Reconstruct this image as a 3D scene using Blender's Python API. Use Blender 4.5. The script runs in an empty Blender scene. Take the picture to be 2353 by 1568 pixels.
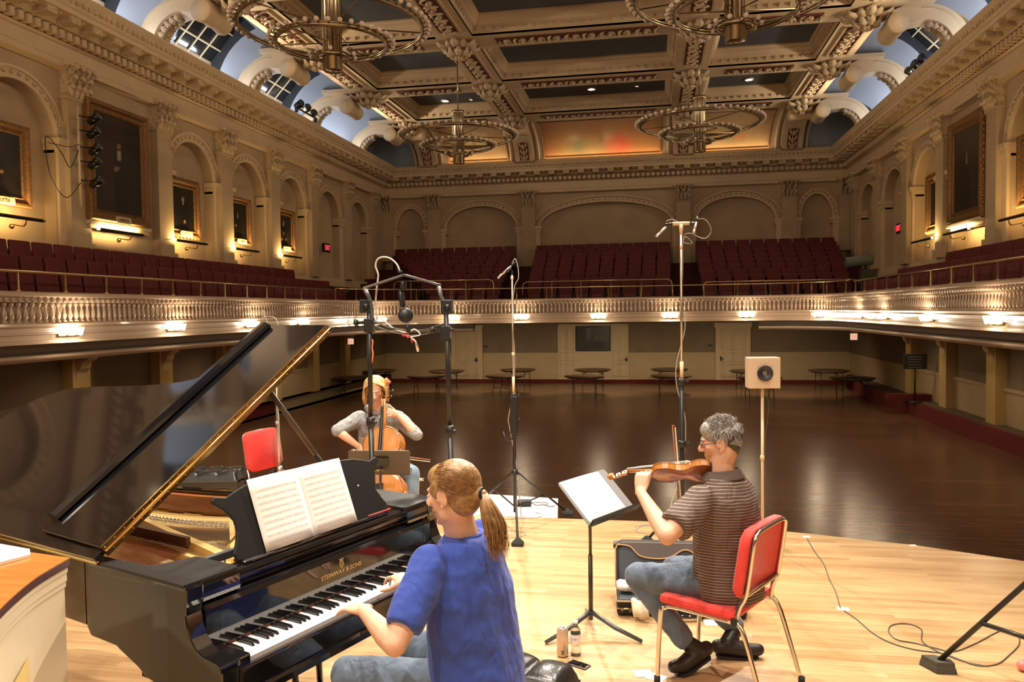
import bpy, bmesh, math, random
from math import sin, cos, pi, radians as R, sqrt, atan2, tan, exp
from mathutils import Vector as V, Matrix as MX, noise
SC = bpy.context.scene
COL = SC.collection
random.seed(7)
# ------------------------------------------------------------ camera
FPX, CX, CY, CAMZ = 1780.0, 1176.5, 784.0, 1.98
_a, _p, _r = R(10.34), R(-2.273), R(0.742)
FW = V((-sin(_a)*cos(_p), cos(_a)*cos(_p), sin(_p)))
_rt = V((cos(_a), sin(_a), 0)); _up = _rt.cross(FW)
CR = _rt*cos(_r) - _up*sin(_r); CU = _up*cos(_r) + _rt*sin(_r)
cam = bpy.data.cameras.new('camera'); camo = bpy.data.objects.new('camera', cam); COL.objects.link(camo)
cam.sensor_width = 36; cam.lens = 36*FPX/2353; cam.clip_start = .05; cam.clip_end = 200
m = MX((CR, CU, -FW)).transposed().to_4x4(); m.translation = V((0, 0, CAMZ)); camo.matrix_world = m
SC.camera = camo
def at(u, v, x=None, y=None, z=None):
    """world point of a photo pixel on the plane x=, y= or z="""
    d = FW + CR*((u-CX)/FPX) - CU*((v-CY)/FPX)
    t = x/d.x if x is not None else (y/d.y if y is not None else (z-CAMZ)/d.z)
    return V((0, 0, CAMZ)) + d*t
def P2(P):
    d = V(P)-V((0, 0, CAMZ)); z = d.dot(FW)
    return CX+FPX*d.dot(CR)/z, CY-FPX*d.dot(CU)/z
# ------------------------------------------------------------ view, world, sky
vs = SC.view_settings; vs.view_transform = 'Standard'; vs.look = 'None'; vs.gamma = 1; vs.use_curve_mapping = False
vs.exposure = 0.0
w = bpy.data.worlds.new('world'); SC.world = w; w.use_nodes = True
w.node_tree.nodes['Background'].inputs[0].default_value = (1, .78, .55, 1)
w.node_tree.nodes['Background'].inputs[1].default_value = 2.2
cy = SC.cycles; cy.max_bounces = 6; cy.diffuse_bounces = 3; cy.glossy_bounces = 4; cy.transmission_bounces = 4
cy.transparent_max_bounces = 6; cy.sample_clamp_indirect = 3.0; cy.caustics_reflective = False; cy.caustics_refractive = False
cy.use_denoising = True
def light(name, kind, loc, energy, color, target=None, **kw):
    l = bpy.data.lights.new(name, kind); o = bpy.data.objects.new(name, l); COL.objects.link(o)
    o.location = loc; l.energy = energy; l.color = color
    for k, v_ in kw.items(): setattr(l, k, v_)
    if target is not None: o.rotation_euler = (V(target)-V(loc)).to_track_quat('-Z', 'Y').to_euler()
    return o
WARM = (1, .72, .42); WHT = (1, .86, .68)
# stage spotlights in the ceiling above the platform
SP = dict(shadow_soft_size=.12, spot_blend=.6)
for x, y, z, e, tx, ty, tz, sz in ((-2.6, 5.2, 9.3, 2300, -1.8, 4.2, .3, 54), (0.6, 7.4, 9.3, 2300, .2, 4.9, .3, 54), (2.6, 5.0, 9.3, 1400, 1.4, 4.9, .3, 54), (-.6, 1.2, 9.0, 1700, -1.0, 4.0, .5, 50), (-3.6, 9.4, 9.3, 1500, -2.2, 7.0, .3, 50), (-4.2, .8, 9.0, 1500, -3.2, 2.0, 0, 60),
        (-3.2, 15.5, 9.3, 4600, -.9, 4.4, .5, 30), (1.6, 14.5, 9.3, 7000, -1.9, 3.8, .9, 26), (1.2, -1.5, 8.2, 2600, -2.2, 6.6, .9, 26)):
    light('stage_spotlight', 'SPOT', (x, y, z), e, (1, .88, .73), (tx, ty, tz), spot_size=R(sz), **SP)
# ceiling downlights over the hall
for x, y, e in ((-8.1, 28.6, 120), (-2.2, 28.6, 150), (3.4, 28.6, 120), (-8, 19, 120), (-2.2, 19, 200), (3.4, 19, 120), (-8, 11, 110), (3.4, 11, 110)):
    light('ceiling_downlight_lamp', 'SPOT', (x, y, 10.1), e, WARM, (x, y, 0), spot_size=R(115), spot_blend=.9, shadow_soft_size=.15)
# ------------------------------------------------------------ helpers
class MB:
    def __init__(s, M=None): s.v = []; s.f = []; s.M = M; s.sm = []
    def add(s, vs, fs, smooth=False):
        n = len(s.v); M = s.M
        s.v += [tuple(M @ V(p)) if M else tuple(p) for p in vs]
        s.f += [tuple(i+n for i in f) for f in fs]; s.sm += [smooth]*len(fs)
        return s
    def box(s, a, b, r=None):
        (x0, y0, z0), (x1, y1, z1) = a, b
        vs = [V((x, y, z)) for z in (z0, z1) for y in (y0, y1) for x in (x0, x1)]
        if r is not None:
            c = (V(a)+V(b))/2; vs = [c + r @ (p-c) for p in vs]
        return s.add(vs, [(0, 2, 3, 1), (4, 5, 7, 6), (0, 1, 5, 4), (2, 6, 7, 3), (0, 4, 6, 2), (1, 3, 7, 5)])
    def bbox(s, a, b, c=.01, r=None):
        """box with chamfered edges"""
        (x0, y0, z0), (x1, y1, z1) = a, b
        c = min(c, abs(x1-x0)*.45, abs(y1-y0)*.45, abs(z1-z0)*.45)
        bm = bmesh.new(); bmesh.ops.create_cube(bm, size=1)
        for q in bm.verts: q.co = V(((x0+x1)/2+q.co.x*(x1-x0), (y0+y1)/2+q.co.y*(y1-y0), (z0+z1)/2+q.co.z*(z1-z0)))
        bmesh.ops.bevel(bm, geom=list(bm.edges), offset=c, segments=2, profile=.5, affect='EDGES')
        vs = [q.co.copy() for q in bm.verts]; bm.verts.index_update()
        fs = [tuple(q.index for q in f.verts) for f in bm.faces]; bm.free()
        if r is not None:
            cc = (V(a)+V(b))/2; vs = [cc + r @ (p-cc) for p in vs]
        return s.add(vs, fs)
    def tube(s, pts, r, n=8, closed=False, caps=True, ref=None, flat=None):
        pts = [V(p) for p in pts]; N = len(pts)
        rs = r if isinstance(r, (list, tuple)) else [r]*N
        vs = []; fs = []; prev = None
        for i, p in enumerate(pts):
            if closed: t = pts[(i+1) % N]-pts[i-1]
            else: t = pts[min(i+1, N-1)]-pts[max(i-1, 0)]
            t.normalize()
            if prev is None:
                u = V(ref) if ref is not None else (V((0, 0, 1)) if abs(t.z) < .9 else V((1, 0, 0)))
            else: u = prev
            u = (u-t*u.dot(t)); u = u.normalized() if u.length > 1e-6 else t.orthogonal().normalized(); prev = u; w_ = t.cross(u)
            k = flat if flat else 1
            for j in range(n):
                a = 2*pi*j/n+pi/n
                vs.append(p + u*(rs[i]*cos(a)*k) + w_*(rs[i]*sin(a)))
        for i in range(N if closed else N-1):
            i2 = (i+1) % N
            for j in range(n):
                j2 = (j+1) % n
                fs.append((i*n+j, i*n+j2, i2*n+j2, i2*n+j))
        if caps and not closed:
            fs.append(tuple(range(n-1, -1, -1))); fs.append(tuple((N-1)*n+j for j in range(n)))
        return s.add(vs, fs, n > 5)
    def cyl(s, a, b, r, n=12, r2=None): return s.tube([a, b], [r, r if r2 is None else r2], n)
    def lathe(s, prof, n=16, c=(0, 0, 0), rot=None, a0=0, a1=2*pi, smooth=True, caps=True):
        full = abs(a1-a0-2*pi) < 1e-6; c = V(c); m_ = n if full else n+1
        vs = []
        for r, z in prof:
            for j in range(m_):
                a = a0+(a1-a0)*j/n; p = V((r*cos(a), r*sin(a), z))
                vs.append(c + (rot @ p if rot is not None else p))
        fs = []
        for i in range(len(prof)-1):
            for j in range(n):
                j2 = (j+1) % m_
                fs.append((i*m_+j, i*m_+j2, (i+1)*m_+j2, (i+1)*m_+j))
        if full and caps:
            if prof[0][0] > 1e-5: fs.append(tuple(range(m_-1, -1, -1)))
            if prof[-1][0] > 1e-5: fs.append(tuple((len(prof)-1)*m_+j for j in range(m_)))
        return s.add(vs, fs, smooth)
    def sph(s, c, r, n=12, m=8, rot=None):
        rr = r if isinstance(r, (tuple, list)) else (r, r, r); c = V(c)
        vs = [c + (rot @ V((0, 0, rr[2])) if rot is not None else V((0, 0, rr[2])))]
        for i in range(1, m):
            for j in range(n):
                p = V((rr[0]*sin(pi*i/m)*cos(2*pi*j/n), rr[1]*sin(pi*i/m)*sin(2*pi*j/n), rr[2]*cos(pi*i/m)))
                vs.append(c + (rot @ p if rot is not None else p))
        p = V((0, 0, -rr[2])); vs.append(c+(rot @ p if rot is not None else p))
        fs = [(0, 1+j, 1+(j+1) % n) for j in range(n)]
        for i in range(m-2):
            for j in range(n): fs.append((1+i*n+j, 1+(i+1)*n+j, 1+(i+1)*n+(j+1) % n, 1+i*n+(j+1) % n))
        L = len(vs)-1
        fs += [(L, 1+(m-2)*n+(j+1) % n, 1+(m-2)*n+j) for j in range(n)]
        return s.add(vs, fs, True)
    def prism(s, poly, z0, z1, f=None):
        """poly in 2D extruded; f maps (x,y,z)->world"""
        n = len(poly); f = f or (lambda x, y, z: V((x, y, z)))
        vs = [f(x, y, z0) for x, y in poly]+[f(x, y, z1) for x, y in poly]
        fs = [tuple(range(n-1, -1, -1)), tuple(range(n, 2*n))]+[(i, (i+1) % n, n+(i+1) % n, n+i) for i in range(n)]
        return s.add(vs, fs)
    def grid(s, fn, nu, nv, smooth=True, cu=False):
        vs = [fn(i/nu, j/nv) for i in range(nu+(0 if cu else 1)) for j in range(nv+1)]
        q = nv+1; N = nu if cu else nu+1
        fs = [(i*q+j, ((i+1) % N)*q+j, ((i+1) % N)*q+j+1, i*q+j+1) for i in range(nu) for j in range(nv)]
        return s.add(vs, fs, smooth)
    def sweep(s, prof, path, closed=False, smooth=False, up=(0, 0, 1)):
        """profile (outward offset, height) swept along a horizontal path; outward = left of travel"""
        path = [V(p) for p in path]; N = len(path); vs = []
        for i, p in enumerate(path):
            a = (path[(i+1) % N]-p) if (closed or i < N-1) else (p-path[i-1])
            b = (p-path[i-1]) if (closed or i > 0) else a
            a = V((a.x, a.y)).normalized(); b = V((b.x, b.y)).normalized()
            na, nb = V((-a.y, a.x)), V((-b.y, b.x)); n_ = (na+nb)
            n_ = n_.normalized(); k = 1/max(.3, n_.dot(na))
            for o, h in prof: vs.append((p.x+n_.x*o*k, p.y+n_.y*o*k, p.z+h))
        q = len(prof)
        fs = [(i*q+j, ((i+1) % N)*q+j, ((i+1) % N)*q+j+1, i*q+j+1) for i in range(N if closed else N-1) for j in range(q-1)]
        return s.add(vs, fs, smooth)
    def build(s, name, mat=None, parent=None, loc=None, **kw):
        me = bpy.data.meshes.new(name); me.from_pydata(s.v, [], s.f); me.update()
        if any(s.sm): me.polygons.foreach_set('use_smooth', s.sm)
        bm = bmesh.new(); bm.from_mesh(me); bmesh.ops.recalc_face_normals(bm, faces=bm.faces); bm.to_mesh(me); bm.free()
        o = bpy.data.objects.new(name, me); COL.objects.link(o)
        if mat: me.materials.append(mat)
        if parent: o.parent = parent
        if loc is not None: o.location = loc
        for k, v_ in kw.items(): o[k] = v_
        return o
def tag(o, label=None, cat=None, group=None, kind=None):
    if label: o['label'] = label
    if cat: o['category'] = cat
    if group: o['group'] = group
    if kind: o['kind'] = kind
    return o
def empty(name, loc=(0, 0, 0), rz=0, label=None, cat=None, group=None, mat=None):
    o = bpy.data.objects.new(name, None); COL.objects.link(o); o.location = loc; o.rotation_euler = (0, 0, rz)
    o.empty_display_size = .1
    if mat is not None: o.matrix_world = mat
    return tag(o, label, cat, group)
def struct(mb, name, mat, **kw):
    o = mb.build(name, mat, **kw); o['kind'] = 'structure'; return o
KIDS = {}
def copy_tree(o, parent=None):
    c = o.copy(); COL.objects.link(c)
    if parent: c.parent = parent
    for ch in [k for k in KIDS.get(o.name, [])]: copy_tree(ch, c)
    return c
def index_kids():
    KIDS.clear()
    for o in COL.objects:
        if o.parent: KIDS.setdefault(o.parent.name, []).append(o)
def Rx(a): return MX.Rotation(a, 3, 'X')
def Ry(a): return MX.Rotation(a, 3, 'Y')
def Rz(a): return MX.Rotation(a, 3, 'Z')
def frame(o, x, y, z):
    M = MX((V(x), V(y), V(z))).transposed().to_4x4(); M.translation = V(o); return M
def spl(pts, n=8):
    """Catmull-Rom through pts"""
    pts = [V(p) for p in pts]; out = []
    for i in range(len(pts)-1):
        p0 = pts[max(i-1, 0)]; p1 = pts[i]; p2 = pts[i+1]; p3 = pts[min(i+2, len(pts)-1)]
        for k in range(n):
            t = k/n
            out.append(.5*((2*p1)+(-p0+p2)*t+(2*p0-5*p1+4*p2-p3)*t*t+(-p0+3*p1-3*p2+p3)*t**3))
    return out+[pts[-1]]
def mods(o, sub=0, remesh=0, smooth=0, bev=0, solid=0, sf=.6):
    if remesh:
        m_ = o.modifiers.new('r', 'REMESH'); m_.mode = 'VOXEL'; m_.voxel_size = remesh; m_.use_smooth_shade = True
    if smooth:
        m_ = o.modifiers.new('s', 'SMOOTH'); m_.iterations = smooth; m_.factor = sf
    if solid:
        m_ = o.modifiers.new('t', 'SOLIDIFY'); m_.thickness = solid; m_.offset = 0
    if bev:
        m_ = o.modifiers.new('b', 'BEVEL'); m_.width = bev; m_.segments = 2; m_.limit_method = 'ANGLE'; m_.angle_limit = R(40)
    if sub:
        m_ = o.modifiers.new('u', 'SUBSURF'); m_.levels = sub; m_.render_levels = sub
    return o
# ------------------------------------------------------------ materials
def nodes(name):
    m_ = bpy.data.materials.new(name); m_.use_nodes = True; nt = m_.node_tree
    return m_, nt, nt.nodes['Principled BSDF'], (lambda t: nt.nodes.new('ShaderNode'+t)), nt.links.new
def mat(name, c, rough=.5, metal=0, spec=.5, coat=0, var=0, vs_=4, bump=0, bs=40, emis=None, es=0, trans=0, sheen=0, sss=0, c2=None, stretch=None, alpha=1):
    m_, nt, b, N, L = nodes(name)
    I = b.inputs; I['Base Color'].default_value = (*c, 1); I['Roughness'].default_value = rough; I['Metallic'].default_value = metal
    I['Specular IOR Level'].default_value = spec; I['Coat Weight'].default_value = coat; I['Coat Roughness'].default_value = .05
    if trans: I['Transmission Weight'].default_value = trans
    if alpha < 1: I['Alpha'].default_value = alpha
    if sheen: I['Sheen Weight'].default_value = sheen
    if sss: I['Subsurface Weight'].default_value = sss; I['Subsurface Radius'].default_value = (.02, .008, .005); I['Subsurface Scale'].default_value = .3
    if emis: I['Emission Color'].default_value = (*emis, 1); I['Emission Strength'].default_value = es
    if var or bump:
        tc = N('TexCoord'); mp = N('Mapping'); L(tc.outputs['Object'], mp.inputs[0])
        if stretch: mp.inputs['Scale'].default_value = stretch
    if var:
        n_ = N('TexNoise'); n_.inputs['Scale'].default_value = vs_; n_.inputs['Detail'].default_value = 5; L(mp.outputs[0], n_.inputs['Vector'])
        mr = N('MapRange'); mr.inputs[1].default_value = .35; mr.inputs[2].default_value = .65; L(n_.outputs[0], mr.inputs[0])
        mx = N('Mix'); mx.data_type = 'RGBA'; L(mr.outputs[0], mx.inputs[0])
        d = c2 or tuple(x*(1-var) for x in c)
        mx.inputs[6].default_value = (*d, 1); mx.inputs[7].default_value = (*c, 1); L(mx.outputs[2], I['Base Color'])
    if bump:
        n2 = N('TexNoise'); n2.inputs['Scale'].default_value = bs; n2.inputs['Detail'].default_value = 4; L(mp.outputs[0], n2.inputs['Vector'])
        bp = N('Bump'); bp.inputs['Strength'].default_value = bump; bp.inputs['Distance'].default_value = .02; L(n2.outputs[0], bp.inputs['Height']); L(bp.outputs[0], I['Normal'])
    return m_
def vcol(name, rough=.6, spec=.3):
    m_, nt, b, N, L = nodes(name); a = N('VertexColor'); a.layer_name = 'Col'; L(a.outputs[0], b.inputs['Base Color'])
    b.inputs['Roughness'].default_value = rough; b.inputs['Specular IOR Level'].default_value = spec; return m_
def paint(o, fn):
    me = o.data; ca = me.color_attributes.new('Col', 'FLOAT_COLOR', 'POINT')
    for i, q in enumerate(me.vertices): ca.data[i].color = (*fn(q.co), 1)
def planks(name, c1, c2, c3, wid, ln, rough, axis='x', rvar=.0, spec=.5, coat=0, mortar=.004, bumpy=.1):
    m_, nt, b, N, L = nodes(name); tc = N('TexCoord'); mp = N('Mapping'); L(tc.outputs['Object'], mp.inputs[0])
    if axis == 'y': mp.inputs['Rotation'].default_value = (0, 0, pi/2)
    br = N('TexBrick'); L(mp.outputs[0], br.inputs[0]); br.offset = .37; br.inputs['Scale'].default_value = 1
    br.inputs['Brick Width'].default_value = ln; br.inputs['Row Height'].default_value = wid; br.inputs['Mortar Size'].default_value = mortar*wid*3
    br.inputs['Color1'].default_value = (0, 0, 0, 1); br.inputs['Color2'].default_value = (1, 1, 1, 1); br.inputs['Mortar'].default_value = (.3, .3, .3, 1); br.inputs['Bias'].default_value = 0
    rp = N('ValToRGB'); L(br.outputs[0], rp.inputs[0]); e = rp.color_ramp.elements
    e[0].position = 0; e[0].color = (*c1, 1); e[1].position = 1; e[1].color = (*c3, 1); q = e.new(.45); q.color = (*c2, 1)
    mp2 = N('Mapping'); L(mp.outputs[0], mp2.inputs[0]); mp2.inputs['Scale'].default_value = (3, 60, 1)
    n_ = N('TexNoise'); L(mp2.outputs[0], n_.inputs[0]); n_.inputs['Scale'].default_value = 1; n_.inputs['Detail'].default_value = 6
    mx = N('Mix'); mx.data_type = 'RGBA'; mx.blend_type = 'MULTIPLY'; mx.inputs[0].default_value = .55
    cr = N('ValToRGB'); L(n_.outputs[0], cr.inputs[0]); cr.color_ramp.elements[0].position = .3; cr.color_ramp.elements[0].color = (.5, .42, .36, 1); cr.color_ramp.elements[1].position = .6; cr.color_ramp.elements[1].color = (1, 1, 1, 1)
    L(rp.outputs[0], mx.inputs[6]); L(cr.outputs[0], mx.inputs[7])
    n3 = N('TexNoise'); L(mp.outputs[0], n3.inputs[0]); n3.inputs['Scale'].default_value = .8; n3.inputs['Detail'].default_value = 5
    mx3 = N('Mix'); mx3.data_type = 'RGBA'; mx3.blend_type = 'MULTIPLY'; mx3.inputs[0].default_value = .5
    c4 = N('ValToRGB'); L(n3.outputs[0], c4.inputs[0]); c4.color_ramp.elements[0].position = .35; c4.color_ramp.elements[0].color = (.7, .62, .52, 1); c4.color_ramp.elements[1].position = .6; c4.color_ramp.elements[1].color = (1, 1, 1, 1)
    L(mx.outputs[2], mx3.inputs[6]); L(c4.outputs[0], mx3.inputs[7]); L(mx3.outputs[2], b.inputs['Base Color'])
    b.inputs['Roughness'].default_value = rough; b.inputs['Specular IOR Level'].default_value = spec; b.inputs['Coat Weight'].default_value = coat
    if rvar:
        mr = N('MapRange'); L(n3.outputs[0], mr.inputs[0]); mr.inputs[3].default_value = rough-rvar; mr.inputs[4].default_value = rough+rvar; L(mr.outputs[0], b.inputs['Roughness'])
    if bumpy:
        bp = N('Bump'); bp.inputs['Strength'].default_value = bumpy; bp.inputs['Distance'].default_value = .01; L(br.outputs[0], bp.inputs['Height']); L(bp.outputs[0], b.inputs['Normal'])
    return m_
WALL = mat('wall_plaster', (.52, .395, .25), .75, var=.12, vs_=1.2)
CREAM = mat('cream_plaster', (.68, .53, .34), .6, var=.08, vs_=2)
ORN = mat('carved_plaster', (.64, .49, .31), .65, var=.35, vs_=14, bump=.9, bs=9)
CEIL = mat('ceiling_plaster', (.70, .54, .345), .65, var=.1, vs_=1.5)
BLUE = mat('vault_blue_paint', (.27, .31, .375), .7)
NAVY = mat('coffer_navy_paint', (.085, .10, .125), .6, var=.2, vs_=.7)
RECESS = mat('red_brown_recess', (.16, .05, .03), .7)
GOLD = mat('gilded_frame', (.27, .135, .045), .42, metal=.45, var=.4, vs_=22, bump=.6, bs=45)
BRASS = mat('aged_brass', (.55, .42, .18), .28, metal=1)
BLACK = mat('black_glass_paint', (.01, .01, .012), .2)
DARK = mat('dark_satin', (.02, .018, .016), .4)
REDC = mat('red_carpet', (.17, .018, .016), .9, var=.2, vs_=8)
HFLOOR = planks('hall_floor_boards', (.17, .088, .048), (.21, .11, .06), (.25, .132, .072), .07, 1.6, .25, rvar=.04, spec=.55, bumpy=.05)
SFLOOR = planks('stage_floor_boards', (.50, .30, .14), (.60, .39, .19), (.68, .47, .25), .057, .75, .33, rvar=.07, spec=.5, coat=.15, bumpy=.04)
# ------------------------------------------------------------ hall shell
XL, XR, YD, Y0, ZH = -12.3, 8.15, 34.5, -7.0, -1.28
ntrim = [0]
def trim(mb, mt, **kw):
    ntrim[0] += 1; return struct(mb, 'trim_%d' % ntrim[0], mt, **kw)
struct(MB().box((XL-.4, Y0, ZH-.3), (XR+.4, YD+.4, ZH)), 'floor', HFLOOR)
# side walls are a back plane; arches, piers and imposts stand in front of it
LF = lambda u, z, d: V((XL+d, u, z)); RF = lambda u, z, d: V((XR-d, u, z)); FF = lambda u, z, d: V((u, YD-d, z))
NI = -.28     # niche depth
def wall_sheet(mb, F, u0, u1, z0, z1, d=NI):
    vs = [F(u0, z0, d), F(u1, z0, d), F(u1, z1, d), F(u0, z1, d), F(u0, z0, d-.25), F(u1, z0, d-.25), F(u1, z1, d-.25), F(u0, z1, d-.25)]
    mb.add(vs, [(0, 1, 2, 3), (7, 6, 5, 4), (0, 4, 5, 1), (1, 5, 6, 2), (2, 6, 7, 3), (3, 7, 4, 0)])
def arch_panel(mb, F, ua, ub, uc, a, b, zs, zb, zt=7.2, n=20, d=0):
    """front wall face from ua to ub with an elliptical-headed niche"""
    cur = [(uc-a*cos(pi*i/n), zs+b*sin(pi*i/n)) for i in range(n+1)]
    vs = []; fs = []
    for u, z in cur: vs += [F(u, z, d), F(ua+(ub-ua)*(u-(uc-a))/(2*a), zt, d), F(u, z, NI)]
    for i in range(n): k = 3*i; fs += [(k, k+3, k+4, k+1), (k, k+2, k+5, k+3)]
    mb.add(vs, fs)
    for p, q in ((ua, uc-a), (uc+a, ub)):
        mb.add([F(p, zb, d), F(q, zb, d), F(q, zs, d), F(p, zs, d)], [(0, 1, 2, 3)])
        e = ua if p == ua else ub
        mb.add([F(q if p == ua else p, zs, d), F(e, zs, d), F(e, zt, d)], [(0, 1, 2)])
    for q in (uc-a, uc+a): mb.add([F(q, zb, d), F(q, zs, d), F(q, zs, NI), F(q, zb, NI)], [(0, 1, 2, 3)])
def archivolt(mo, mc, F, uc, a, b, zs, zb, w=.26, strips=True):
    n = 28
    def ring(o0, d0, o1, d1):
        vs = []
        for i in range(n+1):
            t = pi*i/n
            for o, d in ((o0, d0), (o1, d1)): vs.append(F(uc-(a+o)*cos(t), zs+(b+o)*sin(t), d))
        mc.add(vs, [(2*i, 2*i+2, 2*i+3, 2*i+1) for i in range(n)], True)
    ring(0, 0, 0, .06); ring(0, .06, .06, .07); ring(.06, .04, .2, .04); ring(w-.06, .07, w, .07); ring(w, .07, w, 0); ring(.06, .07, .06, .04); ring(w-.06, .04, w-.06, .07)
    L_ = pi*(a+b)/2; k = max(9, int(L_/.16))
    for i in range(k):
        t = pi*(i+.5)/k; mo.sph(F(uc-(a+.13)*cos(t), zs+(b+.13)*sin(t), .05), (.045, .045, .045), 6, 4)
    if strips:
        for s in (-1, 1):
            for (o0, o1, z0, z1, d) in ((.0, .3, zs-.30, zs-.24, .10), (-.02, .32, zs-.24, zs-.12, .12), (-.05, .35, zs-.12, zs, .17), (.03, .27, zb, zs-.3, .07)):
                p = F(uc+s*(a+o0), z0, NI*.9); q = F(uc+s*(a+o1), z1, d)
                mc.box((min(p.x, q.x), min(p.y, q.y), z0), (max(p.x, q.x), max(p.y, q.y), z1))
def pilaster(F, u, zb, w=.58, d=.2, zt=6.62, zc=7.3):
    m_ = MB()
    def bx(u0, u1, z0, z1, d0, d1):
        p, q = F(u0, z0, d0), F(u1, z1, d1); m_.box((min(p.x, q.x), min(p.y, q.y), z0), (max(p.x, q.x), max(p.y, q.y), z1))
    bx(u-w/2, u+w/2, zb, zt, 0, d); bx(u-w/2-.05, u+w/2+.05, zb, zb+.25, 0, d+.06)
    bx(u-w/2-.04, u+w/2+.04, zt-.06, zt, 0, d+.04)
    o = trim(m_, WALL)
    c = MB(); hw = w/2; n = 5
    for i in range(3):       # bell with three tiers of leaves
        z0 = zt+i*.2; k = 3-i % 2+1
        for j in range(k):
            t = (j+.5)/k-.5
            p0 = F(u+t*w*1.0, z0, d); p1 = F(u+t*w*1.05, z0+.2, d+.04+.03*i); p2 = F(u+t*w*1.2, z0+.22, d+.12+.05*i); p3 = F(u+t*w*1.2, z0+.15, d+.15+.05*i)
            c.tube([p0, p1, p2, p3], [.075, .085, .06, .03], 6)
    for s in (-1, 1):
        ctr = F(u+s*(hw+.05), zc-.13, d+.12)
        sp = [ctr+(F(1, 0, 0)-F(0, 0, 0))*(s*r_*cos(t)) + V((0, 0, r_*sin(t))) for t, r_ in [(k*.55, .10-.0085*k) for k in range(11)]]
        c.tube(sp, .028, 5)
    p, q = F(u-hw-.0, zt, 0), F(u+hw, zc-.1, d+.02); c.box((min(p.x, q.x), min(p.y, q.y), zt), (max(p.x, q.x), max(p.y, q.y), zc-.08))
    co = c.build('capital', ORN, parent=o)
    a = MB(); p, q = F(u-hw-.14, zc-.08, 0), F(u+hw+.14, zc, d+.2); a.bbox((min(p.x, q.x), min(p.y, q.y), zc-.08), (max(p.x, q.x), max(p.y, q.y), zc), .02)
    a.build('abacus', CREAM, parent=o)
PL = [-3.1, -.1, 2.9, 5.9, 8.9, 11.88, 14.86, 17.85, 20.76, 23.68, 26.69, 29.85, 32.8]
PR = [-2.6, .6, 3.9, 7.2, 10.5, 13.8, 17.1, 20.4, 23.8, 26.95, 30.25, 33.4]
mb = MB(); wall_sheet(mb, LF, Y0, YD, ZH, 12)
lm = MB(); lo = MB()
ZB = 3.3
lists = [('left', LF, PL, 1.0), ('right', RF, PR, 1.08)]
for side, F, PP, ar in lists:
    mb = MB(); wall_sheet(mb, F, Y0, YD+.6, ZH, 12)
    mo, mc = MB(), MB()
    for i in range(len(PP)-1):
        a_, b_ = PP[i], PP[i+1]; uc = (a_+b_)/2
        if side == 'left' and abs(a_-14.86) < .1 or (side == 'right' and a_ > 33):
            wall_sheet(mb, F, a_, b_, ZB, 7.2, 0)
            continue
        arch_panel(mb, F, a_, b_, uc, ar, .93, 5.7, ZB); archivolt(mo, mc, F, uc, ar, .93, 5.7, ZB)
    for a_, b_ in ((Y0, PP[0]), (PP[-1], YD)): wall_sheet(mb, F, a_, b_, ZB, 7.2, 0)
    p, q = F(Y0, ZB-.12, NI), F(YD, ZB, .12); mc.box((min(p.x, q.x), Y0, ZB-.3), (max(p.x, q.x), YD, ZB))
    # lower storey below the balcony: dado, pilasters
    struct(mb, 'wall_'+side, WALL); trim(mo, ORN); trim(mc, CREAM)
    for u in PP: pilaster(F, u, ZB)
# far wall
mb = MB(); wall_sheet(mb, FF, XL-.3, XR+.3, ZH, 12); mo, mc = MB(), MB()
FP = [-12.1, -9.8, -5.45, 1.31, 5.66, 7.95]
for (a_, b_, uc, ea) in ((FP[0], FP[1], -10.97, .66), (FP[1], FP[2], -7.65, 1.62), (FP[2], FP[3], -2.05, 2.88), (FP[3], FP[4], 3.5, 1.62), (FP[4], FP[5], 6.78, .62)):
    arch_panel(mb, FF, a_, b_, uc, ea, .98, 5.72, 2.6, n=30); archivolt(mo, mc, FF, uc, ea, .98, 5.72, 2.6, w=.3 if ea > .7 else .24)
struct(mb, 'wall_far', WALL); trim(mo, ORN); trim(mc, CREAM)
for u, zb in zip(FP, (4.3, 4.3, 3.9, 3.9, 4.3, 4.3)): pilaster(FF, u, zb, w=.6)
struct(MB().box((XL-.5, Y0-.3, ZH), (XR+.5, Y0, 4.2)), 'wall_stage', mat('stage_wall_paint', (.45, .43, .33), .7))
# entablature
room = [(XR, Y0, 0), (XR, YD, 0), (XL, YD, 0), (XL, Y0, 0)]
trim(MB().sweep([(0, 7.15), (.24, 7.18), (.24, 7.3), (.2, 7.34), (.2, 7.62), (.30, 7.66), (.34, 7.84), (.52, 7.87), (.55, 7.96), (.62, 8.0), (.9, 8.02), (.9, 8.12), (.94, 8.16), (.97, 8.3), (1.04, 8.42), (1.0, 8.46), (0, 8.47)], room), CREAM)
dm, mm = MB(), MB()
def rowbox(m_, A, B, step, w, o0, o1, z0, z1, fn=None):
    A, B = V(A), V(B); L_ = (B-A).length; t = (B-A)/L_; n_ = V((-t.y, t.x, 0)); k = int(L_/step)
    for i in range(k):
        c = A+t*((i+.5)*L_/k)
        if fn: fn(m_, c, t, n_); continue
        vs = [c+t*s*w/2+n_*o+V((0, 0, z)) for z in (z0, z1) for o in (o0, o1) for s in (-1, 1)]
        m_.add(vs, [(0, 2, 3, 1), (4, 5, 7, 6), (0, 1, 5, 4), (2, 6, 7, 3), (0, 4, 6, 2), (1, 3, 7, 5)])
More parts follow.
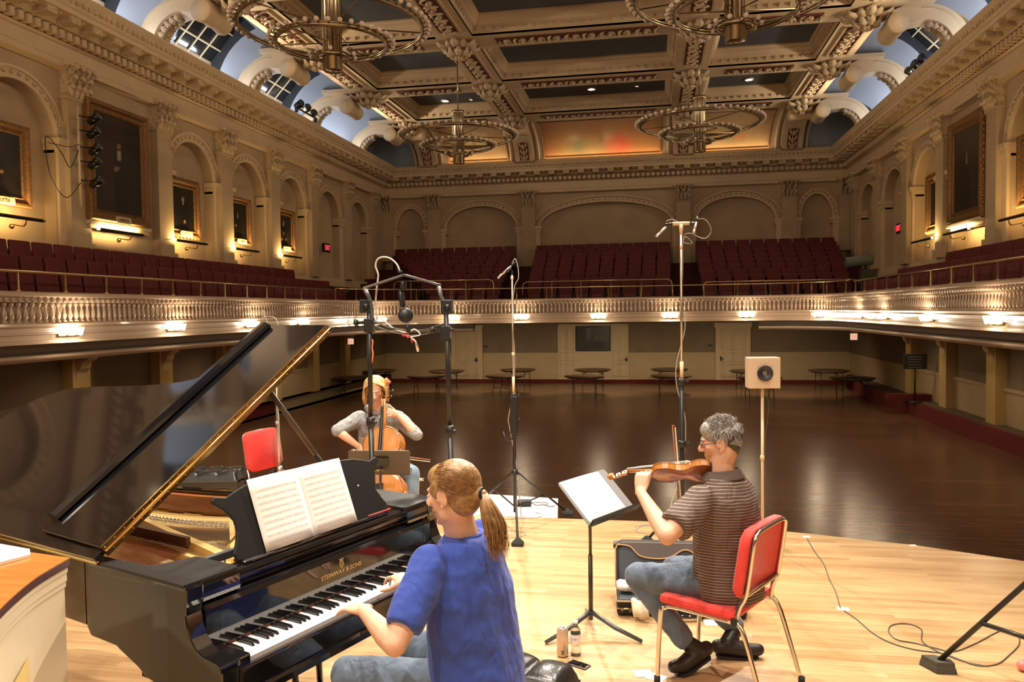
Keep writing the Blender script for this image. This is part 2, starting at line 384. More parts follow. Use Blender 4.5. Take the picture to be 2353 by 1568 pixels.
for i in range(3):
    A, B = room[i], room[i+1]
    rowbox(dm, A, B, .21, .115, .3, .47, 7.68, 7.83)
    rowbox(mm, A, B, .62, .26, .45, .88, 7.87, 8.02)
    rowbox(mm, A, B, .62, 0, 0, 0, 0, 0, lambda m_, c, t, n_: m_.sph(c+n_*.72+t*.31+V((0, 0, 8.0)), (.1, .1, .04), 8, 4))
    rowbox(mm, A, B, .17, 0, 0, 0, 0, 0, lambda m_, c, t, n_: m_.sph(c+n_*.975+V((0, 0, 8.25)), (.05, .05, .06), 5, 4))
trim(dm, CREAM)
trim(MB().sweep([(.29, 7.67), (.31, 7.67), (.31, 7.835), (.29, 7.835)], room), RECESS)
trim(mm, ORN)
# ------------------------------------------------------------ ceiling
BX = [-9.85, -5.45, 1.25, 5.55]; BY = [30.85, 26.35, 21.95, 17.5, 13.1, 8.7, 4.3, -.1, -4.5]; ZC = 9.65; HB = .52
cm, mo, cc = MB(), MB(), MB()
for j in range(len(BY)-1):
    for i in range(3):
        x0, x1, y0, y1 = BX[i]+HB, BX[i+1]-HB, BY[j+1]+HB, BY[j]-HB
        ring = [(x0, y0, ZC), (x1, y0, ZC), (x1, y1, ZC), (x0, y1, ZC)]
        cc.sweep([(0, 0), (0, .08), (.04, .1), (.04, .22), (.12, .26), (.14, .32), (.2, .38), (.22, .45), (.26, .48), (.26, .54)], ring, closed=True)
        for k in range(4):
            A, B = ring[k], ring[(k+1) % 4]
            rowbox(mo, A, B, .26, 0, 0, 0, 0, 0, lambda m_, c, t, n_: m_.sph(c+n_*.06+V((0, 0, .17)), (.045, .045, .05), 6, 4))
            rowbox(mo, A, B, .26, .16, .15, .2, ZC+.32, ZC+.38)
# beam soffits
yN, yS = BY[0]+HB, BY[-1]-HB
for i, x in enumerate(BX): cm.box((x-HB, yS, ZC-.0), (x+HB, yN, ZC+.06))
for y in BY:
    for i in range(3): cm.box((BX[i]+HB, y-HB, ZC), (BX[i+1]-HB, y+HB, ZC+.06))
struct(cm, 'ceiling', CEIL)
trim(cc, CEIL); trim(mo, ORN)
trim(MB().box((BX[0]-.2, yS, ZC+.53), (BX[3]+.2, yN, ZC+.62)), NAVY)
for x in BX: trim(MB().box((x-HB-.02, yS, ZC+.06), (x-HB, yN, ZC+.55)) if x == BX[0] else MB().box((x+HB, yS, ZC+.06), (x+HB+.02, yN, ZC+.55)), CEIL) if x in (BX[0], BX[3]) else None
# pierced ornament panels under the beams
def lace(mb_, A, B, w, N_=V((0, 0, -1))):
    A, B = V(A), V(B); t = (B-A); L_ = t.length; t /= L_; n_ = t.cross(N_); k = max(3, round(L_/(w*1.15)))
    for i in range(k):
        c = A+t*((i+.5)*L_/k)+N_*.05; s = 1 if i % 2 else -1
        pts = [c+t*(r_*cos(a)*s)+n_*(r_*sin(a)) for a, r_ in [(q*.7, w*.46*(1-q*.085)) for q in range(10)]]
        mb_.tube(pts, w*.085, 5); mb_.sph(c+N_*.02, (w*.13,)*3, 6, 4)
        for q in (-1, 1):
            e = c+t*(L_/k*.5); mb_.tube([e, e+n_*q*w*.25+N_*.02, e+n_*q*w*.44+t*.08], [w*.09, w*.1, w*.03], 5)
lc, rc = MB(), MB()
for j in range(1, 5):
    for x in BX:
        y0, y1 = BY[j]+1.0, BY[j-1]-1.0
        rc.box((x-.26, y0, ZC-.015), (x+.26, y1, ZC)); lace(lc, (x, y0+.05, ZC), (x, y1-.05, ZC), .44)
        for s in (-1, 1): cm2 = lc.box((x+s*.29-.03, y0-.03, ZC-.05), (x+s*.29+.03, y1+.03, ZC))
for j in range(0, 4):
    for i in range(3):
        x0, x1, y = BX[i]+1.1, BX[i+1]-1.1, BY[j]
        rc.box((x0, y-.26, ZC-.015), (x1, y+.26, ZC)); lace(lc, (x0+.05, y, ZC), (x1-.05, y, ZC), .44)
trim(rc, RECESS); trim(lc, ORN)
# leaf rosettes at the beam crossings
def leaf(mb_, c, d, r, drop, w, n=5):
    c, d = V(c), V(d); s = V((0, 0, 1)).cross(d)
    pts = [(0, 0), (.3, -.35*drop), (.6, -.5*drop), (.9, -.42*drop), (1.05, -.15*drop)]; ww = [.35, .8, 1, .75, .15]
    vs = []
    for (q, z), k in zip(pts, ww):
        for t in (-1, -.4, 0, .4, 1): vs.append(c+d*(q*r)+s*(t*w*k)+V((0, 0, z-.06*(1-abs(t))*drop+(abs(t) == 1)*.05)))
    mb_.add(vs, [(i*5+j, i*5+j+1, (i+1)*5+j+1, (i+1)*5+j) for i in range(4) for j in range(4)], True)
ro = MB()
for k in range(12): leaf(ro, (0, 0, 0), (cos(k*pi/6), sin(k*pi/6), 0), .62 if k % 2 else .5, .35, .13)
for k in range(8): leaf(ro, (0, 0, -.1), (cos(k*pi/4+.2), sin(k*pi/4+.2), 0), .36, .55, .1)
for k in range(5): ro.sph((.07*cos(k*1.257), .07*sin(k*1.257), -.36), (.06, .06, .12), 6, 5)
ro.lathe([(.0, -.5), (.08, -.42), (.1, -.3), (.16, -.1), (.3, 0)], 10)
rp = None
for y in BY[:4]:
    for x in BX:
        ntrim[0] += 1
        if rp is None: rp = ro.build('trim_%d' % ntrim[0], ORN); mods(rp, solid=.02); rp['kind'] = 'structure'; o = rp
        else: o = rp.copy(); o.name = 'trim_%d' % ntrim[0]; COL.objects.link(o)
        o.location = (x, y, ZC)
# recessed ceiling lamps in the coffers
EM = mat('lamp_glass_glow', (1, 1, 1), emis=(1, .93, .82), es=12)
k = 0
for (u, v_) in ((1023, 232), (1083, 229), (1359, 205), (1464, 198), (1721, 183)):
    p = at(u, v_, z=ZC+.51); small = u in (1083, 1464); r_ = .05 if small else .13
    o = MB().lathe([(r_+.04, .02), (r_+.04, -.02), (r_, -.02), (r_, .01)], 16, caps=False).build('ceiling_downlight', CREAM, loc=p)
    MB().lathe([(0, .012), (r_, .012)], 16).build('lens', EM, parent=o)
    k += 1
    tag(o, ['round downlight left of the pinprick one in the far navy coffer', 'pinprick downlight beside the round one in the far left navy coffer', 'round downlight in the long middle navy coffer', 'pinprick downlight in the long middle navy coffer', 'round downlight in the far right navy coffer'][k-1], 'ceiling light', 'downlights in the coffers')
# ------------------------------------------------------------ side coves: vaults, skylights, scroll brackets
GLASS = mat('skylight_night_glass', (.012, .012, .012), .12)
MUNT = mat('skylight_bars', (.75, .62, .4), .5)
nwin = 0
for sd, X0, xi in ((-1, XL, BX[0]-HB), (1, XR, BX[3]+HB)):
    vm = MB(); dx = abs(X0-xi)+.12
    for j in range(len(BY)-1):
        y0, y1 = BY[j+1], BY[j]; yc = (y0+y1)/2; hb = (y1-y0)/2-.28
        def fn(a, b, yc=yc, hb=hb):
            s = b*2-1; H = 1.42+.6*sqrt(max(0, 1-s*s)); al = a*pi/2
            return V((xi+sd*(dx*cos(al)), yc+s*hb, 8.38+H*sin(al)))
        A0, A1, B0, B1 = 2, 9, 5, 19
        vs = [fn(p/12, q/24) for p in range(13) for q in range(25)]
        vm.add(vs, [(p*25+q, (p+1)*25+q, (p+1)*25+q+1, p*25+q+1) for p in range(12) for q in range(24) if not (j > 0 and A0 <= p < A1 and B0 <= q < B1)], True)
        vm.add([V((xi+sd*.0, yc+s*hb, 8.38+1.42+.6*sqrt(max(0, 1-s*s)))) for s in [k/12-1 for k in range(25)]]+[V((xi, yc+(k/12-1)*hb, ZC)) for k in range(25)], [(k, k+1, 26+k, 25+k) for k in range(24)])
        if j > 0:
            nwin += 1
            loop = [(A0, q) for q in range(B0, B1)]+[(p, B1) for p in range(A0, A1)]+[(A1, q) for q in range(B1, B0, -1)]+[(p, B0) for p in range(A1, A0, -1)]
            L0 = [vs[p*25+q] for p, q in loop]
            lo1, lo2, hi2, hi1 = vs[A0*25+B0], vs[A0*25+B1], vs[A1*25+B1], vs[A1*25+B0]
            out = V((sd*.34, 0, .30)); yy = V((0, 1, 0)); c_ = (lo1+hi2)/2
            A = V(((lo1.x+lo2.x)/2, yc, (lo1.z+lo2.z)/2))+out; B = V(((hi1.x+hi2.x)/2, yc, (hi1.z+hi2.z)/2+.0))+out; t = (B-A).normalized(); L_ = (B-A).length; n_ = V((t.z*-sd*1.0, 0, abs(t.x)*-1)).normalized(); W = (lo2-lo1).length/2
            G1 = []
            for p, q in loop:
                fa = (p-A0)/(A1-A0); fb = (q-B0)/(B1-B0)*2-1; G1.append(A+t*L_*fa+yy*W*fb)
            N_ = len(loop)
            F_ = lambda a, b, c: A+yy*a+t*b+n_*c
            o = struct(MB().add([F_(-W, 0, 0), F_(W, 0, 0), F_(W, L_, 0), F_(-W, L_, 0)], [(0, 1, 2, 3)]), 'window_%d' % nwin, GLASS)
            m2 = MB()
            for q in range(1, 4): a_ = -W+q*2*W/4; m2.tube([F_(a_, 0, .03), F_(a_, L_, .03)], .026, 4)
            for q in range(1, 3): m2.tube([F_(-W, L_*q/3, .03), F_(W, L_*q/3, .03)], .026, 4)
            m2.build('window_bars', MUNT, parent=o)
            MB().add(L0+G1, [(k, (k+1) % N_, N_+(k+1) % N_, N_+k) for k in range(N_)]).build('window_frame', mat('skylight_reveal', (.05, .06, .075), .6), parent=o)
    trim(vm, BLUE)
    # brackets
    for j, y in enumerate(BY[:8]):
        f = lambda x, z, yy_: V((xi+sd*x, y+yy_, z))
        cxx, czz = .74, 8.5; ro_, ri = 1.18, .78
        outer = [(cxx+ro_*cos(t), czz+ro_*sin(t)) for t in [k*pi/2.0/14 for k in range(15)]]
        outer += [(.35, 9.67), (.05, 9.56), (-.1, 9.3)]
        inner = [(cxx+ri*cos(t), czz+ri*sin(t)) for t in [(14-k)*pi/2.0/14 for k in range(15)]]
        inner = [(.22, 9.08), (.42, 9.22)]+inner[1:]
        m_ = MB(); m_.prism(outer+inner, -.30, .30, f)
        for s in (-1, 1):      # raised edge mould
            m_.tube([f(a_, b_, s*.31) for a_, b_ in [(cxx+(ro_-.13)*cos(t), czz+(ro_-.13)*sin(t)) for t in [k*pi/2/14 for k in range(15)]]], .022, 5)
        m_.box((min(xi+sd*1.3, xi+sd*1.95), y-.36, 8.38), (max(xi+sd*1.3, xi+sd*1.95), y+.36, 8.52))
        o = trim(m_, CREAM)
        r_ = MB(); c0 = f(.12, 9.17, -.52); c1 = f(.12, 9.17, .52)
        r_.tube([c0, c0+V((0, .06, 0)), c0+V((0, .3, 0)), c0+V((0, .46, 0)), c0+V((0, .52, 0)), c0+V((0, .58, 0)), c0+V((0, .74, 0)), c0+V((0, .98, 0)), c1], [.25, .265, .23, .22, .25, .22, .23, .265, .25], 24)
        r_.build('scroll', CREAM, parent=o)
        u_ = MB()
        for k in range(12):
            t = .15+k*.1; u_.sph(f(cxx+(ri-.03)*cos(t), czz+(ri-.03)*sin(t), .1*(-1)**k), (.1, .12, .1), 7, 5)
        for k in range(10):
            t = .2+k*.11
            for s in (-1, 1): u_.tube([f(cxx+(ri-.02)*cos(t), czz+(ri-.02)*sin(t), 0), f(cxx+(ri-.12)*cos(t+.05), czz+(ri-.12)*sin(t+.05), s*.16)], [.05, .02], 5)
        u_.build('leaf_ornament', ORN, parent=o)
        MB().prism([(cxx+(ri-.004)*cos(t), czz+(ri-.004)*sin(t)) for t in [.1+k*.09 for k in range(14)]]+[(cxx+(ri-.03)*cos(t), czz+(ri-.03)*sin(t)) for t in [.1+(13-k)*.09 for k in range(14)]], -.2, .2, f).build('recess', RECESS, parent=o)
        # flat beam end above the scroll
        trim(MB().box((min(xi, xi+sd*1.0), y-HB, ZC-.0), (max(xi, xi+sd*1.0), y+HB, ZC+.12)), CEIL)
# far cove with mural bays
fm = MB()
cove = lambda a: (31.35+2.45*cos(a), 8.45+1.24*sin(a))
fm.grid(lambda a, b: V((-10.25+(6.1+10.25)*b, *cove(a*pi/2))), 12, 1)
trim(fm, CREAM)
for xa, xb, X0, xi, sd in ((XL-.3, -10.25, XL, BX[0]-HB, -1), (6.1, XR+.3, XR, BX[3]+HB, 1)):
    dx = abs(X0-xi)+.28
    e_ = MB(); e_.grid(lambda a, b: V((xa+(xb-xa)*b, *cove(a*pi/2))), 12, 1)
    e_.grid(lambda a, b: V((xi+sd*dx*cos(a*pi/2), 31.1+3.5*b, 8.38+1.6*sin(a*pi/2))), 12, 1); trim(e_, BLUE)
MUR = vcol('mural_paint', .7)
def blob(x, z, cx, cz, rx, rz): return exp(-(((x-cx)/rx)**2+((z-cz)/rz)**2))
def mixc(a, b, t): t = max(0, min(1, t)); return tuple(a[i]*(1-t)+b[i]*t for i in range(3))
nm = 0
for (x0, x1, kindm) in ((-8.9, -6.2, 'book'), (-4.62, .36, 'figures'), (2.1, 4.75, 'leaf')):
    m_ = MB(); nu, nv = 70, 36
    m_.grid(lambda a, b: V((x0+(x1-x0)*a, cove(.16+b*1.22)[0]-.05, cove(.16+b*1.22)[1]-.03)), nu, nv)
    c = m_.build('mural', MUR); W_ = x1-x0
    def col(p, x0=x0, W_=W_, kindm=kindm):
        s = (p.x-x0)/W_; z = (p.z-8.6)/1.05; n_ = noise.noise(V((p.x*1.3, p.z*3, 1)))*.5+noise.noise(V((p.x*5, p.z*9, 3)))*.35
        if kindm == 'figures':
            c_ = mixc((.50, .22, .06), (.40, .17, .05), .5+n_); c_ = mixc(c_, (.62, .38, .16), .6*max(0, n_+.2))
            c_ = mixc(c_, (.30, .10, .03), max(0, .22-s)*3+max(0, s-.9)*3)
            for (a, b, ra, rb, q, k_) in ((.30, .36, .055, .26, (.24, .25, .12), .9), (.27, .62, .045, .12, (.62, .42, .2), .7), (.22, .2, .06, .18, (.42, .30, .12), .7), (.38, .45, .05, .1, (.42, .30, .13), .6), (.52, .33, .07, .12, (.36, .32, .13), .8), (.56, .62, .05, .16, (.60, .44, .22), .7), (.50, .55, .02, .15, (.35, .2, .08), .7), (.66, .36, .08, .28, (.72, .13, .05), .95), (.60, .3, .06, .12, (.68, .2, .09), .8), (.42, .2, .08, .12, (.5, .36, .14), .6)):
                c_ = mixc(c_, q, k_*1.2*blob(s, z, a, b, ra*1.2, rb*1.15)+.25*n_*blob(s, z, a, b, ra, rb))
            return c_
        c_ = mixc((.55, .36, .17), (.46, .28, .12), .5+n_)
        if kindm == 'book':
            bx_ = abs(s-.48) < .26 and .5 < z+.25*(s-.5) < .92
            if bx_: c_ = (.62, .45, .22)
            if abs(s-.48) < .03 and .5 < z < .9: c_ = (.5, .33, .14)
        else:
            c_ = mixc(c_, (.36, .3, .12), 1.2*blob(s, z, .45, .5, .16, .22)); c_ = mixc(c_, (.6, .25, .1), 1.2*blob(s, z, .55, .42, .1, .12)); c_ = mixc(c_, (.4, .3, .12), blob(s, z, .3, .6, .06, .3))
        return c_
    paint(c, col); nm += 1
    tag(c, {'book': 'faded tan mural with an open book on the end wall cove', 'figures': 'long orange mural with green and red draped figures', 'leaf': 'tan mural with a small leafy figure on the end wall cove'}[kindm], 'mural', 'murals on the end wall cove')
    for (a, b) in ((0, 1),):
        fr = MB(); e = [(x0, .14), (x1, .14)]
        fr.tube([V((x0, cove(.14+t*1.25/12)[0]-.06, cove(.14+t*1.25/12)[1]-.03)) for t in range(13)], .045, 5)
        fr.tube([V((x1, cove(.14+t*1.25/12)[0]-.06, cove(.14+t*1.25/12)[1]-.03)) for t in range(13)], .045, 5)
        fr.tube([V((x0, cove(.14)[0]-.06, cove(.14)[1]-.03)), V((x1, cove(.14)[0]-.06, cove(.14)[1]-.03))], .045, 5)
        fr.build('mural_border', mat('mural_border', (.30, .14, .04), .6), parent=c)
for i, x in enumerate((-9.8, -5.45, 1.28, 5.62)):    # console ribs between the murals
    m_ = MB(); P_ = [(33.75, 8.4)]+[cove(t*1.45/10) for t in range(11)]+[(31.2, 9.75), (30.9, 9.75)]
    Q_ = [(30.95, 9.55), (31.35, 9.3)]+[(cove(t*1.3/10)[0]-.28, cove(t*1.3/10)[1]-.1) for t in range(10, -1, -1)]+[(33.3, 8.4)]
    m_.prism(P_+Q_, -.42, .42, lambda y_, z_, q: V((x+q, y_, z_)))
    for s in (-1, 1): m_.tube([V((x+s*.6, cove(t*1.4/10)[0]-.1, cove(t*1.4/10)[1]-.03)) for t in range(11)], .07, 6)
    o = trim(m_, CREAM)
    r_ = MB(); r_.tube([V((x+q, 31.35, 9.3)) for q in (-.5, -.42, -.2, -.08, 0, .08, .2, .42, .5)], [.23, .25, .22, .25, .22, .25, .22, .25, .23], 20); r_.build('scroll', CREAM, parent=o)
    rr = MB(); g = MB()
    pts = [V((x, cove(t)[0]-.30, cove(t)[1]-.12)) for t in (.12, .3, .5, .7)]
    for a, b in zip(pts, pts[1:]):
        rr.add([a+V((-.2, 0, 0)), a+V((.2, 0, 0)), b+V((.2, 0, 0)), b+V((-.2, 0, 0))], [(0, 1, 2, 3)])
        for s in (-1, 1): g.tube([a, (a+b)/2+V((s*.12, -.04, 0)), b+V((s*.14, -.03, 0))], [.05, .045, .015], 5)
        g.sph((a+b)/2+V((0, -.03, 0)), (.05, .04, .09), 6, 5)
    rr.build('recess', RECESS, parent=o); g.build('leaf_ornament', ORN, parent=o)
# cove strip lamps standing on the cornice
CW = (1, .74, .44); CB = (.86, .90, 1)
for x0, x1 in ((-8.95, -6.2), (-4.6, .4), (2.1, 4.8)):
    light('cove_strip_lamp', 'AREA', ((x0+x1)/2, 33.62, 8.49), 4.2*(x1-x0), CW, ((x0+x1)/2, 33.0, 10.5), shape='RECTANGLE', size=x1-x0, size_y=.08)
for sd, X0, xi in ((-1, XL, BX[0]-HB), (1, XR, BX[3]+HB)):
    for j in range(8):
        y = (BY[j]+BY[j+1])/2
        light('cove_strip_lamp', 'AREA', (X0-sd*.35, y, 8.5), 46, CB, (X0-sd*.45, y, 10), shape='RECTANGLE', size=3.4, size_y=.08).rotation_euler = (pi, 0, pi/2)
        light('cornice_floodlight', 'SPOT', (X0-sd*.75, y, 8.62), 420, (1, .78, .52), (X0-sd*7.5, y, 10.3), spot_size=R(120), spot_blend=.8, shadow_soft_size=.12)
# ------------------------------------------------------------ lower storey, platforms, stage
DADO = mat('dado_paint', (.52, .41, .24), .6, var=.08, vs_=2)
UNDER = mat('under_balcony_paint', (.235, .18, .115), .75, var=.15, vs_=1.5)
for X, s in ((XL, 1), (XR, -1)):
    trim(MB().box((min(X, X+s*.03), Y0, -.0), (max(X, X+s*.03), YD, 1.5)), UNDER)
    trim(MB().box((min(X, X+s*.05), Y0, ZH), (max(X, X+s*.05), YD, -.02)).box((min(X, X+s*.09), Y0, -.06), (max(X, X+s*.09), YD, .02)), DADO)
struct(MB().box((XL, YD-.03, ZH), (XR, YD, 0)).box((XL, YD-.06, -.02), (XR, YD, .05)), 'baseboard_far', DADO)
struct(MB().box((XL, YD-.12, ZH), (XR, YD, ZH+.14)), 'baseboard_carpet', REDC)
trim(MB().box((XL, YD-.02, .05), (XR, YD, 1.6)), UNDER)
pr = [at(u, v_, z=ZH) for u, v_ in ((1945, 884), (1981, 910), (2040, 935), (2087, 952), (2177, 989), (2353, 1054))]
pl = [at(u, v_, z=ZH) for u, v_ in ((900, 881), (840, 888), (713, 920), (634, 948))]
for side, pp, X in (('r', pr, XR), ('l', pl, XL)):
    pts = [(X, pp[0].y+.1)]+[(p.x, p.y) for p in pp]
    x_ = pts[-1][0]; pts += [(x_, 6.5), (X, 6.5)]
    m_ = MB().prism(pts, ZH, -.86); trim(m_, REDC)
    m2 = MB().prism([(x if abs(x-X) < .01 else x+(.12 if X > 0 else -.12), y) for x, y in pts], -.86, -.855); trim(m2, mat('platform_boards', (.14, .10, .06), .6, var=.2))
a_, b_ = at(2040, 919, z=-.85), at(2160, 921, z=-.85)
trim(MB().box((a_.x, min(a_.y, b_.y), -.855), (XR, max(a_.y, b_.y)+.3, -.68)), REDC)
# stage platform with a bowed front edge
ed = [at(u, v_, z=0) for u, v_ in ((1130, 1186), (1290, 1192), (1500, 1199), (1700, 1212), (1850, 1226), (2100, 1253), (2353, 1290))]
edge = [(-12.3, 4.0), (-9.5, 5.4), (-6.5, 6.7), (-3.8, 7.35)]+[(p.x, p.y) for p in ed]+[(5, 5.1), (8.15, 2.6)]
struct(MB().prism([(XL, Y0)]+edge+[(XR, Y0)], ZH, 0), 'floor_stage', SFLOOR)
# piers below the balcony with console brackets and a small downlight each
LITP = mat('pier_paint', (.60, .43, .18), .7)
pys = [at(u, 860, x=XL+.2).y for u in (180, 376, 520)]
pys += [pys[-1]+(k+1)*2.95 for k in range(3)]
pyr = [at(u, 860, x=XR-.2).y for u in (2285, 2173, 2093)]
for X, s, ys in ((XL, 1, pys), (XR, -1, pyr)):
    for y in ys:
        m_ = MB().box((min(X, X+s*.28), y-.26, -.86), (max(X, X+s*.28), y+.26, 1.46)); o = trim(m_, LITP)
        m2 = MB(); P_ = [(0, 1.45), (.95, 1.45), (.97, 1.38), (.9, 1.28), (.74, 1.2), (.62, 1.17), (.55, 1.05), (.42, .98), (.38, .86), (.3, .78), (.28, .6), (0, .6)]
        m2.prism(P_, y-.15, y+.15, lambda a, z, q: V((X+s*a, q, z)))
        for t in (-.16, .16): m2.tube([V((X+s*(.78+.13*cos(k*.6)*(1-k*.07)), y+t, 1.34+.1*sin(k*.6)*(1-k*.07))) for k in range(9)], .025, 5)
        m2.build('console_bracket', CREAM, parent=o)
        light('pier_downlight', 'SPOT', (X+s*.8, y+.75, 1.42), 9, (1, .68, .3), (X+s*.15, y-.1, .45), spot_size=R(75), spot_blend=.7, shadow_soft_size=.03)
for x in (-9, -5.5, -2, 1.5, 5): light('under_balcony_lamp', 'SPOT', (x, 29.5, 1.44), 230, (1, .74, .46), (x, 31.5, -1.2), spot_size=R(140), spot_blend=.8, shadow_soft_size=.1)
for y in (9, 14, 19, 24):
    for X in (-11, 6.9): light('under_balcony_lamp', 'SPOT', (X, y, 1.44), 45, (1, .74, .46), (X, y, -1.2), spot_size=R(140), spot_blend=.8, shadow_soft_size=.1)
# far wall doors, notice case
DOORM = mat('door_paint', (.62, .50, .31), .5, var=.06)
def door(n, u0, u1, v0, v1, fr=True, panels=3, handle=None, y=YD-.03):
    A, B = at(u0, v1, y=y), at(u1, v0, y=y); x0, x1, z0, z1 = A.x, B.x, ZH, B.z; z0 += .14
    o = struct(MB().box((x0, y-.05, z0), (x1, y, z1)), 'door_%d' % n, DOORM)
    if fr:
        f_ = MB()
        for a, b in ((x0-.2, x0), (x1, x1+.2)): f_.box((a, y-.1, z0), (b, y, z1+.22))
        f_.box((x0-.25, y-.13, z1), (x1+.25, y, z1+.26)); f_.build('door_frame', CREAM, parent=o)
    W_ = x1-x0; H_ = z1-z0
    for c in range(2):
        for z_a, z_b in ((.06, .3), (.34, .52), (.57, .94)):
            a = x0+W_*(.1+c*.43); b = a+W_*.36; m_ = MB(); za, zb = z0+H_*z_a, z0+H_*z_b
            for (p, q) in (((a, za), (b, za+.03)), ((a, zb-.03), (b, zb)), ((a, za), (a+.03, zb)), ((b-.03, za), (b, zb))): m_.box((p[0], y-.075, p[1]), (q[0], y-.05, q[1]))
            m_.build('door_panel', DOORM, parent=o)
    if handle:
        h = at(*handle, y=y); MB().box((h.x-.03, y-.1, h.z-.1), (h.x+.03, y-.05, h.z+.1)).tube([(h.x, y-.1, h.z), (h.x, y-.14, h.z), (h.x+(.12 if handle[0] < 1660 and handle[0] > 1500 else -.12), y-.14, h.z)], .018, 6).build('door_handle', DARK, parent=o)
    return o
door(1, 1049, 1099, 752, 877, handle=(1096, 827)); door(2, 1283, 1322, 750, 877, fr=False); door(3, 1404, 1444, 749, 877, fr=False, handle=(1440, 826)); door(4, 1655, 1713, 752, 877, handle=(1656, 824))
A, B = at(1325, 807, y=YD-.1), at(1402, 749, y=YD-.1)
trim(MB().box((at(1283, 800, y=YD-.05).x, YD-.08, B.z), (at(1443, 800, y=YD-.05).x, YD-.02, B.z+.45)).box((A.x-.1, YD-.09, ZH), (B.x+.1, YD-.03, A.z)), DOORM)
nb = empty('notice_case', (A.x, YD-.12, A.z), label='dark glazed notice case between two cream doors on the far wall', cat='notice board')
W_, H_ = B.x-A.x, B.z-A.z
MB().bbox((0, -.06, 0), (W_, 0, H_), .02).build('case', DARK, nb)
m_ = MB()
for k in range(6): m_.box((W_*.3, -.07, H_*(.86-k*.075)), (W_*.44, -.064, H_*(.885-k*.075)))
m_.build('notice_strips', mat('faded_paper', (.30, .28, .24), .7), nb)
MB().box((W_*.52, -.07, H_*.45), (W_*.82, -.064, H_*.6)).build('notice_card', mat('dim_card', (.14, .12, .1), .7), nb)
MB().box((W_*.08, -.068, H_*.08), (W_*.46, -.064, H_*.3)).box((W_*.55, -.068, H_*.1), (W_*.82, -.064, H_*.38)).build('lower_notice', mat('dark_paper', (.035, .035, .03), .6), nb)
def text(s, loc, size, m_, rot=(pi/2, 0, 0), parent=None, name='lettering', ext=.004, align='CENTER', sx=1, **kw):
    c = bpy.data.curves.new(name+'_font', 'FONT'); c.body = s; c.size = size; c.extrude = ext; c.align_x = align; c.align_y = 'CENTER'
    t_ = bpy.data.objects.new('t', c); me = bpy.data.meshes.new_from_object(t_); bpy.data.objects.remove(t_); me.materials.clear(); me.materials.append(m_)
    o = bpy.data.objects.new(name, me); COL.objects.link(o); o.location = loc; o.rotation_euler = rot; o.scale = (sx, 1, 1)
    if parent: o.parent = parent
    return o
p = at(1815, 752, y=YD-.03)
o = text('THE WASHBURN ROOM', p, .22, mat('sign_letter_dark', (.12, .09, .06), .6), name='wall_lettering', sx=.78); tag(o, 'dark raised letters high on the far wall above the speaker box', 'lettering')
for (u, v_, l) in ((1116, 797, 'small dark plate beside the left door of the far wall'), (1632, 794, 'small dark plate beside the right door of the far wall')):
    p = at(u, v_, y=YD-.03); o = MB().bbox((-.1, -.03, -.04), (.1, 0, .04), .008).build('door_plate', DARK, loc=p); tag(o, l, 'sign', 'plates by the far doors')
# exit signs
RED_E = mat('exit_red_glow', (.8, .02, .02), emis=(1, .03, .05), es=2.2); PINK = mat('exit_face_glow', (.8, .5, .4), emis=(1, .62, .45), es=.75)
for (u, v_, X, s, lb) in ((750, 570, XL+.03, 1, 'red lit EXIT sign on the left upper wall above a door'), (2067, 525, XR-.03, -1, 'red lit EXIT sign on the right upper wall beside the paintings')):
    p = at(u, v_, x=X+s*.05); e = empty('exit_sign', p, label=lb, cat='exit sign', group='red exit signs on the upper walls')
    e.rotation_euler = (0, 0, pi/2 if s > 0 else -pi/2)
    MB().bbox((-.26, -.04, -.17), (.26, .06, .17), .01).build('housing', BLACK, e); text('EXIT', (0, -.05, 0), .27, RED_E, parent=e, sx=.75, ext=.003)
for (u, v_, y_, lb) in ((806, 785, 25.5, 'small lit exit sign hanging under the left balcony corner'), (1962, 774, 25.5, 'small lit exit sign hanging under the right balcony corner')):
    p = at(u, v_, y=y_); e = empty('exit_sign', p, label=lb, cat='exit sign', group='small exit signs under the balcony')
    MB().bbox((-.1, -.03, -.1), (.1, .03, .1), .008).build('housing', PINK, e); text('EXIT', (0, -.035, 0), .085, RED_E, parent=e, sx=.8, ext=.002)
    MB().cyl((0, 0, .1), (0, 0, 1.475-p.z), .01, 6).build('hanger', DARK, e)
# board sign on a post by the right steps
p = at(2102, 900, x=7.5); e = empty('notice_stand', (p.x, p.y, -.855), label='dark notice board on a thin post by the steps under the right balcony', cat='sign stand')
w_, h_ = .28, .27; zz = at(2103, 831, x=7.5).z+.855
MB().cyl((0, 0, 0), (0, 0, zz), .025, 8).lathe([(.0, 0), (.2, 0), (.2, .02), (.03, .05)], 12).build('post', DARK, e)
MB().bbox((-.32, -.03, zz-.22), (.32, .02, zz+.22), .01).build('board', mat('notice_black', (.03, .03, .035), .5), e)
m_ = MB(); [m_.box((-.2+.02*(k % 2), -.035, zz+.12-k*.075), (.2-.03*(k % 3), -.031, zz+.135-k*.075)) for k in range(5)]; m_.build('text_lines', mat('pale_line', (.3, .3, .3), .6), e)
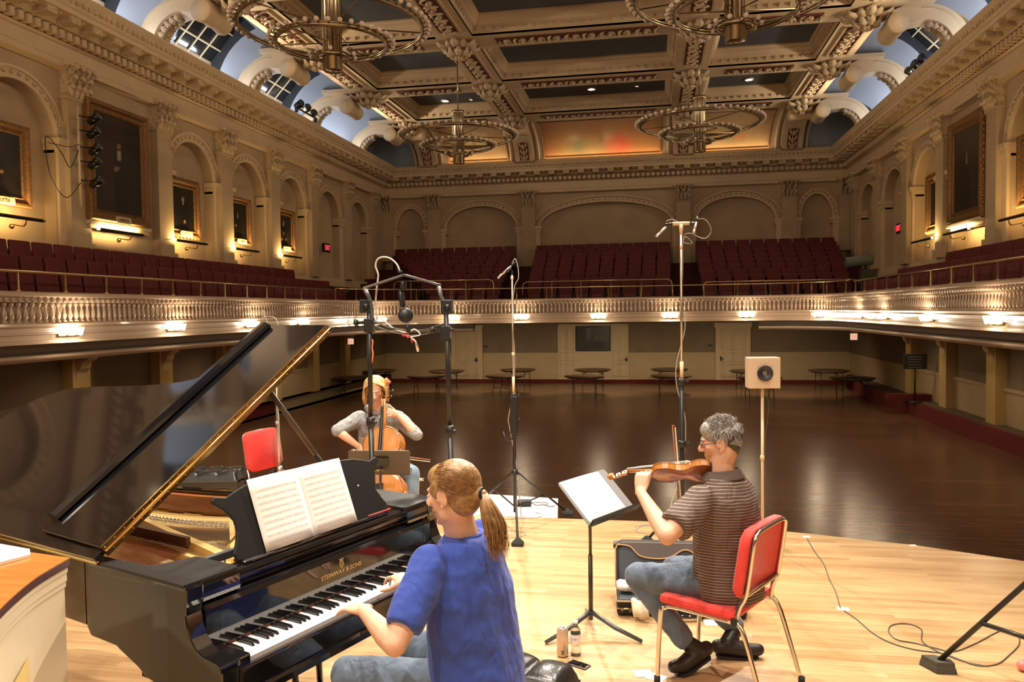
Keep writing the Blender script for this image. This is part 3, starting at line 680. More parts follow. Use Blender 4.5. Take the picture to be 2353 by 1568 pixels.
# ------------------------------------------------------------ balcony
BXL, BXR, BYY, ZCAP = -9.6, 5.5, 26.35, 2.37
path = [(BXR, Y0), (BXR, 10), (BXR, 24.0)]
path += [(BXR-2.1+2.1*cos(t), 24.0+2.35*sin(t)) for t in [k*pi/2/10 for k in range(1, 10)]]
path += [(BXR-2.1, BYY), (-6.2, BYY)]
path += [(-6.2-3.4*sin(t), BYY-3.5+3.5*cos(t)) for t in [k*pi/2/14 for k in range(1, 14)]]
path += [(BXL, BYY-3.5), (BXL, 10), (BXL, Y0)]
bp = [V((x, y, 0)) for x, y in path]
SAT = mat('balcony_front_gloss_paint', (.60, .465, .35), .22, spec=.6, coat=.3)
RIB = mat('ribbed_grey_cove', (.22, .20, .185), .35)
bal = struct(MB().sweep([(-.30, 2.2), (-.30, 2.37), (.04, 2.37), (.09, 2.34), (.09, 2.30), (.05, 2.27), (.03, 2.20), (-.02, 2.2), (-.14, 2.19), (-.14, 1.9), (.02, 1.88), (.06, 1.86), (.06, 1.82), (.01, 1.79), (.01, 1.72), (.03, 1.71), (.03, 1.69), (.0, 1.68), (.0, 1.6), (.05, 1.59), (.06, 1.54), (-.05, 1.53), (-.3, 1.53)], bp, smooth=False), 'trim_balcony', SAT)
# beading under the cap
def resample(pts, step):
    out = []; acc = 0
    for a, b in zip(pts, pts[1:]):
        L_ = (b-a).length; t = (b-a)/L_; d = acc
        while d < L_: out.append((a+t*d, t)); d += step
        acc = d-L_
    return out
bm_ = MB()
for p, t in resample(bp, .13):
    n_ = V((-t.y, t.x, 0)); bm_.sph(p+n_*.055+V((0, 0, 2.235)), (.035, .035, .045), 5, 4)
bm_.build('bead_moulding', SAT, bal)
sc = sorted([(p, t, (P2((p.x, p.y, 2.0)), (p-V((0, 0, 0))).length)) for p, t in resample(bp, .135) if p.y > 6], key=lambda q: (not (0 < q[2][0][0] < 2353), q[2][1]))
bpro = [(.045, 0), (.045, .03), (.022, .045), (.03, .07), (.043, .11), (.036, .16), (.02, .22), (.018, .26), (.03, .27), (.04, .3), (.04, .32)]
b0 = MB().lathe(bpro, 8).build('baluster', SAT, bal); rest = MB()
for i, (p, t, q) in enumerate(sc):
    n_ = V((-t.y, t.x, 0)); c = p+n_*-.03+V((0, 0, 1.875))
    if i == 0: b0.location = c
    elif i < 100: o = b0.copy(); COL.objects.link(o); o.location = c
    else: rest.lathe(bpro, 6, c=c)
r_ = rest.build('distant_baluster', SAT, bal); r_['kind'] = 'stuff'
# cove and lip under the side galleries
for pp, s in (([q for q in bp if q.x > 3.3], 0), ([q for q in bp if q.x < -5.9], 1)):
    k = 14; prof = [(-.02-.02*i, 1.53-.0135*i-(.006 if i % 2 else 0)) for i in range(k)]
    struct(MB().sweep(prof, pp), 'trim_cove_%d' % s, RIB)
    struct(MB().sweep([(-.30, 1.35), (-.22, 1.36), (-.17, 1.34), (-.15, 1.31), (-.17, 1.28), (-.21, 1.27), (-.23, 1.245), (-.28, 1.235), (-.4, 1.235), (-.42, 1.3), (-.6, 1.46)], pp), 'trim_lip_%d' % s, SAT)
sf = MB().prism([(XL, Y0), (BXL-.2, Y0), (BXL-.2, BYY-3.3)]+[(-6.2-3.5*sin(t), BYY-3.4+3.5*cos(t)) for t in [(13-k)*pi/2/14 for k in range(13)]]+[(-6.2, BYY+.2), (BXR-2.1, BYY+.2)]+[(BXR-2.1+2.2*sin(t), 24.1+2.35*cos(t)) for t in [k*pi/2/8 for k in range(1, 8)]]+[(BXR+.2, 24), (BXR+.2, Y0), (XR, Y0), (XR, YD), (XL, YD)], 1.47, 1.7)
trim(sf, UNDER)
# balcony floor steps
STEP = mat('balcony_step_carpet', (.07, .012, .012), .9)
stp = MB()
for k in range(9):
    y = 27.1+k*.8; stp.box((XL, y+.1, 1.7), (XR, YD, 1.97+k*.24))
for k in range(3):
    stp.box((XL, Y0, 1.7), (-9.95-k*.8, 25.5, 1.75+k*.33)); stp.box((5.85+k*.75, Y0, 1.7), (XR, 24.6, 1.75+k*.33))
trim(stp, STEP)
# ------------------------------------------------------------ theatre seats
RSEAT = mat('theatre_seat_red', (.125, .004, .008), .6, sheen=0, var=.3, vs_=6)
ARM = mat('seat_arm_dark', (.025, .015, .012), .25)
def seat_mb():
    a = MB(); a.bbox((-.25, -.02, .40), (.25, .05, .93), .03, r=Rx(R(-7))); a.bbox((-.225, -.27, .40), (.225, -.05, .5), .03, r=Rx(R(35))); return a
def arm_mb():
    b = MB(); 
    for s in (-1, 1): b.bbox((s*.243-.012, -.30, .0), (s*.243+.012, .02, .60), .006)
    b.bbox((-.235, .05, .1), (.235, .08, .75), .01); return b
seats = []
secs = []
ORD = ['front', 'second', 'third', 'fourth', 'fifth', 'sixth', 'seventh', 'eighth', 'ninth']
for k in range(9):
    y = 27.6+k*.8; z = 1.98+k*.24-.0; vv = 650-k*11
    f = lambda u: at(u, vv, y=y).x
    k8 = k/8
    secs.append((f(985-80*k8), f(1150+36*k8), y, z, 'left'))
    secs.append((f(1210+22*k8), f(1541), y, z, 'centre'))
    secs.append((f(1612-16*k8), f(1960-40*k8), y, z, 'right'))
for ri, (x0, x1, y, z, blk) in enumerate(secs):
    ri //= 3
    n_ = int((x1-x0)/.52)
    for i in range(n_): seats.append((x0+(i+.5)*(x1-x0)/n_, y, z, 0, blk, ri))
for k, (x, ztop, y1) in enumerate(((-10.25, 2.72, 25.1), (-11.05, 3.06, 25.6), (-11.8, 3.42, 24.6))):
    y = 9.5
    while y < y1: seats.append((x, y, ztop-.92, -pi/2+pi, 'left gallery', k)); y += .56
for k, (x, ztop, y1) in enumerate(((6.15, 2.70, 24.6), (6.95, 3.02, 24.2), (7.65, 3.36, 22.6))):
    y = 11.5
    while y < y1: seats.append((x, y, ztop-.92, -pi/2, 'right gallery', k)); y += .56
def vis(s):
    u, v_ = P2((s[0], s[1], s[2]+.7)); return -30 < u < 2390
seats = [s for s in seats if vis(s)]
seats.sort(key=lambda s: V((s[0], s[1], 0)).length)
so = seat_mb().build('theatre_seat', RSEAT); ao = arm_mb().build('seat_frame', ARM, so)
rest = MB(); restA = MB(); first = True
gl = {'left gallery': ('red folding theatre seat in the %s row of the left side gallery', 'seats of the left side gallery'),
      'right gallery': ('red folding theatre seat in the %s row of the right side gallery', 'seats of the right side gallery'),
      'left': ('red folding theatre seat in the %s row of the rear balcony left block', 'seats of the rear balcony left block'),
      'centre': ('red folding theatre seat in the %s row of the rear balcony wide centre block', 'seats of the rear balcony centre block'),
      'right': ('red folding theatre seat in the %s row of the rear balcony right block', 'seats of the rear balcony right block')}
for i, s in enumerate(seats):
    if i < 300:
        if first: o = so; first = False
        else:
            o = so.copy(); COL.objects.link(o); c = ao.copy(); COL.objects.link(c); c.parent = o
        o.location = s[:3]; o.rotation_euler = (0, 0, s[3]); tag(o, gl[s[4]][0] % (ORD[s[5]] if 'gallery' not in s[4] else ('lowest', 'middle', 'top')[s[5]]), 'theatre seat', gl[s[4]][1])
    else:
        Mx = MX.Translation(V(s[:3])) @ MX.Rotation(s[3], 4, 'Z')
        q = seat_mb(); rest.add([Mx @ V(p) for p in q.v], q.f); q = arm_mb(); restA.add([Mx @ V(p) for p in q.v], q.f)
if rest.v:
    r_ = rest.build('distant_theatre_seats', RSEAT); tag(r_, 'last rows of red theatre seats high against the far wall', 'theatre seats', kind='stuff'); restA.build('seat_frames', ARM, r_)
print('SEATS', len(seats))
# ------------------------------------------------------------ brass rails
BR2 = mat('polished_brass_rail', (.62, .48, .27), .25, metal=1)
def rail(pts, z, zb, posts, label, r=.022, name='brass_railing'):
    e = empty(name, (pts[0][0], pts[0][1], zb), label=label, cat='railing', group='brass railings of the balcony')
    o0 = e.location
    MB().tube([V((x, y, z_))-o0 for x, y, z_ in [(q[0], q[1], (q[2] if len(q) > 2 else z)) for q in pts]], r, 8).build('handrail', BR2, e)
    for x, y in posts: MB().tube([V((x, y, zb))-o0, V((x, y, zb+.03))-o0, V((x, y, zb+.03))-o0, V((x, y, z))-o0], [r*1.8, r*1.8, r*.9, r*.9], 8).build('post', BR2, e)
    return e
ry = [10.55+k*.99 for k in range(-1, 13)]
rail([(-9.75, 8.0), (-9.75, 22.55)], 2.69, ZCAP, [(-9.75, y) for y in ry[:-1]], 'long brass handrail along the left side gallery front')
cl = [(-6.2-3.55*sin(t), BYY-3.5+3.65*cos(t)) for t in [(14-k)*pi/2/14 for k in range(15)]]
cr = [(BXR-2.1+2.25*sin(t), 24.0+2.5*cos(t)) for t in [k*pi/2/10 for k in range(11)]]
fx = [at(u, 672, y=BYY+.15).x for u in (1040, 1110, 1187, 1256, 1327, 1398, 1472, 1546, 1618, 1695, 1770, 1865)]
rail(cl+[(x, BYY+.15) for x in fx]+cr, 2.74, ZCAP, [cl[k] for k in range(0, 15, 3)]+[(x, BYY+.15) for x in fx]+[cr[3], cr[6], cr[9]], 'long brass handrail along the rear balcony front')
yy2 = [12.2, 13.2, 14.16, 15.15, 16.2, 17.33, 18.5, 19.46, 20.4, 21.4, 22.4, 23.4]
rail([(5.65, 9.0), (5.65, 23.6)], 2.70, ZCAP, [(5.65, y) for y in yy2], 'long brass handrail along the right side gallery front')
for (ua, ub, us, nm_) in ((905, 1134, (944, 1010, 1070), 'raised brass rail before the left seating block'), (1201, 1544, (1268, 1335, 1404, 1474), 'raised brass rail before the centre seating block'), (1616, 1975, (1688, 1760, 1834, 1900), 'raised brass rail before the right seating block')):
    y = 27.0; za = at((ua+ub)/2, 645, y=y).z; f = lambda u: at(u, 645, y=y).x
    xa, xb = f(ua), f(ub)
    rail([(xa, y, 2.05), (xa, y, za-.15), (xa+.04, y, za-.05), (xa+.15, y, za), (xb-.15, y, za), (xb-.04, y, za-.05), (xb, y, za-.15), (xb, y, 2.05)], za, 2.05, [(f(u), y) for u in us], nm_, r=.02)
# ------------------------------------------------------------ balcony sconces
GLOW = mat('sconce_bulb_glow', (1, 1, 1), emis=(1, .90, .70), es=30)
SHADE = mat('sconce_glass', (.9, .85, .75), .15, alpha=.5, emis=(1, .9, .7), es=.9)
sp = [(V((at(u, v_, y=BYY-.12).x, BYY, 0)), V((0, -1, 0)), u) for u, v_ in ((1040, 731), (1197, 728), (1375, 724), (1540, 722), (1716, 722))]
sp += [(V((BXL, at(u, v_, x=BXL+.1).y, 0)), V((1, 0, 0)), u) for u, v_ in ((165, 767), (408, 762), (582, 757), (700, 749))]
sp += [(V((-9.0, 24.6, 0)), V((.8, -.6, 0)), 797)]
sp += [(V((BXR, at(u, v_, x=BXR-.1).y, 0)), V((-1, 0, 0)), u) for u, v_ in ((2280, 743), (2126, 740), (2025, 738))]
sp += [(V((BXR, 22.2, 0)), V((-1, 0, 0)), 1953), (V((BXR-.35, 25.3, 0)), V((-.75, -.65, 0)), 1898)]
slab = {1040: 'sconce left of the far doors on the rear balcony front', 1197: 'sconce behind the single mic stand on the rear balcony front', 1375: 'sconce above the notice case on the rear balcony front', 1540: 'sconce beside the tall stereo mic stand on the rear balcony front', 1716: 'sconce above the speaker box on the rear balcony front',
        165: 'large triple sconce on the left gallery front, nearest the stage', 408: 'triple sconce on the left gallery front, second from the stage', 582: 'triple sconce on the left gallery front next to the piano lid tip', 700: 'sconce just above the piano lid on the left gallery front', 797: 'sconce on the curved left corner of the balcony front',
        2280: 'large triple sconce on the right gallery front, nearest the stage', 2126: 'triple sconce on the right gallery front, second from the stage', 2025: 'triple sconce on the right gallery front, third from the stage', 1953: 'small sconce on the right gallery front close to its curved corner', 1898: 'sconce on the curved right corner of the balcony front'}
for p, d, u in sp:
    ang = atan2(d.y, d.x)+pi/2
    e = empty('wall_sconce', (p.x, p.y, 1.68), ang, label=slab[u], cat='sconce', group='lit sconces along the balcony front')
    MB().bbox((-.22, -.04, -.04), (.22, 0, .04), .01).tube([(-.2, -.1, -.02), (.2, -.1, -.02)], .012, 6).tube([(0, 0, -.02), (0, -.1, -.02)], .015, 6).build('backplate', BRASS, e)
    for k in range(3):
        x = (k-1)*.19
        s_ = MB().lathe([(.03, -.03), (.045, 0), (.06, .06), (.075, .11)], 10, c=(x, -.1, 0)).build('glass_shade', SHADE, e)
        MB().sph((x, -.1, .045), (.034, .034, .05), 8, 6).build('bulb', GLOW, s_)
    light('sconce_lamp', 'POINT', p+d*.22+V((0, 0, 1.74)), 30, (1, .76, .50), shadow_soft_size=.09)
# ------------------------------------------------------------ paintings
CANV = vcol('oil_canvas', .38, .5)
PLATE = mat('name_plate', (.62, .50, .30), .5)
def painting(F, ua, ub, za, zb, d, fw, bg, head, body, label, plate=None, arch=False, orn=False, skin=(.30, .19, .11), light_=1):
    uc, zc = (ua+ub)/2, (za+zb)/2; w, h = ub-ua, zb-za
    e = empty('portrait_painting', F(uc, za, d), label=label, cat='painting', group='framed portraits on the gallery walls')
    e0 = F(uc, za, d); G = lambda u, z, q: F(u, z, d+q)-e0
    m_ = MB(); prof = [(0, 0), (0, .10), (fw*.12, .13), (fw*.35, .12), (fw*.5, .07), (fw*.75, .06), (fw*.88, .08), (fw, .03)]
    for k in range(4):
        c = [(ua, za), (ub, za), (ub, zb), (ua, zb)]; (a, b), (a2, b2) = c[k], c[(k+1) % 4]
        vs = []
        for (u, z) in ((a, b), (a2, b2)):
            su, sz = (1 if u == ua else -1), (1 if z == za else -1)
            for o_, q in prof: vs.append(G(u+su*o_, z+sz*o_, q))
        n_ = len(prof); m_.add(vs, [(i, i+1, n_+i+1, n_+i) for i in range(n_-1)])
    if orn:
        for k in range(int((w+h)*2/.16)):
            s = k*.16
            u, z = ((ua+s, za) if s < w else (ub, za+s-w) if s < w+h else (ub-(s-w-h), zb) if s < 2*w+h else (ua, zb-(s-2*w-h)))
            m_.sph(G(u, z, .07), (.06, .06, .06), 6, 4)
    m_.build('frame', GOLD, e)
    cv = MB(); nu, nv = 26, 40
    cv.grid(lambda a, b: G(ua+fw*.95+(w-1.9*fw)*a, za+fw*.95+(h-1.9*fw)*b, .04), nu, nv)
    sgn = 1
    o = cv.build('canvas', CANV, e); W2, H2 = w-1.9*fw, h-1.9*fw
    uax = (lambda p: (p.y+W2/2)/W2); 
    def col(p):
        s = (p.y+W2/2)/W2; z = (p.z-fw*.95)/H2
        c_ = mixc(tuple(x*.5 for x in bg), tuple(x*.2 for x in bg), .5+noise.noise(V((s*3, z*3, zc)))*1.2)
        hx, hz, hr = head
        inb = abs(s-hx) < body[0]*(1.15-.5*max(0, (z-(hz-.3))/.3) if z > hz-.3 else 1) and z < hz-hr*H2*0-.045
        if inb: c_ = tuple(x*.1+.001 for x in bg)
        if abs(s-hx) < .035 and hz-.14 < z < hz-.04: c_ = (.30, .27, .22)
        r2 = ((s-hx)/(hr*H2/W2*.75))**2+((z-hz)/hr)**2
        if r2 < 1: c_ = mixc(skin, tuple(x*.5 for x in skin), r2)
        if r2 < 1.2 and z > hz+hr*.55: c_ = tuple(x*.3 for x in skin)
        for (a, b) in body[1:]:
            if ((s-a)/.05)**2+((z-b)/.03)**2 < 1: c_ = tuple(x*.7 for x in skin)
        return c_
    paint(o, col)
    if plate:
        m_ = MB(); pts = []
        for k in range(16):
            t = 2*pi*k/16; pts.append((.26*max(-1, min(1, 1.3*cos(t))), .075*max(-1, min(1, 1.3*sin(t)))))
        vs = [G(uc+a, za+.075+b, .11) for a, b in pts]+[G(uc+a, za+.075+b, .135) for a, b in pts]
        m_.add(vs, [tuple(range(15, -1, -1)), tuple(range(16, 32))]+[(i, (i+1) % 16, 16+(i+1) % 16, 16+i) for i in range(16)])
        q = m_.build('name_plate', PLATE, e)
        rot = (pi/2, 0, pi/2) if F is LF else (pi/2, 0, -pi/2)
        text(plate, G(uc, za+.075, .142), .1, DARK, rot=rot, parent=q, ext=.001, sx=.8)
    return e
LIGHTM = mat('picture_light_dark', (.03, .022, .015), .35, metal=.5)
TIPG = mat('picture_light_tip', (.9, .8, .6), emis=(1, .8, .45), es=2.5)
def plight(F, ua, ub, label, pw=24, tip='a'):
    z = 3.88; e = empty('picture_light', F((ua+ub)/2, z, .36), label=label, cat='picture light', group='long picture lights under the portraits')
    e0 = F((ua+ub)/2, z, .36); G = lambda u, z_, q: F(u, z_, q)-e0
    MB().tube([G(ua+.06, z, .36), G(ub-.06, z, .36)], .035, 10).build('tube', LIGHTM, e)
    for u_ in (ua, ub): MB().tube([G(u_, z, .36), G(u_+(.06 if u_ == ua else -.06), z, .36)], .03, 8).build('end_cap', BRASS if u_ != (ua if tip == 'a' else ub) else TIPG, e)
    MB().tube(spl([G(ub-.45 if tip == 'a' else ua+.45, z-.02, .36), G(ub-.45 if tip == 'a' else ua+.45, z-.14, .3), G(ub-.45 if tip == 'a' else ua+.45, z-.12, .12), G(ub-.45 if tip == 'a' else ua+.45, z-.1, 0)], 4), .014, 6).sph(G(ub-.45 if tip == 'a' else ua+.45, z-.14, .02), .05, 8, 6).build('wall_arm', BRASS, e)
    MB().tube([G(ua if tip == 'a' else ub, z, .36), G(ua-.3 if tip == 'a' else ub+.3, z+.02, .02)], .006, 5).build('cable', DARK, e)
    m_ = (F((ua+ub)/2, z+.04, .33)); n_ = F(0, 0, 0)-F(0, 0, 1); t = F((ua+ub)/2, z+.55, -.35)
    l = light('picture_lamp', 'AREA', m_, pw*(ub-ua), (1, .64, .24), t, shape='RECTANGLE', size=ub-ua-.3, size_y=.04)
    l.rotation_euler = MX((V((0, 1, 0)), (m_-t).normalized().cross(V((0, 1, 0))), (m_-t).normalized())).transposed().to_euler()
painting(LF, 12.15, 13.58, 4.12, 5.72, .04, .2, (.035, .022, .014), (.28, .77, .085), (.33, (.56, .36)), 'portrait of a seated dark-suited man in a gilt frame, cut by the left picture edge', 'FOSTER')
painting(LF, 14.98, 17.05, 4.08, 6.72, .22, .26, (.05, .032, .02), (.52, .71, .028), (.13, (.46, .47)), 'tall full-length portrait in a wide gilt frame, largest on the left wall', 'GARFIELD', orn=False)
painting(LF, 18.05, 19.4, 4.03, 5.52, .05, .2, (.02, .018, .013), (.5, .72, .07), (.24, (.56, .2)), 'small portrait with a knobbly gilt frame right of the largest left painting', 'LINCOLN', orn=True)
painting(LF, 20.92, 22.15, 4.07, 5.46, .05, .18, (.018, .017, .013), (.42, .7, .045), (.2, (.3, .36)), 'narrow dark portrait under the third lit arch of the left wall', 'WARE')
painting(LF, 23.78, 25.12, 4.07, 5.47, .05, .2, (.045, .03, .018), (.45, .78, .05), (.2, (.45, .4), (.3, .2), (.6, .22)), 'portrait of a standing figure, last lit painting on the left wall', 'WINSLOW')
painting(RF, 20.75, 22.95, 4.15, 6.75, .16, .28, (.035, .028, .02), (.5, .7, .03), (.14,), 'huge dark portrait in a carved black and gilt frame on the right wall', orn=True)
painting(RF, 23.75, 25.0, 4.1, 5.75, .05, .22, (.02, .02, .018), (.42, .7, .05), (.1,), 'small portrait with ornate gilt frame left of the huge right wall portrait', orn=True)
painting(RF, 17.9, 19.15, 4.1, 5.7, .05, .2, (.03, .024, .018), (.5, .72, .05), (.2,), 'gilt framed painting at the right picture edge of the right wall')
for a, b, l in ((12.2, 13.63, 'leftmost picture light, under the seated portrait'), (15.13, 16.71, 'picture light under the largest left wall portrait'), (17.9, 19.39, 'picture light under the knobbly framed left portrait'), (20.75, 22.2, 'picture light under the narrow dark left portrait'), (23.68, 25.15, 'picture light under the standing figure at the end of the left wall')):
    plight(LF, a, b, l)
for a, b, l in ((23.8, 25.6, 'picture light under the small right wall portrait'), (21.2, 22.96, 'picture light under the huge right wall portrait'), (17.9, 19.5, 'picture light at the right picture edge')):
    plight(RF, a, b, l, tip='a')
trim(MB().bbox((XL, 15.0, 3.98), (XL+.30, 17.1, 4.08), .02).box((XL, 15.05, 3.9), (XL+.25, 17.05, 4.0)), CREAM)
trim(MB().bbox((XR-.32, 20.75, 4.03), (XR, 22.95, 4.13), .02).box((XR-.2, 20.8, 3.95), (XR, 22.9, 4.05)), CREAM)
# cluster of stage lamps on the left pier
e = empty('stage_light_bar', (XL+.42, 14.95, 4.5), label='vertical pipe of black stage lamps beside the largest left portrait', cat='stage lights')
MB().cyl((-.02, -.35, -.2), (-.02, -.35, 1.9), .025, 8).build('pipe', CREAM, e)
for k, z in enumerate((.35, .75, 1.05, 1.4, 1.7)):
    a = MB(); a.lathe([(.0, -.16), (.07, -.15), (.09, -.02), (.1, .12), (.085, .13), (.0, .1)], 12, c=(.12, -.02-.04*(k % 2), z), rot=Ry(R(60)) @ Rz(.3*k)); a.tube([(.0, -.35, z), (.05, -.2, z), (.1, -.08, z+.03)], .018, 6); a.build('lamp_can', BLACK, e)
MB().tube(spl([(-.02, -.35, 1.0), (.05, -.7, .55), (.1, -1.0, .8), (.02, -1.3, 1.05), (.05, -1.25, .3), (.1, -.9, -.1), (0, -.35, .3)], 8), .009, 5).tube(spl([(0, -.35, 1.1), (.1, -.8, .95), (.02, -1.25, .95)], 6), .008, 5).build('cable', DARK, e)
# follow-spot and lamps in the vaults
for sd, X in ((-1, -11.3), (1, 7.35)):
    y = 24.4 if sd < 0 else 23.9
    e = empty('lamp_cluster', (X, y, 8.62), label='cluster of black lamps in the %s vault window' % ('left' if sd < 0 else 'right'), cat='stage lights')
    for k in range(5):
        a = MB(); a.lathe([(.0, -.15), (.09, -.14), (.12, .1), (.1, .12), (0, .08)], 10, c=(.1*(k % 2)*sd, (k-2)*.27, .12+.12*(k % 2)), rot=Ry(sd*-R(70)) @ Rx(.2*k)); a.build('lamp_can', BLACK, e)
    MB().cyl((0, -.8, .0), (0, .8, .0), .03, 8).box((-.05, -.75, -.15), (.05, -.7, 0)).box((-.05, .7, -.15), (.05, .75, 0)).build('bar', DARK, e)
p = at(1972, 614, y=26.9); e = empty('follow_spot', (p.x+.25, p.y+.1, 2.4), label='grey follow spot lamp standing at the right end of the rear balcony', cat='spotlight')
MB().tube([(-.62, 0, 1.0), (-.6, 0, 1.0), (.18, 0, 1.07), (.24, 0, 1.07)], [.12, .17, .17, .12], 16).build('housing', mat('follow_spot_grey', (.12, .16, .15), .4), e)
MB().box((-.2, -.2, -.6), (.3, .2, .75)).tube([(0, 0, .5), (0, 0, .9)], .04, 8).build('base', DARK, e)
# ------------------------------------------------------------ chandeliers
CHB = mat('chandelier_brass', (.46, .37, .24), .25, metal=1, var=.2, vs_=8)
BULB = mat('frosted_bulb', (.80, .68, .60), .3)
def chandelier():
    e = empty('ring_chandelier', (0, 0, 0))
    m_ = MB(); n = 20; vs = []
    pr = [(.0, -.78), (.15, -.78), (.17, -.76), (.165, -.56), (.175, -.55), (.175, -.5), (.155, -.48), (.155, .62), (.18, .66), (.18, .72), (.06, .74), (.0, .74)]
    m_.lathe(pr, 24)
    for k in range(14): a = 2*pi*k/14; m_.tube([(.158*cos(a), .158*sin(a), -.46), (.158*cos(a), .158*sin(a), .6)], .014, 5)
    m_.build('column', CHB, e)
    MB().cyl((0, 0, .72), (0, 0, 2.35), .018, 8).build('suspension_rod', CHB, e)
    for R_, z, nb, spk in ((1.6, 0, 54, 5), (.97, -.28, 36, 6), (.29, -.52, 10, 4)):
        c = [(R_*cos(t), R_*sin(t)) for t in [2*pi*k/64 for k in range(64)]]; rt = .026 if R_ > .5 else .016
        g = MB().tube([(x, y, z+.025) for x, y in c], rt*.8, 6, closed=True).tube([(x*(1-.02/R_), y*(1-.02/R_), z-.03) for x, y in c], rt, 6, closed=True)
        g.lathe([(R_-.012, z-.04), (R_+.012, z-.04), (R_+.012, z+.03), (R_-.012, z+.03)], 64, caps=False)
        for k in range(nb): a = 2*pi*k/nb; g.tube([(R_*cos(a), R_*sin(a), z), ((R_+.075)*cos(a), (R_+.075)*sin(a), z+.02)], .017, 6)
        rg = g.build('ring', CHB, e)
        s_ = MB()
        for k in range(spk): a = 2*pi*k/spk+.4+z; s_.tube([(.15*cos(a), .15*sin(a), z), (R_*cos(a), R_*sin(a), z)], .012, 5)
        s_.build('spokes', CHB, rg)
        for k in range(nb):
            a = 2*pi*k/nb
            if not hasattr(chandelier, 'b'): b = MB().sph((0, 0, 0), .042, 8, 6).build('bulb', BULB, e); chandelier.b = b
            else: b = chandelier.b.copy(); b.parent = e; COL.objects.link(b)
            b.location = ((R_+.11)*cos(a), (R_+.11)*sin(a), z+.03)
    return e
ch = chandelier(); index_kids()
for i, (x, y, l) in enumerate(((-5.55, 13.1, 'large ring chandelier above the piano lid, nearest on the left'), (-5.5, 21.95, 'complete ring chandelier hanging before the open book mural'), (1.27, 21.95, 'complete ring chandelier hanging before the mural right of centre'), (1.33, 13.1, 'large ring chandelier cut by the top edge, nearest on the right'))):
    o = ch if i == 0 else copy_tree(ch); o.location = (x, y, 7.02); tag(o, l, 'chandelier', 'brass ring chandeliers of the hall')
# ------------------------------------------------------------ round folding tables
TTOP = mat('table_top_brown', (.14, .085, .05), .35, var=.2, vs_=5); TLEG = mat('table_leg_grey', (.07, .065, .06), .4, metal=.6)
def rtable():
    e = empty('round_table'); r = .77
    MB().lathe([(0, .70), (r-.01, .70), (r, .71), (r, .73), (r-.01, .74), (0, .74)], 40).build('tabletop', TTOP, e)
    MB().lathe([(r-.12, .66), (r-.1, .66), (r-.1, .70), (r-.12, .70)], 30, caps=False).build('apron', TLEG, e)
    for s in (-1, 1):
        m_ = MB()
        for q in (-.3, .3): m_.tube([(s*.42, q, .7), (s*.42, q, .3), (s*.42, q*1.15, .18), (s*.42, q*1.15, .0)], .014, 6)
        m_.tube([(s*.42, -.3, .3), (s*.42, .3, .3)], .012, 6).tube([(s*.42, -.3, .66), (s*.42, .3, .66)], .012, 6); m_.build('leg_frame', TLEG, e)
        MB().tube([(s*.42, 0, .5), (s*.15, 0, .69)], .01, 5).tube([(s*.42, .3, .5), (s*.15, .2, .69)], .01, 5).build('brace', TLEG, e)
    return e
tb = rtable(); index_kids()
tabs = [(870, 851, .1, 'bare round table behind the cellist, back row nearest the left wall'), (1026, 852, .3, 'bare round table before the left far door, back row'), (1190, 849, -.2, 'bare round table behind the single mic stand, back row'), (1362, 849, .1, 'bare round table below the notice case, back row'), (1538, 848, 0, 'bare round table behind the stereo mic stand, back row'), (1722, 852, .2, 'bare round table mostly hidden by the speaker box, back row'), (1905, 851, .15, 'bare round table right of the speaker box, back row'),
        (812, 867, .2, 'bare round table left of the cellist head, front row'), (980, 864, .1, 'bare round table beside the right mic frame pole, front row'), (1160, 863, 1.4, 'bare round table crossed by the single mic stand, front row'), (1343, 864, 0, 'pale topped round table in the middle of the front row'), (1542, 863, 0, 'bare round table crossed by the stereo mic stand, front row'), (1745, 868, .1, 'bare round table behind the speaker box, front row'), (1958, 868, .1, 'bare round table near the right steps, front row')]
for i, (u, v_, rz, l) in enumerate(tabs):
    o = tb if i == 0 else copy_tree(tb); p = at(u, v_, z=ZH+.74)
    if p.y > 33.4: p.y = 33.4
    o.location = (p.x, p.y, ZH+.003 if not (p.x < -11.4 or p.x > 7.6) else ZH+.003); o.rotation_euler = (0, 0, rz); tag(o, l, 'table', 'round folding tables at the hall end')
# ------------------------------------------------------------ grand piano
TH = R(69); ET = V((cos(TH), sin(TH), 0)); EB = V((-sin(TH), cos(TH), 0)); EZ = V((0, 0, 1)); PO = V((-1.65, 2.47, 0))
PM = frame(PO, ET, EB, EZ)
def PL3(t, b, z): return PM @ V((t, b, z))
LACQ = mat('black_piano_lacquer', (.006, .006, .007), .06, spec=.6, coat=1)
SATB = mat('satin_black', (.011, .011, .012), .42)
IVORY = mat('white_key_top', (.86, .84, .80), .25)
EBON = mat('black_key_top', (.008, .008, .009), .22, spec=.6)
RIMW = mat('inner_rim_mahogany', (.42, .12, .03), .22, var=.35, vs_=2.5, coat=.5, stretch=(1, 1, 14))
PLATEM = mat('gilded_iron_plate', (.86, .58, .22), .38, metal=.12, var=.08, vs_=3)
BOARD = mat('spruce_soundboard', (.82, .60, .32), .35, var=.12, vs_=3, stretch=(1, 18, 1))
COPPER = mat('copper_wound_string', (.62, .27, .13), .35, metal=.85); STEEL = mat('steel_string', (.75, .70, .62), .3, metal=.9)
GOLDL = mat('gold_leaf_letter', (.80, .48, .18), .4, metal=.3)
FELT = mat('red_felt', (.16, .012, .01), .95)
pno = empty('grand_piano', mat=PM, label='black grand piano with its lid propped open and music on the desk', cat='piano')
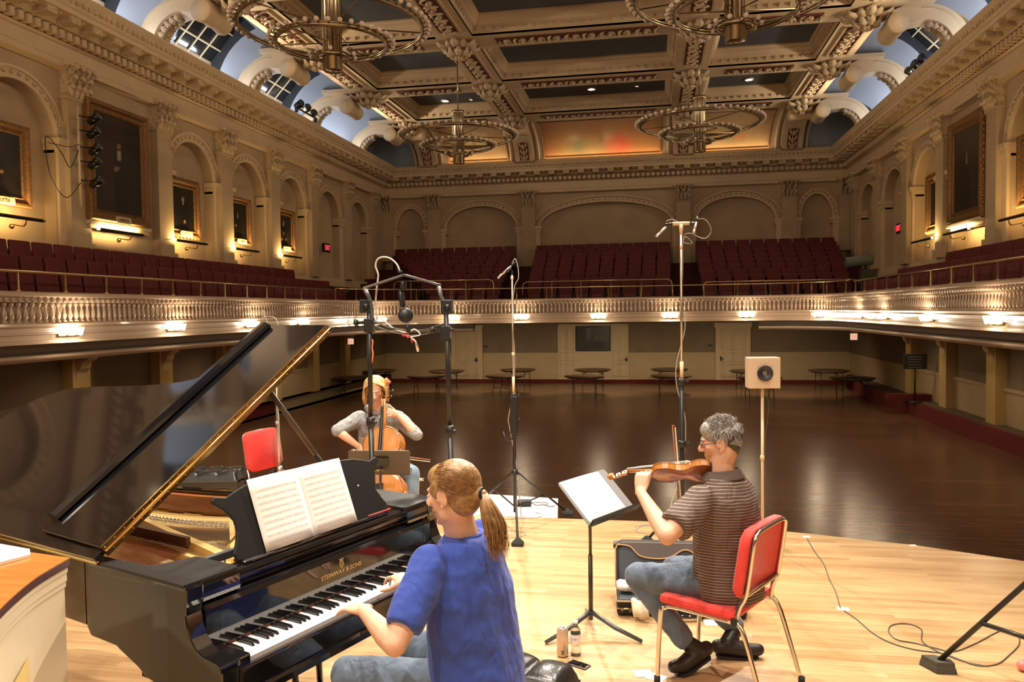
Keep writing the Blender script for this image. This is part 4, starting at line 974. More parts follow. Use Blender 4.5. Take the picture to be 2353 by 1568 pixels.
rim = spl([(1.49, 0, 0), (1.49, .2, 0), (1.485, .4, 0), (1.42, .62, 0), (1.26, .86, 0), (1.12, 1.1, 0), (1.05, 1.35, 0), (1.01, 1.6, 0), (.99, 1.85, 0), (.93, 2.1, 0), (.78, 2.29, 0), (.55, 2.37, 0), (.3, 2.36, 0), (.1, 2.25, 0), (0.0, 2.0, 0), (0, 1.5, 0)], 6)
m_ = MB(); m_.sweep([(0, .745), (0, 1.0), (.008, 1.008), (.055, 1.008), (.06, 1.0), (.06, .745), (0, .745)], rim+[V((0, .9, 0)), V((0, .63, 0))]); m_.build('rim', LACQ, pno)
m_ = MB(); m_.sweep([(.061, .76), (.061, .985), (.085, .99), (.10, .985), (.10, .76)], rim+[V((0, .9, 0)), V((0, .3, 0))]); m_.build('inner_rim', RIMW, pno)
# arms with the curved cheek
cheek = [(.3, 1.006), (-.0, 1.006), (-.008, .995), (-.008, .95), (0.0, .93), (.002, .9), (-.005, .86), (-.022, .82), (-.05, .79), (-.09, .772), (-.16, .765), (-.185, .755), (-.19, .735), (-.19, .64), (-.17, .615), (.3, .6)]
for t0, t1 in ((0, .075), (1.415, 1.49)):
    m_ = MB(); m_.prism(cheek[1:-1]+([(.0, .60), (.15, .60), (.24, .62), (.30, .65), (.41, .69), (.43, .70), (.60, .704), (.628, .737), (.6295, .745), (.6295, 1.006)] if t0 == 0 else [(.0, .60), (.3, .60), (.3, 1.006)]), t0, t1, lambda b, z, t: V((t, b, z))); o = m_.build('arm', LACQ, pno); mods(o, bev=.006)
for t0, t1 in ((.075, .132), (1.362, 1.415)): MB().bbox((t0, -.185, .65), (t1, -.012, .762), .008).build('key_block', LACQ, pno)
MB().box((.02, -.15, .605), (1.40, .30, .645)).build('keybed', SATB, pno)
m_ = MB(); m_.prism([(-.178, .722), (-.182, .727), (-.20, .727), (-.205, .72), (-.205, .65), (-.2, .64), (-.215, .63), (-.215, .605), (-.17, .59), (-.17, .722)], .075, 1.415, lambda b, z, t: V((t, b, z))); m_.build('key_slip', LACQ, pno)
# fallboard and front rail
fb = [V(q) for q in ((-.015, .752, 0), (-.011, .898, 0), (-.004, .915, 0), (.02, .925, 0))]
m_ = MB(); P_ = [(p.x, p.y) for p in fb]+[(.075, .925), (.03, .83), (.004, .75)]; m_.prism(P_, .134, 1.36, lambda b, z, t: V((t, b, z))); fbo = m_.build('fallboard', LACQ, pno)
for t0, t1 in ((.076, .133), (1.362, 1.414)): m_ = MB(); m_.prism(P_, t0, t1, lambda b, z, t: V((t, b, z))); m_.build('fallboard_cheek', LACQ, pno)
m_ = MB(); P_ = [(.03, .925), (.024, .935), (.03, .942), (.02, .948), (.012, .957), (.014, .966), (.02, .972), (.014, .98), (.022, .992), (.035, 1.0), (.06, 1.002), (.09, 1.0), (.09, .925)]
m_.prism(P_, .24, 1.25, lambda b, z, t: V((t, b, z))); m_.build('front_rail', LACQ, pno)
for t0, t1 in ((.075, .24), (1.25, 1.415)): MB().prism([(.0, .93), (-.004, .945), (.0, .96), (.0, .985), (.008, 1.0), (.06, 1.0), (.06, .93)], t0, t1, lambda b, z, t: V((t, b, z))).build('front_rail_end', LACQ, pno)
m_ = MB(); m_.prism([(.0, .005), (.235, .005), (.245, .03), (.24, .26), (.08, .30), (.06, .5), (.0, .52)], 1.0, 1.012); m_.build('side_shelf', SATB, pno)
m_ = MB(); m_.prism([(1.49, .005), (1.25, .005), (1.24, .03), (1.25, .26), (1.40, .30), (1.43, .5), (1.485, .42)], 1.0, 1.012); m_.build('side_shelf', SATB, pno)
# lettering in gold on the fallboard
def fbp(t, z):
    for a, b in zip(fb, fb[1:]):
        if a.y <= z <= b.y: q = (z-a.y)/(b.y-a.y); return V((t, a.x+(b.x-a.x)*q-.0015, z))
lr = (pi/2-R(1.6), 0, 0)
text('STEINWAY & SONS', fbp(.775, .838), .026, GOLDL, rot=lr, parent=fbo, ext=.0004, name='gold_lettering', sx=1.12)
m_ = MB(); c = fbp(.775, .876); uz = V((0, sin(R(1.6)), cos(R(1.6)))); ux = V((1, 0, 0))
for s in (-1, 1): m_.tube([c+ux*(s*x)+uz*z for x, z in ((.002, -.017), (.009, -.014), (.012, -.006), (.009, .002), (.006, .009), (.009, .016), (.013, .015))], .0016, 5)
for x in (-.004, 0, .004): m_.tube([c+ux*x+uz*-.012, c+ux*x+uz*.012], .0007, 4)
m_.tube([c+ux*-.008+uz*.012, c+ux*.008+uz*.012], .0012, 4).tube([c+ux*(.004*cos(t))+uz*(-.02+.003*sin(t)) for t in [k*.8 for k in range(9)]], .0012, 4).tube([c+uz*.015, c+uz*.02], .001, 4)
m_.build('gold_lyre_emblem', GOLDL, fbo)
MB().box((.133, -.018, .742), (1.36, -.013, .744)).build('felt_strip', FELT, pno)
# keys
wk = MB().bbox((.0006, -.152, -.024), (.0229, 0, 0), .0012).build('white_key', IVORY, pno)
bm2 = MB(); x0, x1 = .0, .0105; bm2.add([(x0, -.095, 0), (x1, -.095, 0), (x1, 0, 0), (x0, 0, 0), (x0+.001, -.086, .0115), (x1-.001, -.086, .0115), (x1-.001, 0, .0125), (x0+.001, 0, .0125)], [(0, 3, 2, 1), (4, 5, 6, 7), (0, 1, 5, 4), (1, 2, 6, 5), (2, 3, 7, 6), (3, 0, 4, 7)])
bk = bm2.build('black_key', EBON, pno); mods(bk, bev=.0012)
T0 = .1345; first = [True, True]
for i in range(52):
    o = wk if i == 0 else wk.copy()
    if i: COL.objects.link(o)
    o.location = (T0+i*.02355, -.018, .7405); note = (i+5) % 7     # A B C D E F G
    # black keys sit after A, C, D, F, G
    if i < 51 and 'CDEFGAB'[note] in 'ACDFG':
        q = bk if first[1] else bk.copy()
        if not first[1]: COL.objects.link(q)
        first[1] = False; q.location = (T0+(i+1)*.02355-.00525, -.018, .7405)
# soundboard, plate, strings
inn = [(p.x-(.10 if p.x > .7 else 0), p.y) for p in rim]
ins = [(1.39, .3), (1.385, .42), (1.33, .6), (1.18, .82), (1.03, 1.06), (.955, 1.33), (.915, 1.6), (.89, 1.84), (.84, 2.04), (.72, 2.2), (.52, 2.27), (.3, 2.26), (.14, 2.15), (.1, 1.98), (.1, .3)]
MB().prism(ins, .80, .812).build('soundboard', BOARD, pno)
m_ = MB()      # iron plate: front web, edge flange, struts
m_.prism([(.1, .3), (1.39, .3), (1.385, .42), (1.3, .44), (.55, .46), (.1, .52)], .875, .895)
ed2 = [V((x, y, 0)) for x, y in ins[:14]]
m_.sweep([(0, .862), (0, .885), (.10, .885), (.16, .872), (.17, .855)], ed2)
hol = []
def hole(c, a, b, M_=m_): M_.tube([(c[0]+a*cos(t)*.45, c[1]+b*sin(t), .887) for t in [2*pi*k/16 for k in range(16)]], .006, 5, closed=True)
m_.add([(1.02, .86, .874), (1.10, .9, .874), (.98, 1.16, .874), (.92, 1.6, .874), (.9, 1.9, .874), (.76, 1.9, .874), (.74, 1.45, .874), (.80, 1.1, .874), (.92, .84, .874)], [tuple(range(9))])
for c in ((.945, 1.50), (.975, 1.28)): hole(c, .07, .07)
def strut(a, b, w, z0, z1, w2=None, z2=None):
    a, b = V((*a, 0)), V((*b, 0)); d = (b-a).normalized(); s = V((-d.y, d.x, 0)); w2 = w2 or w; z2 = z2 or z1
    m_.add([a-s*w+EZ*z0, a+s*w+EZ*z0, a+s*w+EZ*z1, a-s*w+EZ*z1, b-s*w2+EZ*z0, b+s*w2+EZ*z0, b+s*w2+EZ*z2, b-s*w2+EZ*z2], [(0, 3, 2, 1), (4, 5, 6, 7), (0, 1, 5, 4), (2, 3, 7, 6), (1, 2, 6, 5), (3, 0, 4, 7)])
strut((.47, .40), (.665, 1.30), .022, .885, .94, .014); strut((.665, 1.30), (.72, 2.1), .014, .885, .94)
strut((.40, .42), (.46, 1.15), .012, .885, .925); strut((.50, .36), (.90, .87), .012, .885, .915)
strut((.9, .38), (1.1, .74), .012, .885, .92); strut((.1, .33), (.12, 1.9), .018, .865, .89)
m_.build('iron_plate', PLATEM, pno)
m_ = MB()
for c in ((.945, 1.50), (.975, 1.28)):
    vs = [(c[0]+.031*cos(t), c[1]+.07*sin(t), .8795) for t in [2*pi*k/20 for k in range(20)]]; m_.add(vs, [tuple(range(20))])
m_.build('sound_hole', RIMW, pno)
for nm_, a0, a1, b0, b1, n_, r_, mt_, z in (('bass_string', (.13, .52), (.42, .56), (.33, 1.9), (.62, 2.05), 30, .0022, COPPER, .935), ('tenor_string', (.46, .5), (.62, .46), (.40, 2.0), (.62, 1.98), 16, .0014, STEEL, .908), ('treble_string', (.64, .45), (1.34, .43), (.66, 1.75), (1.25, .70), 54, .0009, STEEL, .905)):
    for k in range(n_):
        q = k/(n_-1); a = V((a0[0]+(a1[0]-a0[0])*q, a0[1]+(a1[1]-a0[1])*q, z)); b = V((b0[0]+(b1[0]-b0[0])*q, b0[1]+(b1[1]-b0[1])*q, z-.012))
        if nm_ == 'treble_string': b = V((.66+.52*q**1.0, 1.75-1.03*sin(q*pi/2)**.85, z-.01))
        MB().tube([a, b], r_, 4, caps=False).build(nm_, mt_, pno)
DKW = mat('dark_bridge_and_strut', (.10, .035, .02), .5)
m_ = MB(); strut_pts = [V((.93-.0*k, 0, 0)) for k in range(1)]
m_.tube([(1.1, .78, .845), (.99, .9, .845), (.90, 1.1, .845), (.84, 1.35, .845), (.8, 1.7, .845), (.72, 1.95, .845)], .022, 4); m_.build('treble_bridge', RIMW, pno)
m_ = MB(); m_.tube([(.2, 1.78, .88), (.45, 1.95, .88), (.62, 2.0, .88)], .025, 4); m_.build('bass_bridge', DKW, pno)
# long dark bar for a plate strut, its shadow put into the colour
m_ = MB(); m_.box((.44, .60, .945), (.462, 1.20, .985)); 
for k in range(30): m_.box((.452, .61+k*.0195, .93), (.46, .62+k*.0195, .95))
m_.build('shaded_strut', DKW, pno)
m_ = MB()
for k in range(26):
    q = k/25; m_.sph((.80+.13*q-.02*sin(q*3), 1.5-.66*q, .888), (.008, .014, .009), 6, 4)
    m_.sph((.77+.13*q-.02*sin(q*3), 1.47-.66*q, .886), (.007, .013, .008), 6, 4)
m_.build('agraffe_row', mat('nickel_agraffe', (.8, .8, .8), .2, metal=1), pno)
m_ = MB(); 
for k in range(34): a = .50+k*.025; m_.cyl((a, .335+.01*(k % 2), .895), (a, .335+.01*(k % 2), .925), .0035, 6)
for k in range(22): a = .14+k*.015; m_.cyl((a, .36+.012*(k % 3), .895), (a, .36+.012*(k % 3), .925), .0035, 6)
m_.build('tuning_pins', mat('blued_pin', (.2, .2, .22), .3, metal=1), pno)
MB().bbox((.30, .275, .95), (.62, .30, .985), .004).build('desk_slide', mat('desk_slide_grey', (.09, .09, .10), .35), pno)
m_ = MB(); m_.tube([(1.37, .50, .93), (1.36, .47, .955), (1.35, .44, .93)], .006, 6).tube([(1.20, .78, .98), (1.17, .75, .985), (1.19, .72, .96), (1.15, .70, .95)], .005, 6); m_.build('lid_hook', BRASS, pno)
# music desk
dz = (V((0, .16, 1.275))-V((0, .055, 1.005))).normalized(); dn = V((1, 0, 0)).cross(dz)
DM = lambda t, h, d=0: V((t, .055, 1.004))+dz*h+dn*d
lft = [(.31, 0), (.275, .012), (.268, .04), (.29, .075), (.312, .12), (.31, .165), (.28, .21), (.24, .245), (.233, .262), (.25, .275), (.275, .268), (.30, .262), (.34, .275), (.40, .292), (.5, .30), (.6, .303)]
outl = [(t, h) for t, h in lft]+[(1.44-t, h) for t, h in lft[::-1]]
m_ = MB(); m_.prism([(t, h) for t, h in outl], -.008, .008, lambda t, h, d: DM(t, h, d)); dk = m_.build('music_desk', SATB, pno); mods(dk, bev=.004)
MB().bbox((.29, .03, 1.0), (1.15, .10, 1.012), .004).build('desk_ledge', LACQ, pno)
for t in (.42, 1.02): MB().tube([DM(t, .16, .01), V((t, .30, 1.0))], .006, 6).build('desk_strut', BRASS, pno)
# lid and folded flap
LA = R(34); LS = V((cos(LA), 0, sin(LA))); LN = V((-sin(LA), 0, cos(LA))); LO = V((0, 0, 1.022))
LP = lambda s, b, n=0: LO+LS*s+V((0, 1, 0))*b+LN*n
edge_ = [V((x, y, 0)) for x, y in spl([(1.535, .525, 0), (1.535, .7, 0), (1.46, .82, 0), (1.3, .95, 0), (1.12, 1.05, 0), (1.045, 1.2, 0), (1.01, 1.4, 0), (.985, 1.62, 0), (.96, 1.9, 0), (.92, 2.1, 0), (.83, 2.25, 0), (.7, 2.33, 0), (.5, 2.385, 0), (.25, 2.37, 0), (.07, 2.25, 0), (.0, 2.0, 0)], 4) for x, y in [(x, y)]] if False else spl([(1.535, .525, 0), (1.535, .7, 0), (1.46, .82, 0), (1.3, .95, 0), (1.12, 1.05, 0), (1.045, 1.2, 0), (1.01, 1.4, 0), (.985, 1.62, 0), (.96, 1.9, 0), (.92, 2.1, 0), (.83, 2.25, 0), (.7, 2.33, 0), (.5, 2.385, 0), (.25, 2.37, 0), (.07, 2.25, 0), (.0, 2.0, 0)], 4)
lo_ = [(-.012, .525)]+[(p.x, p.y) for p in edge_]+[(-.012, 2.0)]
m_ = MB(); m_.prism(lo_, 0, .022, lambda s, b, n: LP(s, b, n)); lid = m_.build('lid', LACQ, pno); mods(lid, bev=.003)
m_ = MB(); m_.prism([(.03, .515), (1.535, .515), (1.535, .95), (1.525, .965), (.05, .965), (.04, .95)], .026, .044, lambda s, b, n: LP(s, b, n)); fl = m_.build('lid_flap', LACQ, lid); mods(fl, bev=.003)
m_ = MB(); m_.prism([(.915, .044), (.905, .056), (.915, .07), (.94, .082), (.965, .082), (.972, .06), (.968, .026), (.965, .044)], .10, 1.51, lambda b, n, s: LP(s, b, n)); m_.build('flap_lip', LACQ, lid)
m_ = MB()
for k in range(9): s = .17+k*.155; m_.lathe([(0, .012), (.007, .011), (.01, .005), (.011, 0), (0, 0)], 10, c=LP(s, .985, .022), rot=MX((LS, V((0, 1, 0)), LN)).transposed())
m_.build('rubber_button', mat('pale_button', (.75, .6, .35), .4), lid)
m_ = MB(); m_.bbox((-.045, -.005, 0), (.045, .005, .006), .002); q = m_.build('lid_plate', BRASS, lid); q.matrix_local = frame(LP(.86, .985, .022), LS, V((0, 1, 0)), LN)
m_ = MB(); m_.prism([(.03, -.004), (1.53, -.004), (1.53, .046), (.03, .046)], .505, .5145, lambda s, n, b: LP(s, b, n)).tube([LP(.03, .502, .023), LP(1.53, .502, .023)], .0055, 8)
for k in range(60): m_.sph(LP(.04+k*.025, .504, .008 if k % 2 else .036), .003, 5, 3)
m_.build('lid_hinge', mat('polished_hinge', (.83, .55, .22), .2, metal=1), lid)
MB().sph(LP(1.545, .515, .01), .016, 8, 6).build('hinge_end', SATB, lid)
MB().tube([(-.006, .53, 1.01), (-.006, 2.0, 1.01)], .008, 8).build('spine_hinge', BRASS, pno)
# lid prop
pb = V((1.42, .60, 1.0)); pt = LP(1.10, .62, -.004)
MB().tube([pb, pb+(pt-pb)*.38], .011, 8).build('lid_prop', SATB, pno); MB().tube([pb+(pt-pb)*.36, pt], .014, 8).build('lid_prop_shaft', mat('prop_brown', (.10, .07, .05), .4), pno)
# legs, pedals, underside
for (t, b) in ((.16, .12), (1.33, .12), (.5, 1.95)):
    m_ = MB(); m_.box((t-.06, b-.06, .48), (t+.06, b+.06, .61 if b < 1 else .80)); m_.add([(t+sx*w, b+sy*w, z) for z, w in ((.48, .05), (.12, .033)) for sx, sy in ((-1, -1), (1, -1), (1, 1), (-1, 1))], [(0, 1, 2, 3), (7, 6, 5, 4)]+[(i, 4+i, 4+(i+1) % 4, (i+1) % 4) for i in range(4)])
    m_.lathe([(0, .12), (.04, .12), (.035, .09), (.02, .08)], 12, c=(t, b, 0)); o = m_.build('leg', LACQ, pno)
    MB().lathe([(0, -.03), (.024, -.024), (.03, 0), (.024, .024), (0, .03)], 14, c=(t, b, .032), rot=Ry(pi/2)).box((t-.03, b-.01, .03), (t+.03, b+.01, .085)).build('caster', BRASS, o)
m_ = MB(); m_.box((.67, .18, .08), (.87, .24, .2)); 
for t in (.69, .85): m_.tube([(t, .21, .2), (t+(.02 if t < .75 else -.02), .21, .6)], .016, 8)
m_.tube([(.72, .24, .15), (.70, .75, .6)], .008, 6).tube([(.82, .24, .15), (.84, .75, .6)], .008, 6)
ly = m_.build('pedal_lyre', LACQ, pno)
for t in (.71, .77, .83): MB().tube([(t, .2, .09), (t, .12, .085), (t, .05, .07)], [.008, .01, .016], 8).build('pedal', BRASS, ly)
# sheet music on the desk
PAPER = mat('sheet_paper', (.90, .88, .83), .6); INK = mat('music_ink', (.32, .30, .30), .7)
sm = empty('sheet_music', mat=PM @ MX.Translation(DM(.425, .004, .012)), label='open white two-page score leaning on the piano music desk', cat='sheet music')
base = DM(.425, .004, .012)
def pg(u, h):      # u across 0..1, h up; the fold dips
    t = .41+.535*u; cv = .012*sin(pi*((u*2) % 1)) if 0 < u < 1 else 0
    return DM(t-.0*h, .004+h, .013+cv+.004*h)-base
for a, b in ((0, .5), (.5, 1)):
    m_ = MB(); m_.grid(lambda x, y: pg(a+(b-a)*x*.999, .305*y), 10, 6); mods(m_.build('page', PAPER, sm), solid=.0008)
ink = MB()
for page in (0, 1):
    for st in range(10):
        h0 = .278-st*.027
        for l in range(5):
            for k in range(6):
                u0, u1 = page*.5+.04+k*.07, page*.5+.04+(k+1)*.07
                p0, p1 = pg(u0, h0-l*.0022), pg(u1, h0-l*.0022); o_ = dn*.001
                ink.add([p0+o_, p1+o_, p1+o_+dz*.0004, p0+o_+dz*.0004], [(0, 1, 2, 3)])
        for k in range(14):
            if random.random() < .7 and (page == 0 or k < 4 or random.random() < .2):
                u = page*.5+.06+k*.029; hh = h0-random.random()*.009; c = pg(u, hh)+dn*.0012
                ink.add([c+V((-.0015, 0, 0)), c+V((.0015, 0, 0)), c+V((.0015, 0, 0))+dz*.002, c+V((-.0015, 0, 0))+dz*.002, c+V((.001, 0, 0)), c+V((.0016, 0, 0)), c+V((.0016, 0, 0))+dz*.009, c+V((.001, 0, 0))+dz*.009], [(0, 1, 2, 3), (4, 5, 6, 7)])
ink.build('printed_staves', INK, sm)
pc = MB().tube([(1.02, .045, 1.018), (1.17, .04, 1.018)], .004, 6).build('pencil', mat('red_pencil', (.6, .05, .05), .4)); pc.matrix_world = PM; tag(pc, 'red pencil lying on the ledge at the foot of the music desk', 'pencil')
# ------------------------------------------------------------ reading desk at the lower left
LWOOD = mat('lectern_orange_wood', (.55, .20, .045), .25, var=.25, vs_=3, coat=.6, stretch=(2, 14, 2)); LCR = mat('lectern_cream_paint', (.80, .70, .50), .4); LEDGE = mat('lectern_dark_edge', (.10, .045, .05), .3)
LYEL = mat('lectern_yellow_panel', (.74, .56, .22), .45)
ltz = 1.10
A = at(160, 1282, z=ltz); B1 = at(80, 1330, z=ltz); C1 = at(0, 1400, z=ltz); D1 = at(-60, 1480, z=ltz); E1 = at(0, 1252, z=ltz+.03); F1 = at(-260, 1235, z=ltz)
lec = empty('lectern', (A.x-.3, A.y-.3, 0), label='cream painted lectern with orange wood top at the lower left corner', cat='lectern'); lb = MX.Translation(-lec.location)
top = [(p.x, p.y) for p in spl([A, B1, C1, D1], 5)]+[(F1.x-.3, D1.y-.2), (F1.x-.2, F1.y), (at(60, 1268, z=ltz).x, at(60, 1268, z=ltz).y)]
MB(M=lb).prism(top, ltz-.004, ltz).build('desk_top', LWOOD, lec); MB(M=lb).prism(top, ltz-.03, ltz-.004).build('top_edge', LEDGE, lec)
c0 = V((sum(p[0] for p in top)/len(top), sum(p[1] for p in top)/len(top)))
sh = lambda k: [(c0.x+(x-c0.x)*k, c0.y+(y-c0.y)*k) for x, y in top]
m_ = MB(M=lb)
for k, (s0, z0, z1) in enumerate(((.97, ltz-.05, ltz-.03), (.955, ltz-.08, ltz-.05), (.94, ltz-.1, ltz-.08))): m_.prism(sh(s0), z0, z1)
m_.build('moulding', LCR, lec); MB(M=lb).prism(sh(.92), .0, ltz-.1).build('body', LCR, lec)
pz = sh(.925); q0 = V((*pz[7], 0)); q1 = V((*pz[13], 0)); 
p0, p1 = at(0, 1470, y=B1.y-.05), at(40, 1440, y=B1.y-.05)
bx0 = V((*sh(.926)[6], 0)); bx1 = V((*sh(.926)[12], 0)); nn = V((bx1.y-bx0.y, bx0.x-bx1.x, 0)).normalized()*-.004
MB(M=lb).add([bx0+nn+EZ*.35, bx1+nn+EZ*.35, bx1+nn+EZ*.80, bx0+nn+EZ*.86], [(0, 1, 2, 3)]).build('side_panel', LYEL, lec)
pp = [at(-30, 1300, z=ltz+.012), at(70, 1274, z=ltz+.012), at(68, 1262, z=ltz+.012), at(0, 1250, z=ltz+.012), at(-120, 1262, z=ltz+.012)]
o = MB().prism([(p.x, p.y) for p in pp], ltz+.001, ltz+.012).build('paper_stack', PAPER); tag(o, 'white papers lying on the orange wood lectern top', 'paper stack')
# ------------------------------------------------------------ things on the stage
CHROME = mat('chair_chrome', (.80, .74, .66), .16, metal=1); REDF = mat('red_chair_fabric', (.78, .045, .035), .75, sheen=.3, var=.12, vs_=30)
BLKM = mat('stand_black_metal', (.018, .017, .017), .33, spec=.5); ALU = mat('stand_silver_tube', (.62, .56, .48), .28, metal=.9); RUB = mat('rubber_foot_black', (.02, .02, .02), .8)
MICS = mat('mic_silver', (.82, .74, .68), .25, metal=.8); CREAMP = mat('cream_plastic', (.80, .62, .40), .4); CAB = mat('grey_cable', (.42, .38, .34), .5); CABD = mat('dark_cable', (.10, .09, .08), .5)
LEATH = mat('black_tufted_leather', (.02, .02, .021), .28, spec=.6, bump=.1, bs=60)
def stacking_chair(loc, ang, label, S=1.0):
    e = empty('red_stacking_chair', loc, ang, label=label, cat='chair', group='red padded chairs with chrome frames')
    # local: x right, y forward (facing +y), z up ; seat 0.45
    w, d = .225, .21; T = .0125
    MB().bbox((-.235, -.20, .425), (.235, .225, .475), .022).build('seat', REDF, e)
    bk = Rx(R(12)); m_ = MB()
    def bp_(x, h, q=0): return V((x, -.205-.17*h*.9+q, .475+h))
    ol = []
    for k in range(28):
        t = 2*pi*k/28; cx = max(-1, min(1, 1.25*cos(t))); cz = max(-1, min(1, 1.25*sin(t)))
        ol.append((.222*cx, .235+.182*cz))
    n_ = len(ol); vs = []
    for q, k in ((-.012, .96), (-.016, .985), (0, 1), (.03, 1), (.045, .95)): vs += [bp_(x*k, .235+(h-.235)*k, q) for x, h in ol]
    fs = [tuple(range(n_-1, -1, -1)), tuple(4*n_+i for i in range(n_))]
    for r_ in range(4): fs += [(r_*n_+i, r_*n_+(i+1) % n_, (r_+1)*n_+(i+1) % n_, (r_+1)*n_+i) for i in range(n_)]
    m_.add(vs, fs, True); m_.build('backrest', REDF, e)
    # one bent tube: rear legs, uprights and the loop round the back
    lp = [V((-.235, -.36, 0)), V((-.228, -.25, .36)), V((-.222, -.205, .43)), V((-.21, -.215, .50)), bp_(-.20, .10, -.025), bp_(-.20, .345, -.025), bp_(-.17, .395, -.025), bp_(-.10, .405, -.025), bp_(0, .407, -.025)]
    lp = spl(lp, 5); full = lp+[V((-p.x, p.y, p.z)) for p in lp[::-1][1:]]
    MB().tube(full, T, 10, flat=.75).build('back_frame', CHROME, e)
    MB().tube([bp_(-.2, .085, -.025), bp_(.2, .085, -.025)], T*.9, 8).build('back_rail', CHROME, e)
    for s in (-1, 1):
        f_ = spl([V((s*.232, .235, 0)), V((s*.228, .215, .36)), V((s*.222, .19, .405)), V((s*.215, .12, .418)), V((s*.215, -.20, .418))], 5)
        o = MB().tube(f_, T, 10).build('front_leg', CHROME, e)
        MB().lathe([(0, 0), (.017, 0), (.017, .03), (.0, .03)], 10, c=(s*.232, .235, 0)).build('foot_cap', RUB, o)
        MB().lathe([(0, 0), (.017, 0), (.017, .03), (.0, .03)], 10, c=(s*.235, -.36, 0)).build('rear_foot_cap', RUB, o)
        MB().bbox((s*.232-.008, -.21, .412), (s*.232+.008, -.18, .445), .003).build('bracket', BLKM, e)
    return e
VF = R(150)     # way the violinist faces
vch = V((.33, 4.19, 0)); stacking_chair(vch, VF-pi/2, 'red padded chrome chair the violinist sits on')
rc = at(600, 1095, z=.45); rc2 = V((-3.38, 6.62, 0))
stacking_chair(rc2, R(-14)-pi/2, 'red padded chrome chair with a camera on it, behind the piano')
# camera and pens lying on the far chair
CAMB = mat('camera_black', (.02, .02, .02), .4)
cp = V((-3.36, 6.50, .476)); e = empty('camera_body', cp, R(-30), label='black camera resting on the red chair behind the piano', cat='camera')
MB().bbox((-.065, -.035, 0), (.065, .035, .085), .012).bbox((-.025, -.03, .08), (.025, .03, .115), .012).build('body', CAMB, e)
MB().lathe([(.0, .0), (.034, .0), (.036, .05), (.033, .075), (.0, .07)], 16, c=(0, -.035, .042), rot=Rx(pi/2)).build('lens', LACQ, e)
MB().bbox((-.062, -.045, .01), (-.035, -.03, .075), .006).build('grip', RUB, e)
MB().tube(spl([(-.06, 0, .07), (-.10, -.03, .03), (-.11, -.08, .008), (-.04, -.12, .006), (.05, -.11, .006)], 6), .006, 5).build('strap', CAMB, e)
for k, (dx, dy, a, c, l) in enumerate(((.13, -.02, .4, (.15, .2, .6), 'blue marker pen on the red chair next to the camera'), (.15, -.06, .5, (.75, .75, .8), 'silver pen on the red chair next to the camera'), (.10, -.09, .2, (.05, .05, .06), 'black pen on the red chair next to the camera'))):
    o = MB().tube([(-.07, 0, 0), (.055, 0, 0), (.07, 0, 0)], [.006, .006, .002], 8).build('pen', mat('pen_%d' % k, c, .3), loc=cp+V((dx, dy, .007))); o.rotation_euler = (0, 0, a); tag(o, l, 'pen', 'pens on the far red chair')
def tufted(loc, ang, w, d, h, label, legs=True):
    e = empty('piano_bench', loc, ang, label=label, cat='bench', group='black tufted piano benches')
    MB().bbox((-w/2, -d/2, h-.14), (w/2, d/2, h-.07), .008).build('apron', LACQ, e)
    m_ = MB(); nx, ny = 4, 2
    def fn(a, b):
        x, y = (a-.5)*w, (b-.5)*d; gx, gy = abs(sin(a*nx*pi)), abs(sin(b*ny*pi))
        ed_ = min(1, min(a, 1-a)*w/.03)*min(1, min(b, 1-b)*d/.03)
        return V((x, y, h-.07+.085*sqrt(max(0, ed_))*(.62+.38*sqrt(gx*gy))))
    m_.grid(fn, 48, 28); m_.build('cushion', LEATH, e)
    for i in range(1, nx):
        for j in range(1, ny): MB().sph(((i/nx-.5)*w, (j/ny-.5)*d, h-.014), (.012, .012, .006), 8, 5).build('button', LEATH, e)
    if legs:
        for sx in (-1, 1):
            for sy in (-1, 1): MB().add([((w/2-.05)*sx+p*q, (d/2-.05)*sy+r*q, z) for z, q in ((h-.14, .028), (0, .018)) for p, r in ((-1, -1), (1, -1), (1, 1), (-1, 1))], [(3, 2, 1, 0), (4, 5, 6, 7)]+[(i, (i+1) % 4, 4+(i+1) % 4, 4+i) for i in range(4)]).build('leg', LACQ, e)
        MB().tube([(w/2, 0, h-.1), (w/2+.03, 0, h-.1)], .008, 8).lathe([(0, -.01), (.03, -.008), (.032, .008), (0, .01)], 14, c=(w/2+.04, 0, h-.1), rot=Ry(pi/2)).build('height_knob', LACQ, e)
    return e
pb_ = PL3(.80, -.80, 0); tufted(pb_, TH, .78, .36, .475, 'black tufted bench under the pianist, cut by the bottom edge')
bp2 = at(468, 1085, z=.47); tufted((bp2.x, bp2.y, 0), R(12), .75, .36, .49, 'spare black tufted bench glimpsed behind the raised lid')
